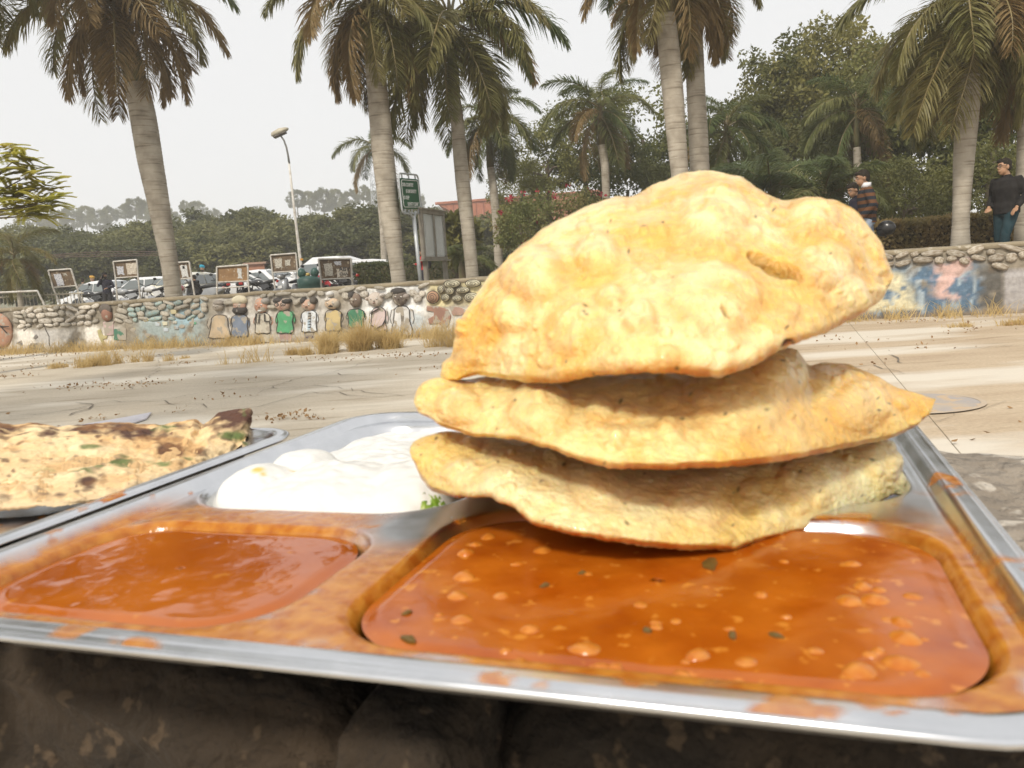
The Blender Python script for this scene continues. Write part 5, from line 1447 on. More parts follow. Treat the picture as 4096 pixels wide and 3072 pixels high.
# dense row of trees beyond the parking ground
row = [(-60, 960, 62), (110, 930, 64), (270, 950, 60), (420, 930, 66), (560, 960, 60), (730, 900, 64), (880, 920, 60), (1020, 880, 66), (1160, 880, 62), (1290, 870, 66), (1400, 930, 56), (1540, 900, 58), (1660, 900, 60),
       (1780, 930, 62), (60, 1060, 56), (300, 1060, 55), (520, 1060, 54), (760, 1040, 54), (960, 1020, 55), (1200, 1010, 54), (1440, 1010, 53), (1900, 960, 58), (-160, 1000, 60), (640, 1000, 58), (1100, 960, 57), (1730, 1010, 50), (1850, 1020, 52), (2010, 960, 55)]
side = ['beyond the railing', 'behind the leaning palm', 'behind the parked white cars', 'behind the street lamp', 'behind the green sign', 'behind the notice board']
ordn = ['leftmost', 'second', 'third', 'fourth', 'fifth', 'sixth', 'seventh', 'eighth', 'ninth', 'tenth', 'eleventh', 'twelfth', 'thirteenth', 'fourteenth', 'fifteenth', 'sixteenth', 'seventeenth']
order = sorted(range(len(row)), key=lambda k: row[k][0]); far_i = near_i = 0
for k in order:
    x, y, Y = row[k]
    p, h = place(x, y + (115 if Y >= 59.5 else 40), Y)
    back_row = Y >= 59.5
    if back_row: nm = '%s tree from the left in the taller back row beyond the parked cars' % ordn[min(16, far_i)] if far_i else 'leftmost tree in the taller back row beyond the parked cars'; far_i += 1
    else: nm = '%s tree from the left in the lower front row beyond the parked cars' % ordn[min(16, near_i)] if near_i else 'leftmost tree in the lower front row beyond the parked cars'; near_i += 1
    s = RNG.uniform(0.85, 1.15)
    tree(nm, p, CR_FAR[k % 3], max(2, h), (s * 1.05, s * 1.05, s * (0.85 if back_row else 0.75)), 0.28, 80 + k, 'tree row beyond the parking ground', spread=2.2, twigs=1)
# hazy trees on the hill
HT = [(190, 860), (235, 850), (290, 845), (340, 830), (395, 850), (440, 830), (500, 820), (540, 800), (590, 815), (640, 830), (745, 800), (790, 820), (1185, 770), (1235, 765), (1290, 775), (1340, 770), (1400, 770), (1450, 745), (1500, 770), (1590, 770), (1660, 780), (1750, 840), (130, 870), (690, 850), (850, 850), (1040, 840), (2110, 740), (2150, 710)]
for k, (x, y) in enumerate(sorted(HT)):
    Y = 215 + 20 * ((k * 7) % 5)
    p = at(x, y + 30, Y); gz = hill_z(p.x, p.y)
    s = RNG.uniform(0.6, 1.0)
    nm = 'hazy far tree on the hill, %s from the left' % ('number ' + ['one', 'two', 'three', 'four', 'five', 'six', 'seven', 'eight', 'nine', 'ten', 'eleven', 'twelve', 'thirteen', 'fourteen', 'fifteen', 'sixteen', 'seventeen', 'eighteen', 'nineteen', 'twenty',
                                                              'twenty-one', 'twenty-two', 'twenty-three', 'twenty-four', 'twenty-five', 'twenty-six', 'twenty-seven', 'twenty-eight'][k])
    tree(nm, (p.x, p.y, gz), CR_FAR[k % 3], max(1.5, p.z - gz), (s * 1.1, s * 1.1, s * 1.3), 0.3, 140 + k, 'hazy trees on the hill', spread=2.0, twigs=1)

def bush(name, label, px, py, Y, rx, ry, rz, mat_, n, per, size, seed, cat='bush', flowers=0, group=None):
    p = at(px, py, Y); g = ground_z(p)
    root = empty(name, (p.x, p.y, g), 0, label, cat, group)
    link_mesh('foliage', crown_mesh('foliage', rx, ry, rz, n, per, size, seed, mat_, clump=0.27, hollow=0.5), None, root, (0, 0, p.z - g))
    mb = MB(); branching(mb, Vector((0, 0, -0.1)), Vector((0, 0, max(0.4, p.z - g))), 0.07, seed, rx * 0.6, n=7, z0=0.2); mb.build('stems', m_wood, root)
    if flowers:
        me = crown_mesh('flowers', rx * 1.05, ry * 1.05, rz * 1.05, flowers, 9, size * 0.75, seed + 9, L_FLOWER, clump=0.05, hollow=0.9, aspect=0.9)
        tag(link_mesh('flowers', me, None, root, (0, 0, p.z - g)), kind='stuff')
    return root
bush('bougainvillea_bush', 'wide bush with magenta flowers left of the top bread', 2230, 880, 24, 1.9, 1.2, 0.95, L_RED, 110, 60, 0.11, 61, flowers=26)
bush('bougainvillea_bush', 'smaller green bush with red flowers under the red sandstone wall', 2085, 930, 25.5, 0.8, 0.8, 0.7, L_YEL, 60, 50, 0.11, 62, flowers=18)
bush('banana_bush', 'bright yellow-green bush right of the notice board', 1820, 960, 28, 0.75, 0.6, 0.9, L_YEL, 40, 30, 0.4, 63)
def hedge(label, pa, pb, Y0, Y1, top_py, depth, mat_, seed, per=5200, size=0.085, name='clipped_hedge'):
    A, B = at(pa, top_py[0], Y0), at(pb, top_py[1], Y1)
    g = min(ground_z(A), ground_z(B)); zt = (A.z + B.z) / 2
    d = Vector((B.x - A.x, B.y - A.y, 0)); L = d.length; rz = math.atan2(d.y, d.x)
    root = empty(name, (A.x, A.y, g), rz, label, 'hedge')
    h = max(0.3, zt - g)
    gq = np.random.default_rng(seed); n = per
    P = np.stack([gq.random(n) * L, gq.random(n) * depth, gq.random(n) * h], 1)
    face = gq.integers(0, 5, n)
    P[face <= 1, 1] = gq.random((face <= 1).sum()) ** 2 * 0.12
    P[face == 2, 2] = h - gq.random((face == 2).sum()) ** 2 * 0.1
    P[:, 2] += (fbm(P, 2.0, 3, seed) - 0.5) * 0.12; P[:, 1] += (fbm(P, 3.0, 3, seed + 1) - 0.5) * 0.14
    V, Q = leaf_cloud(P, np.full(n, 0.03), 1, size, seed, 0.55)
    me = np_mesh('foliage', V, Q); me.materials.append(mat_); link_mesh('foliage', me, None, root)
    mb = MB(); mb.box((L / 2, depth / 2, h / 2 - 0.06), (L - 0.15, depth - 0.16, h - 0.12)); mb.build('twig_core', mat('hedge_twigs', (0.07, 0.065, 0.028), (0.11, 0.09, 0.045), scale=9, rough=0.95), root)
    return root
hedge('clipped green hedge running behind the green sign and notice board', 1590, 2075, 31, 29.5, (1045, 1022), 0.9, L_HEDGE, 71, per=9000)
hedge('rounded green hedge end beside the political poster board', 1400, 1575, 27.5, 27, (1052, 1048), 0.9, L_HEDGE, 72, per=5000)
hedge('low red-leaved hedge behind the right end of the wall', 3380, 4250, 14.6, 13.6, (890, 850), 0.9, L_RED, 73, per=22000, size=0.085, name='red_hedge')
# pinnate branch reaching in at the left edge
L_PIN = leaf_mat('leaves_pinnate', (0.36, 0.38, 0.07), (0.55, 0.47, 0.11), trans=0.6, scale=2.0)
p = at(-260, 860, 12.0); g = 0.0
root = empty('pinnate_tree', (p.x, p.y, 0), 0, 'leafy tree with feathery yellow-green leaves at the left edge', 'tree')
mbw = MB(); mbw.tube([(0, 0, 0), (0.1, 0.1, 1.2), (0.0, 0.1, p.z)], [0.16, 0.13, 0.10], 10)
r = random.Random(4); VV, QQ = [], []
def pinnate(base, d, L):
    n = 11; side = d.cross(Vector((0, 0, 1))).normalized(); up = side.cross(d)
    for k in range(n):
        s = base + d * (L * (k + 1) / n) + Vector((0, 0, -0.25 * L * (k / n) ** 2))
        for sg in (-1, 1):
            ax = (side * sg + d * 0.5 + Vector((0, 0, -0.25))).normalized(); ll = 0.105 * (1 - 0.4 * k / n); w = 0.022
            b = len(VV); sd2 = ax.cross(up).normalized() * w
            VV.extend([s, s + ax * ll * 0.5 + sd2, s + ax * ll, s + ax * ll * 0.5 - sd2]); QQ.append((b, b + 1, b + 2, b + 3))
for (bx, by) in ((20, 760), (60, 640), (30, 830), (120, 700), (150, 820), (190, 740), (80, 780), (10, 690), (170, 860), (100, 850), (0, 600), (215, 800)):
    e = at(bx, by, 12.0 + r.uniform(-0.3, 0.3)) - Vector((p.x, p.y, 0))
    m_ = Vector((0, 0.1, p.z)).lerp(e, 0.5) + Vector((0, 0, -0.05))
    mbw.tube([(0, 0.1, p.z), m_, e], [0.03, 0.016, 0.006], 6)
    for k in range(16):
        az = r.uniform(0, 6.28); d = Vector((math.cos(az), math.sin(az) * 0.7, r.uniform(-0.2, 0.5))).normalized()
        pinnate(e + Vector((r.uniform(-0.1, 0.1), r.uniform(-.1, .1), r.uniform(-0.08, 0.08))), d, r.uniform(0.22, 0.36))
me = np_mesh('foliage', np.array([tuple(v) for v in VV]), np.array(QQ)); me.materials.append(L_PIN); link_mesh('foliage', me, None, root)
mbw.build('trunk', m_wood, root)

# ================================================================== dry grass, weeds and litter
m_straw = leaf_mat('dry_straw', (0.72, 0.57, 0.29), (0.55, 0.39, 0.16), trans=0.45, rough=0.8, scale=3.0, objrand=False)
m_litter = leaf_mat('dry_leaf_litter', (0.24, 0.14, 0.06), (0.34, 0.21, 0.10), trans=0.1, rough=0.9, scale=6.0, objrand=False)
def blades(points, hmin, hmax, seed, lean=0.5, w=0.006):
    g = np.random.default_rng(seed); n = len(points); P = np.asarray(points)
    h = g.uniform(hmin, hmax, n)[:, None]; az = g.uniform(0, 2 * PI, n); ln = g.uniform(0.1, lean, n)
    d = np.stack([np.cos(az) * ln, np.sin(az) * ln, np.ones(n)], 1); d /= np.linalg.norm(d, axis=1)[:, None]
    sd_ = np.stack([-np.sin(az + 1), np.cos(az + 1), np.zeros(n)], 1) * w
    m_ = P + d * h * 0.6; t = P + d * h + np.stack([np.cos(az) * ln, np.sin(az) * ln, -0.25 * np.ones(n)], 1) * h * 0.4
    V = np.stack([P - sd_, P + sd_, m_ + sd_ * 0.7, m_ - sd_ * 0.7, t + sd_ * 0.15, t - sd_ * 0.15], 1).reshape(-1, 3)
    i = np.arange(n)[:, None] * 6
    Q = np.concatenate([i + np.array([[0, 1, 2, 3]]), i + np.array([[3, 2, 4, 5]])])
    return V, Q
def tuft(label, px, py, rad, n, hmin, hmax, seed):
    """several clumps whose stems fan outwards, tallest in the middle"""
    p = onz(px, py, 0.0); g = np.random.default_rng(seed)
    VV, QQ, off = [], [], 0
    nc = max(3, int(rad * 26))
    for c in range(nc):
        a = g.uniform(0, 2 * PI); rr = rad * g.random() ** 0.6; cx, cy = math.cos(a) * rr * 1.5, math.sin(a) * rr * 0.55
        k = max(6, n // nc); hk = (1 - 0.75 * (rr / rad) ** 1.5) * g.uniform(0.6, 1.1)
        az = g.uniform(0, 2 * PI, k); ln = np.abs(g.normal(0, 0.55, k)); h = g.uniform(hmin, hmax, k) * hk
        P = np.stack([cx + g.normal(0, 0.05, k), cy + g.normal(0, 0.04, k), np.zeros(k)], 1)
        d = np.stack([np.cos(az) * ln, np.sin(az) * ln, np.ones(k)], 1); d /= np.linalg.norm(d, axis=1)[:, None]
        sd_ = np.stack([np.cos(g.uniform(0, 6.28, k)), np.sin(g.uniform(0, 6.28, k)), np.zeros(k)], 1) * 0.0035
        hh = h[:, None]; m_ = P + d * hh * 0.55; t = P + d * hh + np.stack([np.cos(az) * ln, np.sin(az) * ln, -0.5 * ln], 1) * hh * 0.45
        V = np.stack([P - sd_, P + sd_, m_ + sd_ * 0.8, m_ - sd_ * 0.8, t + sd_ * 0.3, t - sd_ * 0.3], 1).reshape(-1, 3)
        i = np.arange(k)[:, None] * 6 + off
        VV.append(V); QQ.append(np.concatenate([i + np.array([[0, 1, 2, 3]]), i + np.array([[3, 2, 4, 5]])])); off += 6 * k
    o = link_mesh('dry_grass_tuft', np_mesh('dry_grass_tuft', np.concatenate(VV), np.concatenate(QQ)), m_straw, None, (p.x, p.y, 0))
    return tag(o, label, 'grass tuft', 'dry grass tufts at the foot of the wall')
tuft('large dense tuft of dry golden grass in front of the painted figures', 1385, 1405, 0.55, 4200, 0.3, 0.78, 1)
tuft('sparse tall dry grass tuft beside the middle bread', 1790, 1385, 0.35, 420, 0.3, 0.7, 2)
tuft('wide low tuft of dry grass at the left of the plaza', 480, 1455, 0.75, 2000, 0.08, 0.34, 3)
tuft('thin lone tuft of dry grass left of the large golden tuft', 995, 1450, 0.3, 120, 0.15, 0.45, 4)
tuft('low dry grass patch at the right end of the wall', 3990, 1300, 0.5, 900, 0.06, 0.16, 5)
# strip of dry grass and weeds along the foot of the wall
g = np.random.default_rng(8); P = []
for k in range(13000):
    px = g.uniform(-100, 4200)
    dens = 0.08 + 0.95 * float(np.clip((vnoise(np.array([[px * 0.012, 3.0, 1.0]]))[0] * 0.6 + vnoise(np.array([[px * 0.05, 9.0, 1.0]]))[0] * 0.4 - 0.36) * 3.5, 0, 1))
    if px > 3300: dens *= 0.35
    if g.random() > dens: continue
    u = on_wall(px, 1200)[0]; q = WORG + WDIR * u - WNRM * (0.08 + abs(g.normal()) * 0.28); P.append((q.x, q.y, 0))
V, Q = blades(P, 0.06, 0.36, 9, 1.0, 0.005)
tag(link_mesh('dry_grass', np_mesh('dry_grass', V, Q), m_straw), 'dry grass and weeds along the foot of the painted wall', 'dry grass', None, 'stuff')
# leaf litter and small weeds in the joints
P = []
for (x, y, n, s) in ((550, 1545, 60, 0.25), (30, 1510, 40, 0.2), (230, 1555, 16, 0.12), (330, 1545, 20, 0.14), (410, 1547, 18, 0.12), (260, 1470, 60, 0.4), (1480, 1430, 50, 0.35), (1690, 1425, 40, 0.3), (1250, 1442, 30, 0.3), (750, 1455, 24, 0.16), (1150, 1675, 50, 0.14),
                     (1250, 1678, 10, 0.06), (380, 1680, 18, 0.08), (700, 1650, 8, 0.05), (920, 1590, 16, 0.2), (1780, 1470, 30, 0.25), (3650, 1290, 30, 0.3), (3380, 1500, 10, 0.2), (3680, 1395, 8, 0.1), (3850, 1330, 12, 0.2), (4050, 1300, 40, 0.4), (3560, 1380, 10, 0.3), (100, 1430, 160, 0.9), (420, 1440, 120, 0.8), (900, 1535, 10, 0.2), (3300, 1360, 14, 0.3)):
    c = onz(x, y, 0.0)
    for k in range(n): P.append((c.x + g.normal() * s, c.y + g.normal() * s * 0.5, 0.012 + abs(g.normal()) * 0.02))
for k in range(120):
    px, py = g.uniform(-50, 4150), g.uniform(1290, 1800); c = onz(px, py, 0.0)
    if (c - WORG).dot(WNRM) > -0.1: continue
    P.append((c.x, c.y, 0.014))
V, Q = leaf_cloud(np.array(P), np.full(len(P), 0.012), 1, 0.04, 12, 0.6, up=1.2)
tag(link_mesh('leaf_litter', np_mesh('leaf_litter', V, Q), m_litter), 'dry brown leaves and weeds scattered on the plaza', 'leaf litter', None, 'stuff')

# trees standing out of the frame at the left; their crowns shade the near left of the plaza
CR_SHADE = crown_mesh('crown', 2.9, 2.9, 1.4, 16, 190, 0.17, 321, L_MID, clump=0.25, hollow=0.1)
for k, (x, y, cz, lab) in enumerate(((-7.0, 2.8, 6.4, 'leafy tree outside the left edge, nearest the lens'), (-5.0, -0.6, 6.6, 'leafy tree outside the left edge, beside the ledge'), (-7.4, 4.4, 6.8, 'leafy tree outside the left edge, nearest the wall'), (-4.6, 3.6, 7.6, 'tall leafy tree just outside the left edge, over the plaza'))):
    tree(lab, (x, y, 0.0), CR_SHADE, cz, (1.0, 1.0, 1.0), 0.16, 400 + k, 'trees beside the plaza', spread=1.4)
# ================================================================== lamp, signs, boards, railing, building
m_galv = mat('galvanised_steel', (0.52, 0.55, 0.57), (0.40, 0.42, 0.43), scale=5, rough=0.5, metal=0.3)
m_white_paint = mat('white_metal_paint', (0.62, 0.60, 0.55), (0.45, 0.41, 0.35), scale=6, rough=0.6, c3=(0.22, 0.15, 0.09), s3=22, t3=0.64)
m_black = mat('black_rubber', (0.015, 0.015, 0.016), (0.03, 0.03, 0.032), scale=20, rough=0.6)
m_darkplastic = mat('dark_plastic', (0.03, 0.032, 0.035), (0.05, 0.05, 0.055), scale=12, rough=0.35)
m_chrome = mat('bright_metal', (0.55, 0.55, 0.56), (0.42, 0.42, 0.43), scale=9, rough=0.25, metal=0.9)

def text_mesh(name, body, size, mat_, parent, loc, rot, sx=1.0, align='LEFT'):
    cu = bpy.data.curves.new(name, 'FONT'); cu.body = body; cu.size = size; cu.extrude = 0.002; cu.align_x = align; cu.resolution_u = 3; cu.offset = size * 0.012
    tmp = bpy.data.objects.new(name, cu); COL.objects.link(tmp)
    dg = bpy.context.evaluated_depsgraph_get()
    me = bpy.data.meshes.new_from_object(tmp.evaluated_get(dg)); bpy.data.objects.remove(tmp, do_unlink=True)
    me.name = name; me.materials.clear()
    o = link_mesh(name, me, mat_, parent, loc, rot); o.scale = (sx, 1, 1)
    return o
# ---- street lamp
LY = 34.0
b = at(1214, 1150, LY); g = ground_z(b)
lamp = empty('street_lamp', (b.x, b.y, g), 0, 'tall white street lamp post with a curved arm and boxy lamp head', 'street lamp')
def rel(px, py, Y=LY, o=lamp): return at(px, py, Y) - Vector(o.location)
mb = MB(); mb.tube([(0, 0, 0), rel(1208, 1100), rel(1180, 860), rel(1156, 650)], [0.075, 0.07, 0.055, 0.042], 12); mb.build('post', m_white_paint, lamp, smooth=True)
mb = MB(); mb.tube([rel(1157, 655), rel(1152, 620), rel(1146, 590), rel(1136, 562), rel(1122, 542)], [0.045, 0.04, 0.038, 0.036, 0.034], 8); mb.build('arm', mat('lamp_arm_metal', (0.12, 0.12, 0.11), (0.2, 0.19, 0.17), scale=8, rough=0.6), lamp, smooth=True)
c = rel(1118, 530)
mb = MB(); R3 = Matrix.Rotation(R_(-20), 3, 'Y')
for (z, sx, sy) in ((0,0,0),): pass
prof = [(-0.36, 0.02, 0.10), (-0.30, 0.13, 0.17), (0.05, 0.17, 0.19), (0.30, 0.10, 0.13), (0.40, 0.04, 0.07)]
vs_, fs_ = [], []
for (x, rz_, ry_) in prof:
    for k in range(12):
        th = 2 * PI * k / 12; vs_.append(R3 @ Vector((x, ry_ * math.cos(th), rz_ * max(-0.45, math.sin(th)))) + c)
for i in range(len(prof) - 1):
    for k in range(12): fs_.append((i * 12 + k, i * 12 + (k + 1) % 12, (i + 1) * 12 + (k + 1) % 12, (i + 1) * 12 + k))
fs_ += [tuple(range(12)), tuple(48 + k for k in range(12))]
hd = mb.add(vs_, fs_).build('lamp_head', mat('lamp_cream', (0.50, 0.46, 0.34), (0.34, 0.30, 0.22), scale=5, rough=0.5), lamp, smooth=True)
MB().box(c + R3 @ Vector((-0.02, 0, -0.10)), (0.56, 0.30, 0.06), R3).build('lens', mat('lamp_lens', (0.06, 0.045, 0.035), (0.10, 0.08, 0.06), scale=9, rough=0.3), hd, bevel=0.02)
MB().tube([rel(1206, 1042), rel(1205, 1034)], 0.073, 12).build('orange_band', mat('orange_tape', (0.6, 0.28, 0.03)), lamp)

# ---- green message sign
SY = 16.0; SA = R_(71)
b = at(1684, 1128, SY); g = ground_z(b)
sign = empty('message_sign', (b.x, b.y, g), 0, 'green metal sign on a grey post reading OUR COUNTRY IS OUR IDENTITY', 'sign')
cs = at(1643, 775, SY) - Vector(sign.location)
top = at(1650, 855, SY) - Vector(sign.location)
MB().tube([(0, 0, 0), top + Vector((0.02, 0, -0.05))], [0.04, 0.036], 12).build('post', m_galv, sign, smooth=True)
mb = MB(); u = Vector((math.cos(SA), math.sin(SA), 0))
for s in (-1, 1): mb.tube([top + Vector((0.02, 0, -0.12)), top + u * 0.16 * s + Vector((0, 0, 0.05))], 0.022, 8)
mb.build('fork_bracket', m_galv, sign)
sw, sh = 0.82, 0.58
def rrpoly(w, h, r, n=5):
    P = []
    for (cx, cy, a0) in ((w / 2 - r, h / 2 - r, 0), (-w / 2 + r, h / 2 - r, PI / 2), (-w / 2 + r, -h / 2 + r, PI), (w / 2 - r, -h / 2 + r, 1.5 * PI)):
        for k in range(n + 1): P.append((cx + r * math.cos(a0 + PI / 2 * k / n), cy + r * math.sin(a0 + PI / 2 * k / n)))
    return P
m_green_sign = mat('green_sign_paint', (0.008, 0.085, 0.035), (0.014, 0.115, 0.05), scale=4, rough=0.4)
tilt = -0.055
panel = MB().prism(rrpoly(sw, sh, 0.06), 0.0, 0.02, 'xz').build('sign_panel', m_green_sign, sign, loc=cs, rot=(0, tilt, SA), bevel=0.004)
def frame(name, w, h, r, rad, y, parent, mat_, z=0):
    P = [(x, y, z_ + z) for x, z_ in rrpoly(w, h, r)]
    return MB().tube(P + [P[0]], rad, 6, cap=False).build(name, mat_, parent)
frame('white_border', sw - 0.07, sh - 0.07, 0.05, 0.008, -0.004, panel, mat('sign_white', (0.75, 0.76, 0.74)))
frame('outer_frame', sw + 0.06, sh + 0.17, 0.09, 0.018, 0.01, panel, m_galv)
for s in (-1, 1):
    for x in (-0.3, 0, 0.3): MB().box((x, 0.01, s * (sh / 2 + 0.045)), (0.03, 0.02, 0.09)).build('bracket', m_galv, panel)
m_sw = mat('sign_letters', (0.78, 0.79, 0.77))
for k, (s, x) in enumerate((('OUR COUNTRY', -0.35), ('IS OUR IDENTITY', -0.21), ('SO KEEP', -0.35), ('IDENTITY CLEAN"', -0.19))):
    text_mesh('lettering', s, 0.098, m_sw, panel, (x, -0.004, 0.135 - 0.122 * k), (PI / 2, 0, 0), sx=0.62 if k in (1, 3) else 0.7)
# ---- glazed notice board
NY_ = 16.9; NA = R_(72)
c = at(1733, 942, NY_); g = ground_z(c)
nb = empty('notice_board', (c.x, c.y, g), NA, 'glazed two-door notice board on metal legs beside the green sign', 'notice board')
zc = c.z - g; W_, H_ = 1.14, 0.93
m_frame = mat('weathered_aluminium', (0.24, 0.215, 0.175), (0.34, 0.31, 0.26), scale=7, rough=0.55, metal=0.2)
fr_ = MB()
fr_.box((0, 0, zc + H_ / 2), (W_ + 0.10, 0.09, 0.08)); fr_.box((0, 0, zc - H_ / 2), (W_ + 0.10, 0.09, 0.06)); fr_.box((-W_ / 2, 0, zc), (0.07, 0.085, H_ - 0.06)); fr_.box((W_ / 2, 0, zc), (0.07, 0.085, H_ - 0.06)); fr_.box((0, -0.03, zc), (0.05, 0.04, H_ - 0.06))
fr_.build('case_frame', m_frame, nb, bevel=0.006)
MB().box((0, 0.012, zc), (W_ - 0.06, 0.02, H_ - 0.06)).build('back_panel', mat('faded_backing', (0.80, 0.80, 0.76), (0.70, 0.70, 0.66), scale=2, rough=0.7, c3=(0.72, 0.71, 0.68), s3=4, t3=0.6), nb)
m_gl, nt_, b_ = new_mat('notice_glass'); setp(b_, Base_Color=(0.7, 0.74, 0.72, 1), Roughness=0.08)
_t = nt_.nodes.new('ShaderNodeBsdfTransparent'); _x = nt_.nodes.new('ShaderNodeMixShader'); _x.inputs[0].default_value = 0.22; nt_.links.new(_t.outputs[0], _x.inputs[1]); nt_.links.new(b_.outputs[0], _x.inputs[2]); nt_.links.new(_x.outputs[0], nt_.nodes['Material Output'].inputs[0])
for s in (-1, 1): MB().box((s * W_ / 4, -0.03, zc), (W_ / 2 - 0.08, 0.006, H_ - 0.10)).build('glass_door', m_gl, nb)
MB().box((0, -0.02, zc - H_ / 2 - 0.045), (W_ + 0.18, 0.15, 0.03)).build('ledge', m_frame, nb)
for s in (-1, 1): MB().box((s * (W_ / 2 - 0.05), 0, (zc - H_ / 2 - 0.06) / 2), (0.07, 0.09, zc - H_ / 2 - 0.06)).build('leg', m_frame, nb)
MB().box((0, 0.0, zc + H_ / 2 + 0.055), (W_ + 0.18, 0.14, 0.03), Matrix.Rotation(0.05, 3, 'X')).build('cap', m_frame, nb)
MB().prism([(-0.40, zc - 0.05), (-0.36, zc + 0.02), (-0.37, zc + 0.2), (-0.41, zc + 0.3), (-0.44, zc + 0.1)], -0.008, -0.004, 'xz').build('torn_paper', mat('paper_white', (0.75, 0.74, 0.71), (0.66, 0.65, 0.6), scale=9), nb)

# ---- poster boards
rs = random.Random(21)
paper = [mat('paper_%d' % k, c_, tuple(x * 0.8 for x in c_), scale=14, rough=0.9, c3=d_, s3=40, t3=0.55) for k, (c_, d_) in enumerate([((0.62, 0.62, 0.64), (0.16, 0.18, 0.28)), ((0.58, 0.55, 0.47), (0.12, 0.08, 0.05)), ((0.66, 0.60, 0.50), (0.3, 0.2, 0.12)), ((0.70, 0.70, 0.68), (0.4, 0.38, 0.34))])]
m_board = mat('stained_board', (0.10, 0.07, 0.045), (0.19, 0.13, 0.075), scale=4, rough=0.9, c3=(0.38, 0.31, 0.22), s3=14, t3=0.60, detail=8)
m_board_tan = mat('tan_board', (0.33, 0.20, 0.095), (0.24, 0.14, 0.065), scale=5, rough=0.9, c3=(0.55, 0.47, 0.36), s3=17, t3=0.62)
def poster_board(label, Y, q, feet, posters, mat_, text=None, lower_rail=False):
    """q: top-left, top-right, bottom-right, bottom-left of the panel in the photo"""
    C0 = at(*feet[0], Y); g = ground_z(C0)
    root = empty('poster_board', (C0.x, C0.y, g), 0, label, 'notice board', 'poster boards behind the wall')
    o = Vector(root.location)
    P = [at(x, y, Y) - o for x, y in q]
    F = [at(x, y, Y) - o for x, y in feet]
    for k in range(2):
        top = P[0] if k == 0 else P[1]; low = P[3] if k == 0 else P[2]; d = (low - top); foot = top + d * ((top.z) / max(0.01, -d.z)) if d.z < -0.01 else Vector((F[k].x, F[k].y, 0))
        f2 = Vector((F[k].x + (F[k].x - low.x) * 0.6, low.y, 0.0))
        MB().tube([top, low, F[k], f2], 0.028, 8).build('leg', m_white_paint, root)
    MB().tube([P[0], P[1]], 0.026, 8).build('top_rail', m_white_paint, root)
    MB().tube([P[3], P[2]], 0.02, 8).build('bottom_rail', m_white_paint, root)
    if lower_rail: MB().tube([P[3].lerp(F[0], 0.55), P[2].lerp(F[1], 0.45)], 0.02, 8).build('cross_rail', m_white_paint, root)
    off = Vector((0, 0.03, 0))
    mb = MB(); mb.add([p + off for p in P] + [p + off * 1.7 for p in P], [(0, 1, 2, 3), (7, 6, 5, 4), (0, 4, 5, 1), (1, 5, 6, 2), (2, 6, 7, 3), (3, 7, 4, 0)])
    pan = mb.build('panel', mat_, root)
    def uv(a, b): return P[0].lerp(P[1], a).lerp(P[3].lerp(P[2], a), b)
    for (a0, b0, a1, b1, k) in posters:
        n = 7; poly = []
        for t in np.linspace(0, 1, n)[:-1]: poly.append((a0 + (a1 - a0) * t, b0 + rs.uniform(0, 0.06)))
        for t in np.linspace(0, 1, n)[:-1]: poly.append((a1 - rs.uniform(0, 0.04), b0 + (b1 - b0) * t))
        for t in np.linspace(0, 1, n)[:-1]: poly.append((a1 - (a1 - a0) * t, b1 - rs.uniform(0, 0.09)))
        for t in np.linspace(0, 1, n)[:-1]: poly.append((a0 + rs.uniform(0, 0.04), b1 - (b1 - b0) * t))
        V_ = [uv(a, b) + Vector((0, 0.022, 0)) for a, b in poly]; m_ = len(V_)
        MB().add(V_ + [v + Vector((0, 0.006, 0)) for v in V_], [tuple(range(m_)), tuple(range(2 * m_ - 1, m_ - 1, -1))] + [(i, (i + 1) % m_, m_ + (i + 1) % m_, m_ + i) for i in range(m_)]).build('poster', paper[k], pan)
    if text:
        for (s, a, b, sz) in text:
            p = uv(a, b) + Vector((0, 0.012, 0)); ang = math.atan2((P[1] - P[0]).z, (P[1] - P[0]).x)
            text_mesh('lettering', s, sz, mat('poster_ink', (0.03, 0.03, 0.035)), pan, p, (PI / 2, -ang, 0))
    return root
poster_board('small leaning poster board nearest the railing, striped paper on its left', 26, [(193, 1082), (284, 1076), (305, 1143), (212, 1150)], [(238, 1212), (327, 1205)], [(0.16, 0.2, 0.5, 0.95, 0), (0.55, 0.2, 0.75, 0.4, 1)], m_board)
poster_board('tall poster board right of the man on the phone, white paper on its left', 27, [(453, 1047), (547, 1039), (552, 1106), (462, 1112)], [(470, 1200), (561, 1190)], [(0.08, 0.28, 0.40, 0.86, 0), (0.5, 0.15, 0.95, 0.9, 2)], m_board)
poster_board('poster board partly hidden by the leaning palm trunk', 24.5, [(672, 1053), (757, 1047), (767, 1112), (682, 1120)], [(690, 1190), (778, 1180)], [(0.52, 0.15, 0.85, 0.95, 3), (0.6, 0.2, 0.75, 0.45, 1)], m_board)
poster_board('wide tan poster board with a white torn strip', 25, [(867, 1068), (991, 1059), (993, 1124), (868, 1129)], [(868, 1175), (997, 1168)], [(0.64, 0.18, 0.80, 0.85, 3)], m_board_tan, lower_rail=True)
poster_board('poster board with peeled pale paper left of the lamp post', 27, [(1082, 1021), (1184, 1013), (1190, 1084), (1090, 1090)], [(1102, 1165), (1198, 1156)], [(0.1, 0.2, 0.42, 0.8, 1), (0.52, 0.3, 0.75, 0.7, 1)], m_board)
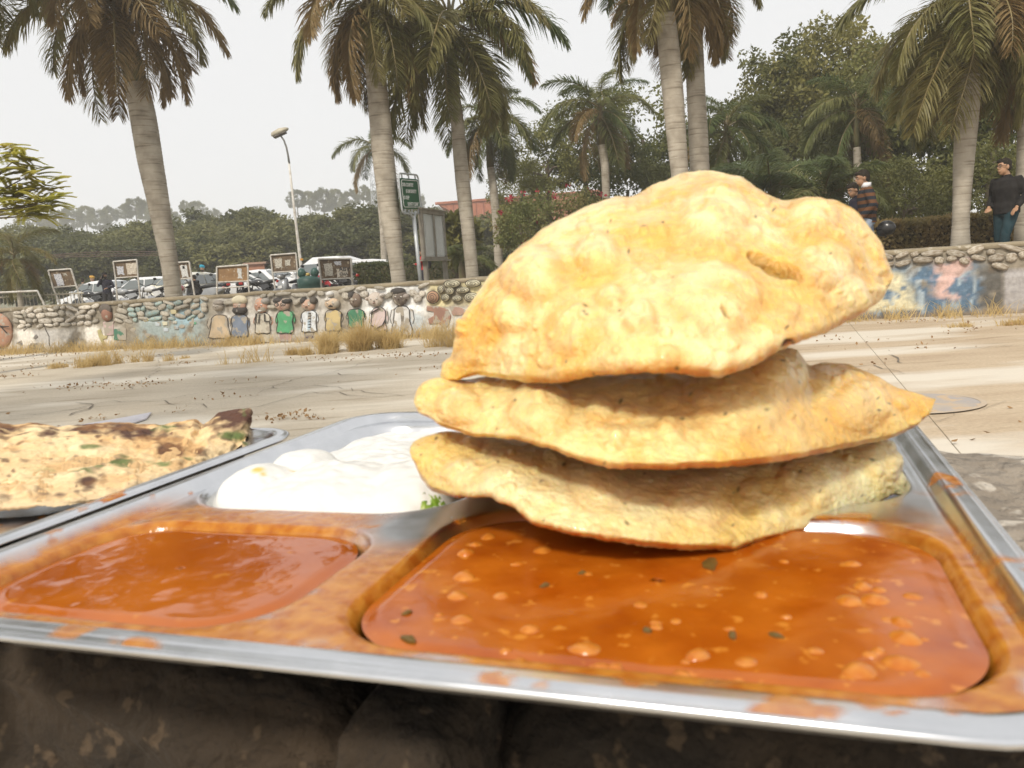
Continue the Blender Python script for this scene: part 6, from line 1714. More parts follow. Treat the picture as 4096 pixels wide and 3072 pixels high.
poster_board('large dark poster board with black political lettering beside the hedge', 23.5, [(1274, 1036), (1404, 1034), (1408, 1112), (1284, 1118)], [(1286, 1150), (1411, 1144)], [(0.12, 0.2, 0.42, 0.9, 1), (0.5, 0.45, 0.88, 0.95, 2), (0.45, 0.1, 0.7, 0.35, 0)], m_board, text=[('ABVP', 0.60, 0.62, 0.17), ('CHA', 0.60, 0.84, 0.12)])

# ---- railing at the left
A, B = at(-40, 1192, 24.5), at(335, 1172, 24.5); g = ground_z(A)
rail = empty('metal_railing', (A.x, A.y, g), 0, 'pale metal railing of thin upright bars at the left edge', 'railing')
o = Vector(rail.location); m_rl = mat('railing_paint', (0.58, 0.54, 0.44), (0.40, 0.35, 0.26), scale=9, rough=0.7)
MB().tube([A - o, B - o], 0.022, 8).build('top_rail', m_rl, rail)
MB().tube([A - o + Vector((0, 0, -0.42)), B - o + Vector((0, 0, -0.42))], 0.02, 8).build('bottom_rail', m_rl, rail)
for k in range(25):
    p = (A - o).lerp(B - o, (k + 0.5) / 25)
    MB().tube([(p.x, p.y, p.z - 0.42 if k % 6 else 0), (p.x - 0.01, p.y, p.z + 0.07)], 0.011, 6).build('bar', m_rl, rail)
C1, C2, C3 = at(-40, 1172, 22), at(150, 1164, 22), at(175, 1215, 22)
gate = empty('tube_barrier', (C1.x, C1.y, ground_z(C1)), 0, 'slanting white tube barrier in front of the railing', 'barrier'); o = Vector(gate.location)
MB().tube([C1 - o, C2 - o, C3 - o, (C3 - o).x and Vector(((C3 - o).x + 0.12, (C3 - o).y, 0))], 0.03, 8).build('tube_frame', m_white_paint, gate)
MB().tube([C1 - o, Vector((0, 0, 0))], 0.03, 8).build('leg', m_white_paint, gate)

# ---- red sandstone building far behind the palms
BY = 92.0
P = [at(1752, 818, BY), at(2420, 766, BY), at(2420, 980, BY), at(1960, 980, BY), at(1830, 858, BY)]
g = 0.45
bld = empty('sandstone_building', (P[0].x, P[0].y, g), 0, 'red sandstone building wall with a slanted left end behind the palms', 'building')
o = Vector(bld.location); Q_ = [p - o for p in P]
m_red = mat('red_sandstone', (0.40, 0.155, 0.09), (0.31, 0.11, 0.065), scale=0.8, rough=0.9, c3=(0.46, 0.22, 0.15), s3=3, t3=0.6, stretch=(3, 3, 0.5))
mb = MB(); poly = [(q_.x, q_.z) for q_ in Q_]; poly = poly[:2] + [(poly[2][0], 0.0), (poly[3][0] + 1.0, 0.0)] + poly[3:]
mb.prism(poly, 0.25, 8.0, 'xz'); mb.build('wall', m_red, bld)
# upright cladding panels, cut along the slanted end
xl, xr = Q_[0].x, Q_[1].x
ztop = lambda x: Q_[0].z + (Q_[1].z - Q_[0].z) * (x - xl) / (xr - xl)
def zlow(x):
    if x < Q_[4].x: return Q_[0].z + (Q_[4].z - Q_[0].z) * (x - xl) / (Q_[4].x - xl)
    if x < Q_[3].x: return Q_[4].z + (Q_[3].z - Q_[4].z) * (x - Q_[4].x) / (Q_[3].x - Q_[4].x)
    return Q_[3].z
npan = 22
for k in range(npan):
    a, c = xl + (xr - xl) * k / npan + 0.03, xl + (xr - xl) * (k + 1) / npan - 0.03
    MB().prism([(a, zlow(a)), (c, zlow(c)), (c, ztop(c)), (a, ztop(a))], 0.0, 0.2, 'xz').build('cladding_panel', m_red, bld)
mb = MB(); mb.add([Vector((xl - 0.3, -0.15, ztop(xl))), Vector((xr, -0.15, ztop(xr))), Vector((xr, 0.5, ztop(xr))), Vector((xl - 0.3, 0.5, ztop(xl)))] + [Vector((xl - 0.3, -0.15, ztop(xl) + 0.25)), Vector((xr, -0.15, ztop(xr) + 0.25)), Vector((xr, 0.5, ztop(xr) + 0.25)), Vector((xl - 0.3, 0.5, ztop(xl) + 0.25))],
                  [(0, 1, 2, 3), (4, 7, 6, 5), (0, 4, 5, 1), (1, 5, 6, 2), (2, 6, 7, 3), (3, 7, 4, 0)]); mb.build('parapet', m_red, bld)
# ---- small brick hut behind the parked cars
p = at(1020, 1070, 50); g = ground_z(p)
hut = empty('brick_hut', (p.x, p.y, g), 0.1, 'small orange brick hut behind the parked cars', 'hut')
h = p.z - g + 0.2
MB().box((0, 0.9, h / 2), (1.1, 1.6, h)).build('wall', mat('orange_brick', (0.42, 0.20, 0.12), (0.34, 0.15, 0.09), scale=4, rough=0.9), hut)
MB().box((0, 0.9, h + 0.06), (1.4, 1.9, 0.12)).build('roof', mat('hut_roof', (0.4, 0.24, 0.17), (0.3, 0.2, 0.15), scale=3), hut)
MB().box((0.1, 0.08, h * 0.62), (0.7, 0.04, h * 0.35)).build('window', mat('hut_window', (0.25, 0.25, 0.24), (0.35, 0.35, 0.33), scale=5), hut)
# ---- lattice mast far away
p = at(1512, 800, 130); mast = empty('lattice_mast', (p.x, p.y, 0.45), 0, 'far pale lattice mast behind the palm by the green sign', 'mast')
h = at(1500, 690, 130).z - 0.6; mb = MB()
for sx in (-1, 1):
    for sy in (-1, 1): mb.tube([(sx * 1.1, sy * 1.1, 0), (sx * 0.8, sy * 0.8, h)], 0.07, 5)
mb.build('mast_legs', m_galv, mast)
for k in range(10):
    z0, z1 = h * k / 10, h * (k + 1) / 10; w0, w1 = 1.1 - 0.3 * k / 10, 1.1 - 0.3 * (k + 1) / 10
    mb = MB()
    for sy in (-1, 1): mb.tube([(-w0, sy * w0, z0), (w1, sy * w1, z1)], 0.045, 4); mb.tube([(w0, sy * w0, z0), (-w1, sy * w1, z1)], 0.045, 4); mb.tube([(-w1, sy * w1, z1), (w1, sy * w1, z1)], 0.045, 4)
    mb.tube([(w1, -w1, z1), (w1, w1, z1)], 0.045, 4)
    mb.build('brace', m_galv, mast)
# ---- sagging cables before the far trees
for k, (y0, ym, y1, lab) in enumerate(((1022, 1000, 1008, 'topmost sagging cable in front of the tree row'), (1026, 1012, 1016, 'middle sagging cable in front of the tree row'), (1030, 1024, 1022, 'lowest sagging cable in front of the tree row'))):
    pts = [at(180 + 470 * t, y0 * (1 - t) ** 2 + 2 * ym * t * (1 - t) + y1 * t * t, 46) for t in np.linspace(0, 1, 14)]
    o = Vector(pts[0]); tag(MB().tube([p - o for p in pts], 0.02, 5).build('overhead_cable', mat('cable_brown', (0.10, 0.06, 0.04)), None, loc=o), lab, 'cable', 'cables before the tree row')
# ---- pale strip lying on the plaza
pts = [onz(x, y, 0.02) for x, y in ((605, 1648), (585, 1672), (480, 1706), (300, 1722), (160, 1728), (300, 1702), (500, 1668))]
o = pts[0].copy(); o.z = 0.008
mb = MB(); n = len(pts); mb.add([p - o for p in pts] + [Vector((p.x, p.y, 0.008)) - o for p in pts], [tuple(range(n)), tuple(range(2 * n - 1, n - 1, -1))] + [(i, (i + 1) % n, n + (i + 1) % n, n + i) for i in range(n)])
tag(mb.build('plastic_strip', mat('pale_plastic', (0.60, 0.58, 0.62), (0.52, 0.5, 0.55), scale=5, rough=0.4), None, loc=o), 'pale pointed plastic strip lying on the plaza behind the flatbread', 'strip')

# ================================================================== vehicles
m_cw = mat('white_car_paint', (0.72, 0.73, 0.73), (0.68, 0.68, 0.68), scale=3, rough=0.25, coat=0.6)
m_cc = mat('cream_car_paint', (0.68, 0.66, 0.55), (0.64, 0.61, 0.5), scale=3, rough=0.25, coat=0.6)
m_cs = mat('silver_car_paint', (0.42, 0.43, 0.44), (0.38, 0.39, 0.40), scale=3, rough=0.28, metal=0.4, coat=0.5)
m_cglass, nt_, b_ = new_mat('car_glass'); setp(b_, Base_Color=(0.13, 0.15, 0.15, 1), Roughness=0.08, Specular_IOR_Level=1.0)  # base colour lightened to paint in some reflected sky
m_red_l = mat('tail_lamp_red', (0.45, 0.02, 0.015), (0.35, 0.015, 0.01), scale=20, rough=0.2)
m_clear = mat('head_lamp', (0.65, 0.66, 0.68), (0.5, 0.5, 0.5), scale=20, rough=0.15)
def loft(mb, secs):
    n = len(secs[0]); vs_ = [p for s in secs for p in s]; fs_ = []
    for i in range(len(secs) - 1):
        for k in range(n): fs_.append((i * n + k, i * n + (k + 1) % n, (i + 1) * n + (k + 1) % n, (i + 1) * n + k))
    fs_ += [tuple(range(n - 1, -1, -1)), tuple((len(secs) - 1) * n + k for k in range(n))]
    mb.add(vs_, fs_)
def make_car(kind, paint_):
    """front towards +X"""
    root = empty('parked_car')
    hw = 0.84; Lf, Lr = (2.0, -2.15) if kind == 'sedan' else ((1.85, -1.85) if kind == 'hatch' else (2.0, -2.0))
    up = 0.14 if kind == 'suv' else 0.0
    top = [(Lf, 0.62), (Lf - 0.12, 0.74), (Lf - 0.7, 0.86), (0.85, 0.94), (0.2, 0.95), (-0.8, 0.97), (Lr + 0.65, 0.99), (Lr + 0.15, 0.96 if kind == 'sedan' else 0.94), (Lr, 0.78)]
    secs = []
    for x, z in top:
        e = 1 - 0.16 * max(0, (abs(x - (Lf + Lr) / 2) / ((Lf - Lr) / 2)) ** 6)
        w = hw * e; z = z + up
        secs.append([Vector((x, y * w, zz_)) for y, zz_ in ((-0.86, 0.26 + up), (-0.98, 0.36 + up), (-1.0, 0.55 + up), (-0.97, z - 0.10), (-0.86, z - 0.02), (-0.4, z + 0.01), (0.4, z + 0.01), (0.86, z - 0.02), (0.97, z - 0.10), (1.0, 0.55 + up), (0.98, 0.36 + up), (0.86, 0.26 + up))])
    mb = MB(); loft(mb, secs); mb.build('body', paint_, root, smooth=True, bevel=0.02)
    rz_ = 1.47 + up * 1.6
    if kind == 'sedan': cab = [(1.05, 0.93), (0.35, 1.38), (0.0, rz_ - 0.02), (-0.6, rz_), (-1.05, 1.40), (-1.75, 0.99)]
    elif kind == 'hatch': cab = [(1.05, 0.93), (0.40, 1.40), (0.0, rz_), (-0.9, rz_ - 0.01), (-1.45, 1.40), (-1.78, 0.97)]
    else: cab = [(1.10, 0.95), (0.50, 1.46), (0.1, rz_), (-1.1, rz_ - 0.02), (-1.62, 1.50), (-1.92, 1.0)]
    cab = [(x, z + (up if z < 1.2 else up * 0.5)) for x, z in cab]
    zb = 0.93 + up
    secs = []
    for x, z in cab:
        k = (z - zb) / (rz_ - zb); wb, wt = hw * 0.93, hw * (0.93 - 0.20 * max(0, k))
        secs.append([Vector((x, y, zz_)) for y, zz_ in ((-wb, zb - 0.06), (-(wb + wt) / 2 - 0.01, (zb + z) / 2), (-wt, z - 0.05), (-wt * 0.8, z), (wt * 0.8, z), (wt, z - 0.05), ((wb + wt) / 2 + 0.01, (zb + z) / 2), (wb, zb - 0.06))])
    mb = MB(); loft(mb, secs); mb.build('cabin', paint_, root, smooth=False, bevel=0.025)
    # glass: windscreen, rear window, two windows a side, set just proud
    (x0, z0), (x1, z1) = cab[0], cab[1]
    def pane(name, q, push):
        n_ = (Vector(q[1]) - Vector(q[0])).cross(Vector(q[2]) - Vector(q[0])).normalized() * push
        V_ = [Vector(p) + n_ for p in q] + [Vector(p) + n_ * 0.2 for p in q]
        MB().add(V_, [(0, 1, 2, 3), (7, 6, 5, 4), (0, 4, 5, 1), (1, 5, 6, 2), (2, 6, 7, 3), (3, 7, 4, 0)]).build(name, m_cglass, root)
    def edge_w(z): k = (z - zb) / (rz_ - zb); return hw * (0.93 - 0.20 * k)
    za, zt = z0 + 0.07, z1 - 0.03; ft = lambda z: x0 + (x1 - x0) * (z - z0) / (z1 - z0)
    pane('windscreen', [(ft(za), -edge_w(za) * 0.86, za), (ft(za), edge_w(za) * 0.86, za), (ft(zt), edge_w(zt) * 0.84, zt), (ft(zt), -edge_w(zt) * 0.84, zt)], 0.03)
    (x0r, z0r), (x1r, z1r) = cab[-1], cab[-2]; fr2 = lambda z: x0r + (x1r - x0r) * (z - z0r) / (z1r - z0r)
    za, zt = z0r + 0.10, z1r - 0.03
    pane('rear_window', [(fr2(za), edge_w(za) * 0.84, za), (fr2(za), -edge_w(za) * 0.84, za), (fr2(zt), -edge_w(zt) * 0.82, zt), (fr2(zt), edge_w(zt) * 0.82, zt)], 0.03)
    za, zt = zb + 0.05, min(cab[1][1], cab[-2][1]) - 0.05
    for s in (-1, 1):
        for (xa, xb, xta, xtb) in ((ft(za) - 0.16, -0.28, ft(zt) - 0.12, -0.28), (-0.36, fr2(za) + 0.22, -0.36, fr2(zt) + 0.16)):
            q = [(xa, s * (edge_w(za) + 0.012), za), (xb, s * (edge_w(za) + 0.012), za), (xtb, s * (edge_w(zt) + 0.02), zt), (xta, s * (edge_w(zt) + 0.02), zt)]
            pane('side_window', q if s > 0 else q[::-1], 0.022)
        MB().box((Lf - 0.13, s * hw * 0.68, 0.70 + up), (0.16, 0.34, 0.13)).build('headlight', m_clear, root, bevel=0.03)
        MB().box((Lr + 0.09, s * hw * 0.72, 0.84 + up), (0.16, 0.30, 0.16)).build('taillight', m_red_l, root, bevel=0.03)
        MB().box((0.78, s * (hw + 0.07), 1.0 + up), (0.12, 0.18, 0.12)).build('mirror', paint_, root, bevel=0.03)
        for x in (1.28, -1.28):
            w = MB().lathe([(0.19, -0.10), (0.30, -0.105), (0.32, -0.06), (0.32, 0.06), (0.30, 0.105), (0.19, 0.10)], (x, s * (hw - 0.10), 0.32 + up * 0.4), 20, 'y').build('wheel', m_black, root, smooth=True)
            MB().lathe([(0.02, -0.112), (0.20, -0.108), (0.20, 0.108), (0.02, 0.112)], (x, s * (hw - 0.10), 0.32 + up * 0.4), 14, 'y').build('rim', m_chrome, w)
    MB().box((Lr - 0.005, 0, 0.62 + up), (0.03, 0.46, 0.11)).build('number_plate', mat('plate_white', (0.7, 0.7, 0.68)), root)
    MB().box((Lf - 0.02, 0, 0.46 + up), (0.05, 1.0, 0.14)).build('grille', m_darkplastic, root)
    return root
protos = {}
def put_car(kind, paint_, px, py, Y, yaw, label):
    """px, py: roof centre in the photo"""
    key = (kind, paint_.name)
    if key not in protos: protos[key] = make_car(kind, paint_); o = protos[key]
    else: o = copy_tree(protos[key])
    p = at(px, py, Y); o.location = (p.x, p.y, ground_z(p)); o.rotation_euler = (0, 0, R_(yaw))
    return tag(o, label, 'car', 'cars parked behind the wall')
put_car('sedan', m_cw, 400, 1130, 37, 160, 'white sedan behind the man on the phone')
put_car('hatch', m_cw, 585, 1118, 36, 172, 'white hatchback left of the leaning palm trunk')
put_car('hatch', m_cc, 735, 1110, 33, -100, 'cream white car behind the leaning palm trunk')
put_car('sedan', m_cw, 880, 1085, 35, 195, 'white car with a large windscreen behind the tan poster board')
put_car('sedan', m_cw, 1030, 1095, 36, 150, 'white sedan with red tail lamp right of the tan poster board')
put_car('sedan', m_cw, 1135, 1090, 40, 150, 'white sedan beyond the dark scooter')
put_car('hatch', m_cs, 1195, 1075, 43, 150, 'silver hatchback beside the lamp post')
put_car('suv', m_cw, 1290, 1062, 34, 155, 'white tall car behind the dark poster board')
put_car('hatch', m_cw, 1400, 1110, 31, -170, 'white car nosing out between poster board and hedge')
put_car('hatch', m_cs, 1110, 1085, 47, 100, 'dark silver car in the back row behind the peeled poster board')
put_car('sedan', m_cw, 1500, 1055, 44, 178, 'white car whose roof just shows above the hedge')

def wheel(root, x, r, w=0.06, rim=m_chrome):
    t = MB().lathe([(r * 0.80, -w * 0.8), (r * 0.97, -w), (r, 0), (r * 0.97, w), (r * 0.80, w * 0.8)], (x, 0, r), 20, 'y')
    # open ring: tyre with spokes
    wv = bpy.data.objects.new('wheel', None)
    n = 20; vs_, fs_ = [], []
    prof = [(r * 0.82, -w * 0.7), (r * 0.96, -w), (r, 0), (r * 0.96, w), (r * 0.82, w * 0.7)]
    for (rr_, y) in prof:
        for k in range(n): th_ = 2 * PI * k / n; vs_.append((x + rr_ * math.cos(th_), y, r + rr_ * math.sin(th_)))
    m_ = len(prof)
    for i in range(m_):
        for k in range(n): fs_.append((i * n + k, i * n + (k + 1) % n, ((i + 1) % m_) * n + (k + 1) % n, ((i + 1) % m_) * n + k))
    o = MB().add(vs_, fs_).build('wheel', m_black, root, smooth=True)
    mb = MB(); mb.lathe([(0.02, -0.07), (0.05, -0.05), (0.05, 0.05), (0.02, 0.07)], (x, 0, r), 10, 'y')
    for k in range(5): th_ = 2 * PI * k / 5; mb.box((x + r * 0.45 * math.cos(th_), 0, r + r * 0.45 * math.sin(th_)), (r * 0.82, 0.025, 0.035), Matrix.Rotation(-th_, 3, 'Y'))
    mb.build('rim', rim, o)
def make_motorbike(tank_paint):
    root = empty('motorcycle')
    for x in (0.66, -0.62): wheel(root, x, 0.30)
    mb = MB(); mb.box((0.02, 0, 0.46), (0.40, 0.24, 0.30)); mb.lathe([(0.11, -0.17), (0.13, 0), (0.11, 0.17)], (0.06, 0, 0.38), 14, 'y'); mb.tube([(0.18, 0, 0.62), (0.22, 0, 0.45)], 0.10, 10); mb.build('engine', m_chrome, root, bevel=0.02)
    mb = MB(); mb.ball((0.20, 0, 0.84), (0.30, 0.15, 0.13), 16, 10); mb.build('fuel_tank', tank_paint, root, smooth=True)
    mb = MB(); mb.tube([(0.0, 0, 0.80), (-0.25, 0, 0.80), (-0.55, 0, 0.86), (-0.78, 0, 0.90)], [0.10, 0.13, 0.12, 0.07], 12, flat=0.55); mb.build('seat', m_black, root, smooth=True)
    mb = MB()
    for s in (-1, 1): mb.tube([(0.66, s * 0.10, 0.30), (0.46, s * 0.09, 0.92)], 0.024, 8)
    mb.build('fork', m_chrome, root)
    mb = MB(); mb.tube([(0.36, -0.38, 1.02), (0.42, -0.22, 1.04), (0.46, 0, 0.96), (0.42, 0.22, 1.04), (0.36, 0.38, 1.02)], 0.016, 8); mb.build('handlebar', m_black, root)
    MB().ball((0.56, 0, 0.86), (0.10, 0.12, 0.12), 14, 9).build('headlight', m_clear, root, smooth=True)
    for s in (-1, 1):
        mb = MB(); mb.tube([(0.40, s * 0.24, 1.04), (0.40, s * 0.34, 1.20)], 0.008, 6); mb.ball((0.40, s * 0.36, 1.24), (0.025, 0.075, 0.05), 10, 7); mb.build('mirror', m_black, root, smooth=True)
    for x, a0, a1 in ((0.66, 20, 150), (-0.62, 20, 130)):
        pts = [(x + 0.345 * math.cos(R_(a)), 0, 0.30 + 0.345 * math.sin(R_(a))) for a in np.linspace(a0, a1, 9)]
        MB().tube(pts, 0.07, 8, flat=0.25).build('mudguard', tank_paint, root, smooth=True)
    MB().box((-0.86, 0, 0.84), (0.07, 0.14, 0.09)).build('taillight', m_red_l, root, bevel=0.02)
    mb = MB(); mb.tube([(0.15, 0.13, 0.36), (-0.2, 0.17, 0.30), (-0.75, 0.19, 0.42)], [0.03, 0.05, 0.06], 10); mb.build('exhaust', m_chrome, root, smooth=True)
    mb = MB()
    for s in (-1, 1): mb.tube([(0.44, 0, 0.9), (0.0, s * 0.10, 0.62), (-0.62, s * 0.08, 0.32)], 0.022, 8); mb.tube([(-0.1, s * 0.10, 0.74), (-0.62, s * 0.10, 0.34)], 0.028, 8)
    mb.build('frame', m_black, root)
    for s in (-1, 1): MB().prism([(-0.20, 0.55), (-0.05, 0.74), (-0.45, 0.78), (-0.55, 0.66)], s * 0.09, s * 0.13, 'xz').build('side_panel', tank_paint, root, bevel=0.01)
    return root
def make_scooter(paint_):
    root = empty('scooter')
    for x in (0.62, -0.55): wheel(root, x, 0.235, 0.055)
    mb = MB(); loft(mb, [[Vector((x, y * w, z)) for y, z in ((-1, z0), (-0.9, z1), (0.9, z1), (1, z0), (0.6, z0 - 0.05), (-0.6, z0 - 0.05))] for x, w, z0, z1 in ((0.30, 0.20, 0.30, 0.33), (0.0, 0.20, 0.29, 0.33), (-0.15, 0.21, 0.30, 0.50), (-0.3, 0.22, 0.34, 0.70), (-0.6, 0.20, 0.46, 0.74), (-0.85, 0.13, 0.60, 0.74), (-0.95, 0.06, 0.66, 0.72))]); mb.build('rear_body', paint_, root, smooth=True, bevel=0.02)
    mb = MB(); loft(mb, [[Vector((x + dx, y, z)) for y, dx in ((-w, -0.10), (-w * 0.6, 0.02), (0, 0.06), (w * 0.6, 0.02), (w, -0.10), (w * 0.6, -0.06), (0, -0.02), (-w * 0.6, -0.06))] for x, w, z in ((0.36, 0.16, 0.32), (0.44, 0.25, 0.50), (0.42, 0.26, 0.68), (0.36, 0.20, 0.84), (0.34, 0.12, 0.92))]); mb.build('front_apron', paint_, root, smooth=True)
    mb = MB(); mb.tube([(-0.05, 0, 0.76), (-0.3, 0, 0.79), (-0.6, 0, 0.80), (-0.82, 0, 0.78)], [0.12, 0.17, 0.17, 0.10], 12, flat=0.4); mb.build('seat', m_black, root, smooth=True)
    mb = MB(); mb.ball((0.36, 0, 0.98), (0.14, 0.17, 0.09), 14, 9); mb.build('handlebar_cowl', paint_, root, smooth=True)
    MB().tube([(0.28, -0.36, 1.02), (0.34, -0.15, 1.0), (0.34, 0.15, 1.0), (0.28, 0.36, 1.02)], 0.018, 8).build('handlebar', m_black, root)
    MB().ball((0.47, 0, 0.98), (0.05, 0.10, 0.06), 12, 8).build('headlight', m_clear, root, smooth=True)
    for s in (-1, 1):
        mb = MB(); mb.tube([(0.32, s * 0.24, 1.02), (0.30, s * 0.34, 1.20)], 0.008, 6); mb.ball((0.30, s * 0.36, 1.24), (0.025, 0.075, 0.05), 10, 7); mb.build('mirror', m_black, root, smooth=True)
    pts = [(0.62 + 0.27 * math.cos(R_(a)), 0, 0.235 + 0.28 * math.sin(R_(a))) for a in np.linspace(10, 165, 9)]
    MB().tube(pts, 0.08, 8, flat=0.3).build('mudguard', paint_, root, smooth=True)
    MB().box((-0.93, 0, 0.70), (0.06, 0.16, 0.08)).build('taillight', m_red_l, root, bevel=0.02)
    MB().box((0.49, 0, 0.62), (0.02, 0.20, 0.09)).build('number_plate', mat('plate_white', (0.7, 0.7, 0.68)), root)
    return root
m_bk = mat('black_bike_paint', (0.02, 0.02, 0.022), (0.03, 0.03, 0.03), scale=6, rough=0.25, coat=0.5)
m_gy = mat('grey_bike_paint', (0.30, 0.31, 0.32), (0.24, 0.25, 0.26), scale=6, rough=0.3, coat=0.5)
m_rd = mat('red_bike_paint', (0.40, 0.03, 0.04), (0.32, 0.02, 0.03), scale=6, rough=0.25, coat=0.5)
m_wh = mat('white_bike_paint', (0.62, 0.62, 0.60), (0.55, 0.55, 0.54), scale=6, rough=0.3, coat=0.5)
bp = {}
def put_bike(kind, paint_, px, Y, yaw, label):
    key = (kind, paint_.name)
    if key not in bp: bp[key] = (make_scooter if kind == 'scooter' else make_motorbike)(paint_); o = bp[key]
    else: o = copy_tree(bp[key])
    p = at(px, 1190, Y); o.location = (p.x, p.y, ground_z(p)); o.rotation_euler = (0.06, 0, R_(yaw))
    return tag(o, label, 'scooter' if kind == 'scooter' else 'motorcycle', 'two-wheelers parked behind the wall')
put_bike('motorbike', m_bk, 365, 31, 165, 'black motorcycle left of the man on the phone')
put_bike('motorbike', m_gy, 505, 31, 170, 'grey motorcycle under the tall poster board')
put_bike('motorbike', m_wh, 615, 29, 150, 'pale motorcycle left of the leaning palm trunk')
put_bike('scooter', m_gy, 800, 27, 165, 'grey scooter carrying the man in black')
put_bike('motorbike', m_bk, 895, 30, 120, 'black motorcycle under the left half of the tan board')
put_bike('motorbike', m_bk, 960, 29.5, 110, 'black motorcycle under the right half of the tan board')
put_bike('motorbike', m_bk, 1045, 29, 150, 'black motorcycle standing just right of the tan board')
put_bike('scooter', m_gy, 1170, 27.5, -120, 'dark scooter facing the wall left of the lamp post')
put_bike('motorbike', m_rd, 1275, 27, 130, 'red motorcycle behind the green bin')
put_bike('motorbike', m_bk, 1345, 27, 160, 'black motorcycle under the dark poster board')
put_bike('motorbike', m_rd, 715, 31, 100, 'dark red motorcycle hidden behind the leaning palm')
# ---- lumpy green bin
p = at(1240, 1165, 25); gb_ = empty('green_bin', (p.x, p.y, ground_z(p)), 0, 'dark green rounded bin with two knobs on top beside the lamp post', 'bin')
zt = at(1240, 1105, 25).z - ground_z(p)
m_gb = mat('green_bin_plastic', (0.018, 0.07, 0.055), (0.03, 0.09, 0.07), scale=6, rough=0.45)
MB().lathe([(0.30, 0.0), (0.38, 0.2), (0.36, zt * 0.55), (0.34, zt * 0.62), (0.36, zt * 0.68), (0.36, zt * 0.9), (0.24, zt), (0.0, zt + 0.02)], (0, 0, 0), 22).build('body', m_gb, gb_, smooth=True)
for s in (-1, 1): MB().ball((s * 0.20, 0, zt + 0.10), (0.13, 0.13, 0.16), 14, 10).build('knob', m_gb, gb_, smooth=True)
MB().ball((0, -0.05, zt + 0.05), (0.07, 0.1, 0.06), 10, 8).build('yellow_tip', mat('bin_yellow', (0.5, 0.36, 0.1)), gb_, smooth=True)
# ================================================================== people
def skin_mat(c): return mat('skin_%02d%02d' % (int(c[0] * 100), int(c[1] * 100)), c, tuple(x * 0.85 for x in c), scale=9, rough=0.5, sub=0.05)
def cloth(key, c, c2=None, **k): return mat('cloth_' + key, c, c2 or tuple(x * 0.75 for x in c), scale=11, rough=0.9, spec=0.12, bump=0.5, bscale=9, bdist=0.03, **k)
def ering(mb, rings, n=16):
    """closed loft of ellipses (centre, rx, ry, yaw)"""
    secs = []
    for (c, rx, ry, yw) in rings:
        cs_, sn = math.cos(yw), math.sin(yw)
        secs.append([Vector((c[0] + rx * math.cos(t) * cs_ - ry * math.sin(t) * sn, c[1] + rx * math.cos(t) * sn + ry * math.sin(t) * cs_, c[2])) for t in np.linspace(0, 2 * PI, n, endpoint=False)])
    loft(mb, secs)
def fused(name, mb, mat_, parent, voxel, smooth=3):
    o = mb.build(name, mat_, parent)
    r = o.modifiers.new('remesh', 'REMESH'); r.mode = 'VOXEL'; r.voxel_size = voxel; r.use_smooth_shade = True
    s = o.modifiers.new('smooth', 'SMOOTH'); s.factor = 0.5; s.iterations = smooth
    return o
BASE = dict(pelvis=(0, 0, .94), waist=(0, 0, 1.08), chest=(0, .01, 1.28), neck=(0, .02, 1.48), head=(0, .045, 1.615), head_yaw=0, head_pitch=0,
            sl=(-.18, .0, 1.385), el=(-.25, -.03, 1.15), wl=(-.24, .08, .92), sr=(.18, .0, 1.385), er=(.25, -.03, 1.15), wr=(.24, .08, .92),
            hl=(-.095, 0, .93), kl=(-.10, .03, .51), al=(-.10, -.02, .09), hr=(.095, 0, .93), kr=(.10, .03, .51), ar=(.10, -.02, .09), thick=1.0)
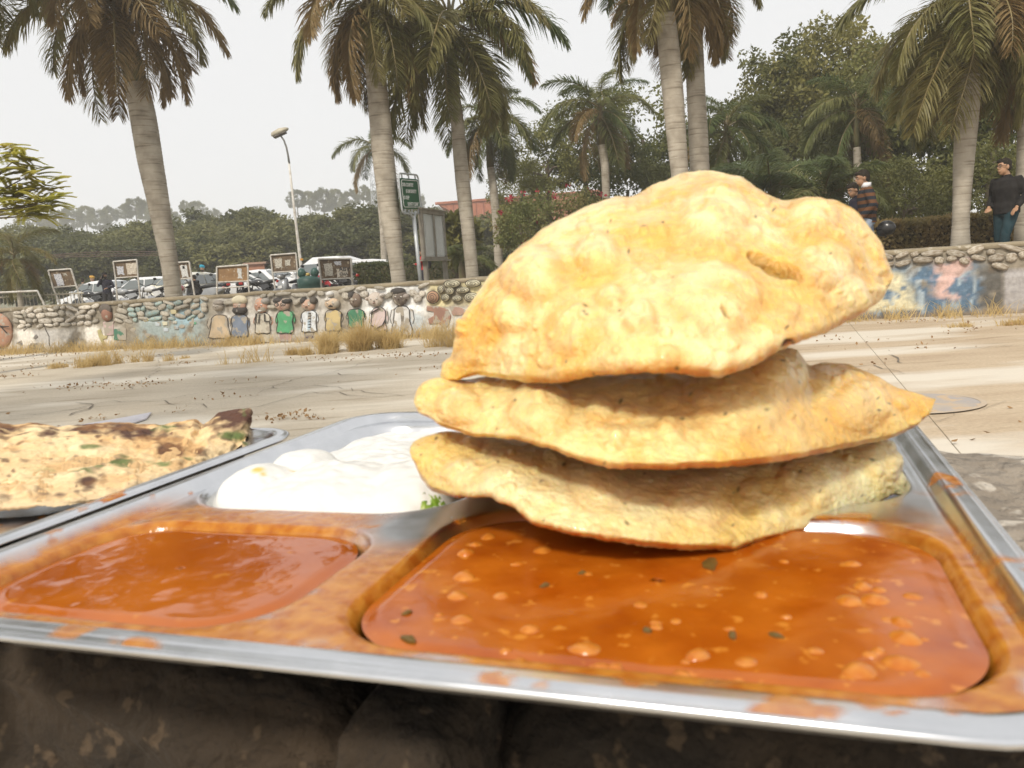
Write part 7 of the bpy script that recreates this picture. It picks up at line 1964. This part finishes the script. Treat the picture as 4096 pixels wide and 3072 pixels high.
def person(label, loc, yaw, scale=1.0, pose=None, skin=(0.36, 0.20, 0.12), top=None, bottom=None, hair=(0.02, 0.016, 0.012), extras=(), voxel=0.012, shoe=(0.03, 0.03, 0.03), name='person', hand_down=True):
    J = dict(BASE); J.update(pose or {}); V_ = {k: Vector(v) for k, v in J.items() if hasattr(v, '__len__')}
    root = empty(name, loc, yaw, label, 'person'); root.scale = (scale,) * 3
    tk = J['thick']; ms = skin_mat(skin)
    Rh = Matrix.Rotation(J['head_yaw'], 3, 'Z') @ Matrix.Rotation(J['head_pitch'], 3, 'X')
    hd = V_['head']; H = lambda x, y, z: hd + Rh @ Vector((x, y, z))
    mb = MB()
    mb.ball(H(0, -0.008, 0.025), (0.075, 0.096, 0.095), 20, 14, rot=Rh); mb.ball(H(0, 0.022, -0.045), (0.058, 0.070, 0.075), 18, 12, rot=Rh)
    mb.ball(H(0, 0.045, -0.095), (0.032, 0.030, 0.028), 12, 8, rot=Rh)
    mb.tube([H(0, 0.086, 0.012), H(0, 0.104, -0.022), H(0, 0.100, -0.034)], [0.010, 0.016, 0.012], 8)
    mb.tube([H(-0.022, 0.082, -0.066), H(0, 0.091, -0.064), H(0.022, 0.082, -0.066)], [0.007, 0.011, 0.007], 8)
    mb.tube([H(-0.05, 0.072, 0.026), H(0, 0.088, 0.030), H(0.05, 0.072, 0.026)], [0.010, 0.012, 0.010], 8)
    for s in (-1, 1): mb.ball(H(s * 0.077, -0.008, -0.012), (0.012, 0.022, 0.034), 10, 8, rot=Rh)
    mb.tube([V_['neck'] + Vector((0, -0.01, -0.06)), V_['neck'], H(0, -0.015, -0.06)], [0.062, 0.055, 0.052], 14)
    # trunk under the clothes
    ering(mb, [(V_['pelvis'] + Vector((0, 0, -0.06)), .12, .09, 0), (V_['waist'], .12, .085, 0), (V_['chest'], .135, .095, 0), (V_['neck'] + Vector((0, -0.01, -0.05)), .09, .06, 0)])
    for s, a in (('l', -1), ('r', 1)):
        mb.tube([V_['s' + s], V_['e' + s], V_['w' + s]], [0.045, 0.038, 0.026], 10)
        mb.tube([V_['h' + s], V_['k' + s], V_['a' + s]], [0.075, 0.05, 0.036], 10)
        # hand: palm, four fingers of different length, thumb from the side of the palm
        w = V_['w' + s]; d = (w - V_['e' + s]).normalized(); side = d.cross(Vector((0, 0, 1) if abs(d.z) < 0.9 else (0, 1, 0))).normalized()
        nrm = side.cross(d)
        pc_ = w + d * 0.045
        mb.ball(pc_, (0.040, 0.044, 0.022), 12, 8, rot=Matrix((side, d, nrm)).transposed())
        for k in range(4):
            b0 = w + d * 0.078 + side * (-0.028 + 0.019 * k); ln = (0.065, 0.075, 0.070, 0.054)[k]
            cv = nrm * -0.5 if s == 'l' else nrm * 0.5
            p1 = b0 + (d + cv * 0.35).normalized() * ln * 0.5; p2 = p1 + (d + cv * 1.3).normalized() * ln * 0.5
            mb.tube([b0 - d * 0.02, b0, p1, p2], [0.0095, 0.0095, 0.009, 0.007], 7)
        mb.tube([w + d * 0.02 - side * 0.03, w + d * 0.05 - side * 0.052, w + d * 0.085 - side * 0.052], [0.013, 0.011, 0.009], 7)
    body = fused('body', mb, ms, root, voxel * 0.72, 2)
    if top is not None:
        mb = MB(); ch, wa, pe, ne = V_['chest'], V_['waist'], V_['pelvis'], V_['neck']
        ering(mb, [(pe + Vector((0, 0, -0.05)), .165 * tk, .125 * tk, 0), (pe + Vector((0, 0, 0.03)), .165 * tk, .125 * tk, 0), (wa, .155 * tk, .12 * tk, 0), (ch, .175 * tk, .128 * tk, 0), (ch.lerp(ne, 0.55), .165 * tk, .11 * tk, 0), (ne + Vector((0, -0.005, -0.035)), .085, .075, 0), (ne + Vector((0, -0.003, 0.005)), .066, .064, 0)])
        for s in ('l', 'r'):
            d = (V_['w' + s] - V_['e' + s])
            mb.tube([ch.lerp(ne, 0.5) + Vector((0.06 if s == 'r' else -0.06, 0, -0.02)), V_['s' + s], V_['s' + s].lerp(V_['e' + s], 0.5), V_['e' + s], V_['e' + s] + d * 0.5, V_['e' + s] + d * 0.93], [0.080, 0.068 * tk, 0.064 * tk, 0.058 * tk, 0.052, 0.042], 12)
        fused('jacket', mb, top, root, voxel, 3)
    if bottom is not None:
        mb = MB(); pe = V_['pelvis']
        ering(mb, [(pe + Vector((0, 0, -0.08)), .155, .115, 0), (pe, .158, .12, 0), (pe + Vector((0, 0, 0.06)), .15, .11, 0)])
        for s in ('l', 'r'):
            h, k, a = V_['h' + s], V_['k' + s], V_['a' + s]
            mb.tube([h + Vector((0, 0, 0.02)), h.lerp(k, 0.35), k, k.lerp(a, 0.4), a + (k - a) * 0.05], [0.10, 0.092, 0.070, 0.066, 0.060], 12)
        fused('trousers', mb, bottom, root, voxel, 3)
    for s in ('l', 'r'):
        a = V_['a' + s]
        mb = MB(); mb.ball(a + Vector((0, 0.06, -0.045)), (0.048, 0.13, 0.045), 12, 8); mb.build('shoe', mat('shoe_leather', shoe), root, smooth=True)
    mh = mat('hair_%d' % int(hair[0] * 1000), hair, tuple(x * 1.8 for x in hair), scale=40, rough=0.8, spec=0.12, bump=0.6, bscale=120)
    if not any(e == 'nohair' for e in extras):
        mb = MB(); mb.ball(H(0, -0.022, 0.048), (0.083, 0.100, 0.088), 20, 12, rot=Rh); mb.ball(H(0, -0.058, 0.0), (0.073, 0.062, 0.085), 16, 10, rot=Rh); mb.ball(H(0.01, 0.055, 0.082), (0.06, 0.045, 0.034), 14, 8, rot=Rh)
        for s in (-1, 1): mb.ball(H(s * 0.070, -0.012, 0.03), (0.012, 0.03, 0.045), 8, 6, rot=Rh)
        o = fused('hair', mb, mh, root, 0.010, 1)
        md = o.modifiers.new('lumps', 'DISPLACE'); tx = bpy.data.textures.get('hair_clumps') or bpy.data.textures.new('hair_clumps', 'CLOUDS'); tx.noise_scale = 0.025; md.texture = tx; md.strength = 0.014
    for s in (-1, 1):
        MB().ball(H(s * 0.030, 0.082, 0.006), (0.013, 0.008, 0.007), 10, 7, rot=Rh).build('eye', mat('eye_white', (0.5, 0.47, 0.43)), root, smooth=True)
        MB().ball(H(s * 0.030, 0.0885, 0.006), (0.0055, 0.004, 0.0055), 8, 6, rot=Rh).build('iris', mat('eye_dark', (0.015, 0.01, 0.008)), root, smooth=True)
        MB().tube([H(s * 0.012, 0.094, 0.030), H(s * 0.032, 0.092, 0.036), H(s * 0.052, 0.078, 0.030)], [0.004, 0.005, 0.003], 6).build('eyebrow', mh, root)
    for e in extras:
        if callable(e): e(root, H, Rh, V_, mh)
    return root
def glasses(root, H, Rh, V_, mh):
    mb = MB()
    for s in (-1, 1):
        P = [H(s * 0.032 + 0.024 * math.cos(t), 0.102 - 0.004 * abs(math.cos(t)), 0.003 + 0.017 * math.sin(t)) for t in np.linspace(0, 2 * PI, 14)]
        mb.tube(P, 0.0032, 6, cap=False); mb.tube([H(s * 0.056, 0.098, 0.006), H(s * 0.078, 0.05, 0.008), H(s * 0.080, -0.01, 0.004)], 0.003, 6)
    mb.tube([H(-0.009, 0.104, 0.006), H(0.009, 0.104, 0.006)], 0.003, 6); mb.build('glasses', m_black, root)
def beard(root, H, Rh, V_, mh):
    mb = MB(); mb.ball(H(0, 0.028, -0.078), (0.062, 0.068, 0.060), 16, 10, rot=Rh); mb.tube([H(-0.03, 0.088, -0.05), H(0, 0.1, -0.046), H(0.03, 0.088, -0.05)], 0.010, 8)
    mb.build('beard', mh, root, smooth=True)
def turban(c):
    def f(root, H, Rh, V_, mh):
        mb = MB(); mb.ball(H(0, -0.01, 0.085), (0.098, 0.118, 0.075), 20, 12, rot=Rh); mb.ball(H(0, 0.0, 0.05), (0.096, 0.112, 0.040), 20, 10, rot=Rh @ Matrix.Rotation(0.25, 3, 'X')); mb.ball(H(0.0, 0.03, 0.115), (0.085, 0.09, 0.05), 18, 10, rot=Rh @ Matrix.Rotation(-0.3, 3, 'Y'))
        mb.build('turban', cloth('turban_%02d%02d' % (int(c[0] * 90), int(c[2] * 90)), c), root, smooth=True)
    return f
def cap(c):
    def f(root, H, Rh, V_, mh):
        mb = MB(); mb.ball(H(0, -0.01, 0.07), (0.090, 0.108, 0.065), 18, 10, rot=Rh); mb.tube([H(0, 0.08, 0.055), H(0, 0.17, 0.045)], [0.07, 0.05], 12, flat=0.15); mb.build('cap', cloth('cap_%02d' % int(c[0] * 90), c), root, smooth=True)
    return f
def collar(c):
    def f(root, H, Rh, V_, mh):
        ne = V_['neck']; mb = MB()
        ering(mb, [(ne + Vector((0, -0.005, -0.03)), .082, .078, 0), (ne + Vector((0, -0.012, 0.045)), .070, .070, 0), (ne + Vector((0, -0.012, 0.04)), .060, .060, 0), (ne + Vector((0, -0.005, -0.02)), .060, .060, 0)], 20)
        mb.build('shirt_collar', cloth('collar_white', c), root, smooth=True)
    return f
# striped jumper: knitted bands of brown and navy
def stripes():
    m, nt, b = new_mat('striped_knit'); N, L = nt.nodes, nt.links; setp(b, Roughness=0.9, Specular_IOR_Level=0.15)
    tc = N.new('ShaderNodeTexCoord'); sx = N.new('ShaderNodeSeparateXYZ'); L.new(tc.outputs['Object'], sx.inputs[0])
    nz = N.new('ShaderNodeTexNoise'); nz.inputs['Scale'].default_value = 9; L.new(tc.outputs['Object'], nz.inputs['Vector'])
    a = N.new('ShaderNodeMath'); a.operation = 'MULTIPLY_ADD'; a.inputs[1].default_value = 0.02; L.new(nz.outputs['Fac'], a.inputs[0]); L.new(sx.outputs[2], a.inputs[2])
    mm = N.new('ShaderNodeMath'); mm.operation = 'MULTIPLY'; mm.inputs[1].default_value = 9.2; L.new(a.outputs[0], mm.inputs[0])
    fr_ = N.new('ShaderNodeMath'); fr_.operation = 'FRACT'; L.new(mm.outputs[0], fr_.inputs[0])
    rp = N.new('ShaderNodeValToRGB'); rp.color_ramp.interpolation = 'CONSTANT'; e = rp.color_ramp.elements; e[0].color = (0.13, 0.06, 0.028, 1); e[1].position = 0.5; e[1].color = (0.022, 0.026, 0.034, 1)
    L.new(fr_.outputs[0], rp.inputs[0]); L.new(rp.outputs[0], b.inputs['Base Color'])
    return m
m_jumper = stripes()
m_jeans = cloth('light_jeans', (0.24, 0.30, 0.40), (0.33, 0.38, 0.46)); m_teal = cloth('teal_jeans', (0.013, 0.034, 0.042), (0.022, 0.046, 0.055))
m_blackj = cloth('black_jacket', (0.016, 0.015, 0.015), (0.028, 0.026, 0.025)); m_navy = cloth('navy', (0.025, 0.025, 0.04), (0.04, 0.038, 0.05)); m_redj = cloth('red_jacket', (0.50, 0.03, 0.035), (0.40, 0.02, 0.025))
m_dark = cloth('dark_trousers', (0.035, 0.034, 0.038), (0.05, 0.048, 0.05)); m_greyj = cloth('grey_shirt', (0.24, 0.22, 0.19), (0.18, 0.165, 0.14)); m_whitej = cloth('white_shirt', (0.72, 0.72, 0.70), (0.66, 0.66, 0.64))
def stand(px, py_top, Y, height):
    """place so that the crown of the head shows at py_top; returns location and scale"""
    p = at(px, py_top, Y); g = ground_z(p); return (p.x, p.y, g), (p.z - g) / 1.735
# the man in black at the right, walking to the left
loc, sc = stand(4030, 632, 11.9, 1.74); print('man black', sc)
person('man in a black jacket, glasses and teal jeans walking at the right edge', loc, R_(118), sc, dict(head_yaw=R_(-18), head=(0.01, .075, 1.605), chest=(0, .03, 1.28), er=(.27, -.10, 1.17), wr=(.22, .10, 1.00), el=(-.27, -.06, 1.16), wl=(-.22, .12, .97),
       kl=(-.10, .20, .55), al=(-.10, .22, .10), kr=(.10, .02, .50), ar=(.10, -.26, .13), thick=1.18), (0.42, 0.24, 0.14), m_blackj, m_teal, extras=(glasses,), voxel=0.011)
loc, sc = stand(3468, 676, 12.5, 1.76); print('man striped', sc)
striped = person('man in a brown and navy striped jumper with white collar, walking left', loc, R_(72), sc, dict(head_yaw=R_(14), head_pitch=R_(-10), head=(0, .07, 1.60), er=(.27, -.14, 1.18), wr=(.26, -.10, .93), el=(-.27, -.06, 1.16), wl=(-.22, .12, .97), kr=(.1, -.05, .5), ar=(.1, -.25, .12), kl=(-.1, .16, .53), al=(-.1, .16, .09), thick=1.12),
       (0.34, 0.19, 0.11), m_jumper, m_jeans, extras=(collar((0.72, 0.72, 0.74)),), voxel=0.011)
loc2, sc2 = stand(3432, 724, 12.9, 1.66); print('man navy', sc2)
person('man in navy beside the striped man, looking down', loc2, R_(95), sc2, dict(head_pitch=R_(-18), head_yaw=R_(18), head=(0, .10, 1.58), thick=1.08), (0.38, 0.22, 0.13), m_navy, m_dark, voxel=0.011)
# black helmet carried by the striped man
hp = at(3546, 912, 12.5)
hm = empty('helmet', hp, R_(60), 'black motorcycle helmet held by the striped man', 'helmet')
mb = MB(); mb.ball((0, 0, 0), (0.105, 0.135, 0.115), 24, 16); mb.ball((0, 0.05, -0.05), (0.085, 0.095, 0.08), 18, 12); fused('shell', mb, mat('helmet_black', (0.012, 0.012, 0.013), (0.02, 0.02, 0.02), scale=5, rough=0.35, coat=0.2), hm, 0.008, 2)
MB().ball((0, 0.055, 0.0), (0.098, 0.108, 0.046), 20, 10).build('visor', mat('helmet_visor', (0.02, 0.02, 0.022), rough=0.08), hm, smooth=True)
MB().tube([(-0.10, 0.0, -0.10), (-0.03, 0.02, -0.15), (0.06, 0.02, -0.15), (0.10, 0.0, -0.10)], 0.008, 6).build('strap', m_black, hm)
# far people among the parked vehicles
def far(label, px, py, Y, yaw, pose, skin, top, bottom, extras=(), sc=None):
    loc, s = stand(px, py, Y, 1.7)
    if sc is not None:
        p = at(px, py, Y); loc = (p.x, p.y, p.z - 1.735 * sc); s = sc
    return person(label, loc, R_(yaw), s, pose, skin, top, bottom, extras=extras, voxel=0.02)
far('bearded man in a dark jacket and cap talking on the phone', 418, 1090, 28.5, 195, dict(er=(.30, .10, 1.20), wr=(.12, .13, 1.52), el=(-.27, .0, 1.16), wl=(-.05, .22, 1.10), head_yaw=R_(20)), (0.34, 0.19, 0.12), m_navy, m_dark, (beard, cap((0.02, 0.02, 0.025))))
ph = at(409, 1107, 28.35)
tag(MB().box((0, 0, 0), (0.03, 0.09, 0.15), Matrix.Rotation(0.4, 3, 'Y')).build('mobile_phone', m_darkplastic, None, bevel=0.008, loc=ph), 'dark mobile phone held at the ear of the bearded man', 'phone')
far('person in grey seen from behind, left of the man on the phone', 328, 1112, 37, 10, {}, (0.34, 0.2, 0.12), m_greyj, m_dark, (), )
far('person in white with an orange and white turban near the white sedan', 371, 1106, 38, 150, {}, (0.36, 0.21, 0.13), m_whitej, m_dark, ('nohair', turban((0.62, 0.36, 0.08))))
far('man in a blue turban and dark clothes behind the scooter rider', 810, 1063, 34, 170, {}, (0.36, 0.21, 0.13), m_blackj, m_dark, ('nohair', turban((0.05, 0.36, 0.50)), beard))
far('man in black sitting on the grey scooter, seen from the side', 782, 1090, 27, 75, dict(pelvis=(0, -.12, .84), waist=(0, -.08, .98), chest=(0, .02, 1.18), neck=(0, .09, 1.38), head=(0, .14, 1.51), sl=(-.185, .06, 1.32), sr=(.185, .06, 1.32), el=(-.24, .22, 1.12), er=(.24, .22, 1.12), wl=(-.22, .46, 1.08), wr=(.22, .46, 1.08),
     hl=(-.1, -.10, .83), hr=(.1, -.10, .83), kl=(-.17, .28, .74), kr=(.17, .28, .74), al=(-.15, .22, .34), ar=(.15, .22, .34)), (0.34, 0.2, 0.12), m_blackj, m_dark)
def backpack(root, H, Rh, V_, mh):
    mb = MB(); mb.ball((0, -0.20, 1.22), (0.15, 0.10, 0.24), 16, 12); mb.build('backpack', m_navy, root, smooth=True)
far('person in a red jacket with a dark backpack behind the sign post', 1690, 995, 29.0, 75, dict(er=(.25, .08, 1.15), wr=(.15, .30, 1.18), el=(-.25, .08, 1.15), wl=(-.12, .30, 1.18), head_pitch=R_(-15), thick=1.1), (0.34, 0.2, 0.12), m_redj, m_navy, (backpack,))
# ================================================================== air
HZ = MB().box((0, 150, 10.5), (700, 400, 23.5)).build('haze', None)
hm_ = bpy.data.materials.new('winter_haze'); hm_.use_nodes = True; nt = hm_.node_tree
for n in list(nt.nodes): nt.nodes.remove(n)
ho = nt.nodes.new('ShaderNodeOutputMaterial'); hv = nt.nodes.new('ShaderNodeVolumePrincipled')
hv.inputs['Color'].default_value = (0.98, 0.99, 1.0, 1); hv.inputs['Density'].default_value = 0.0017; hv.inputs['Anisotropy'].default_value = 0.0
nt.links.new(hv.outputs[0], ho.inputs['Volume'])
HZ.data.materials.append(hm_); tag(HZ, 'pale winter haze filling the air', 'haze', None, 'stuff')
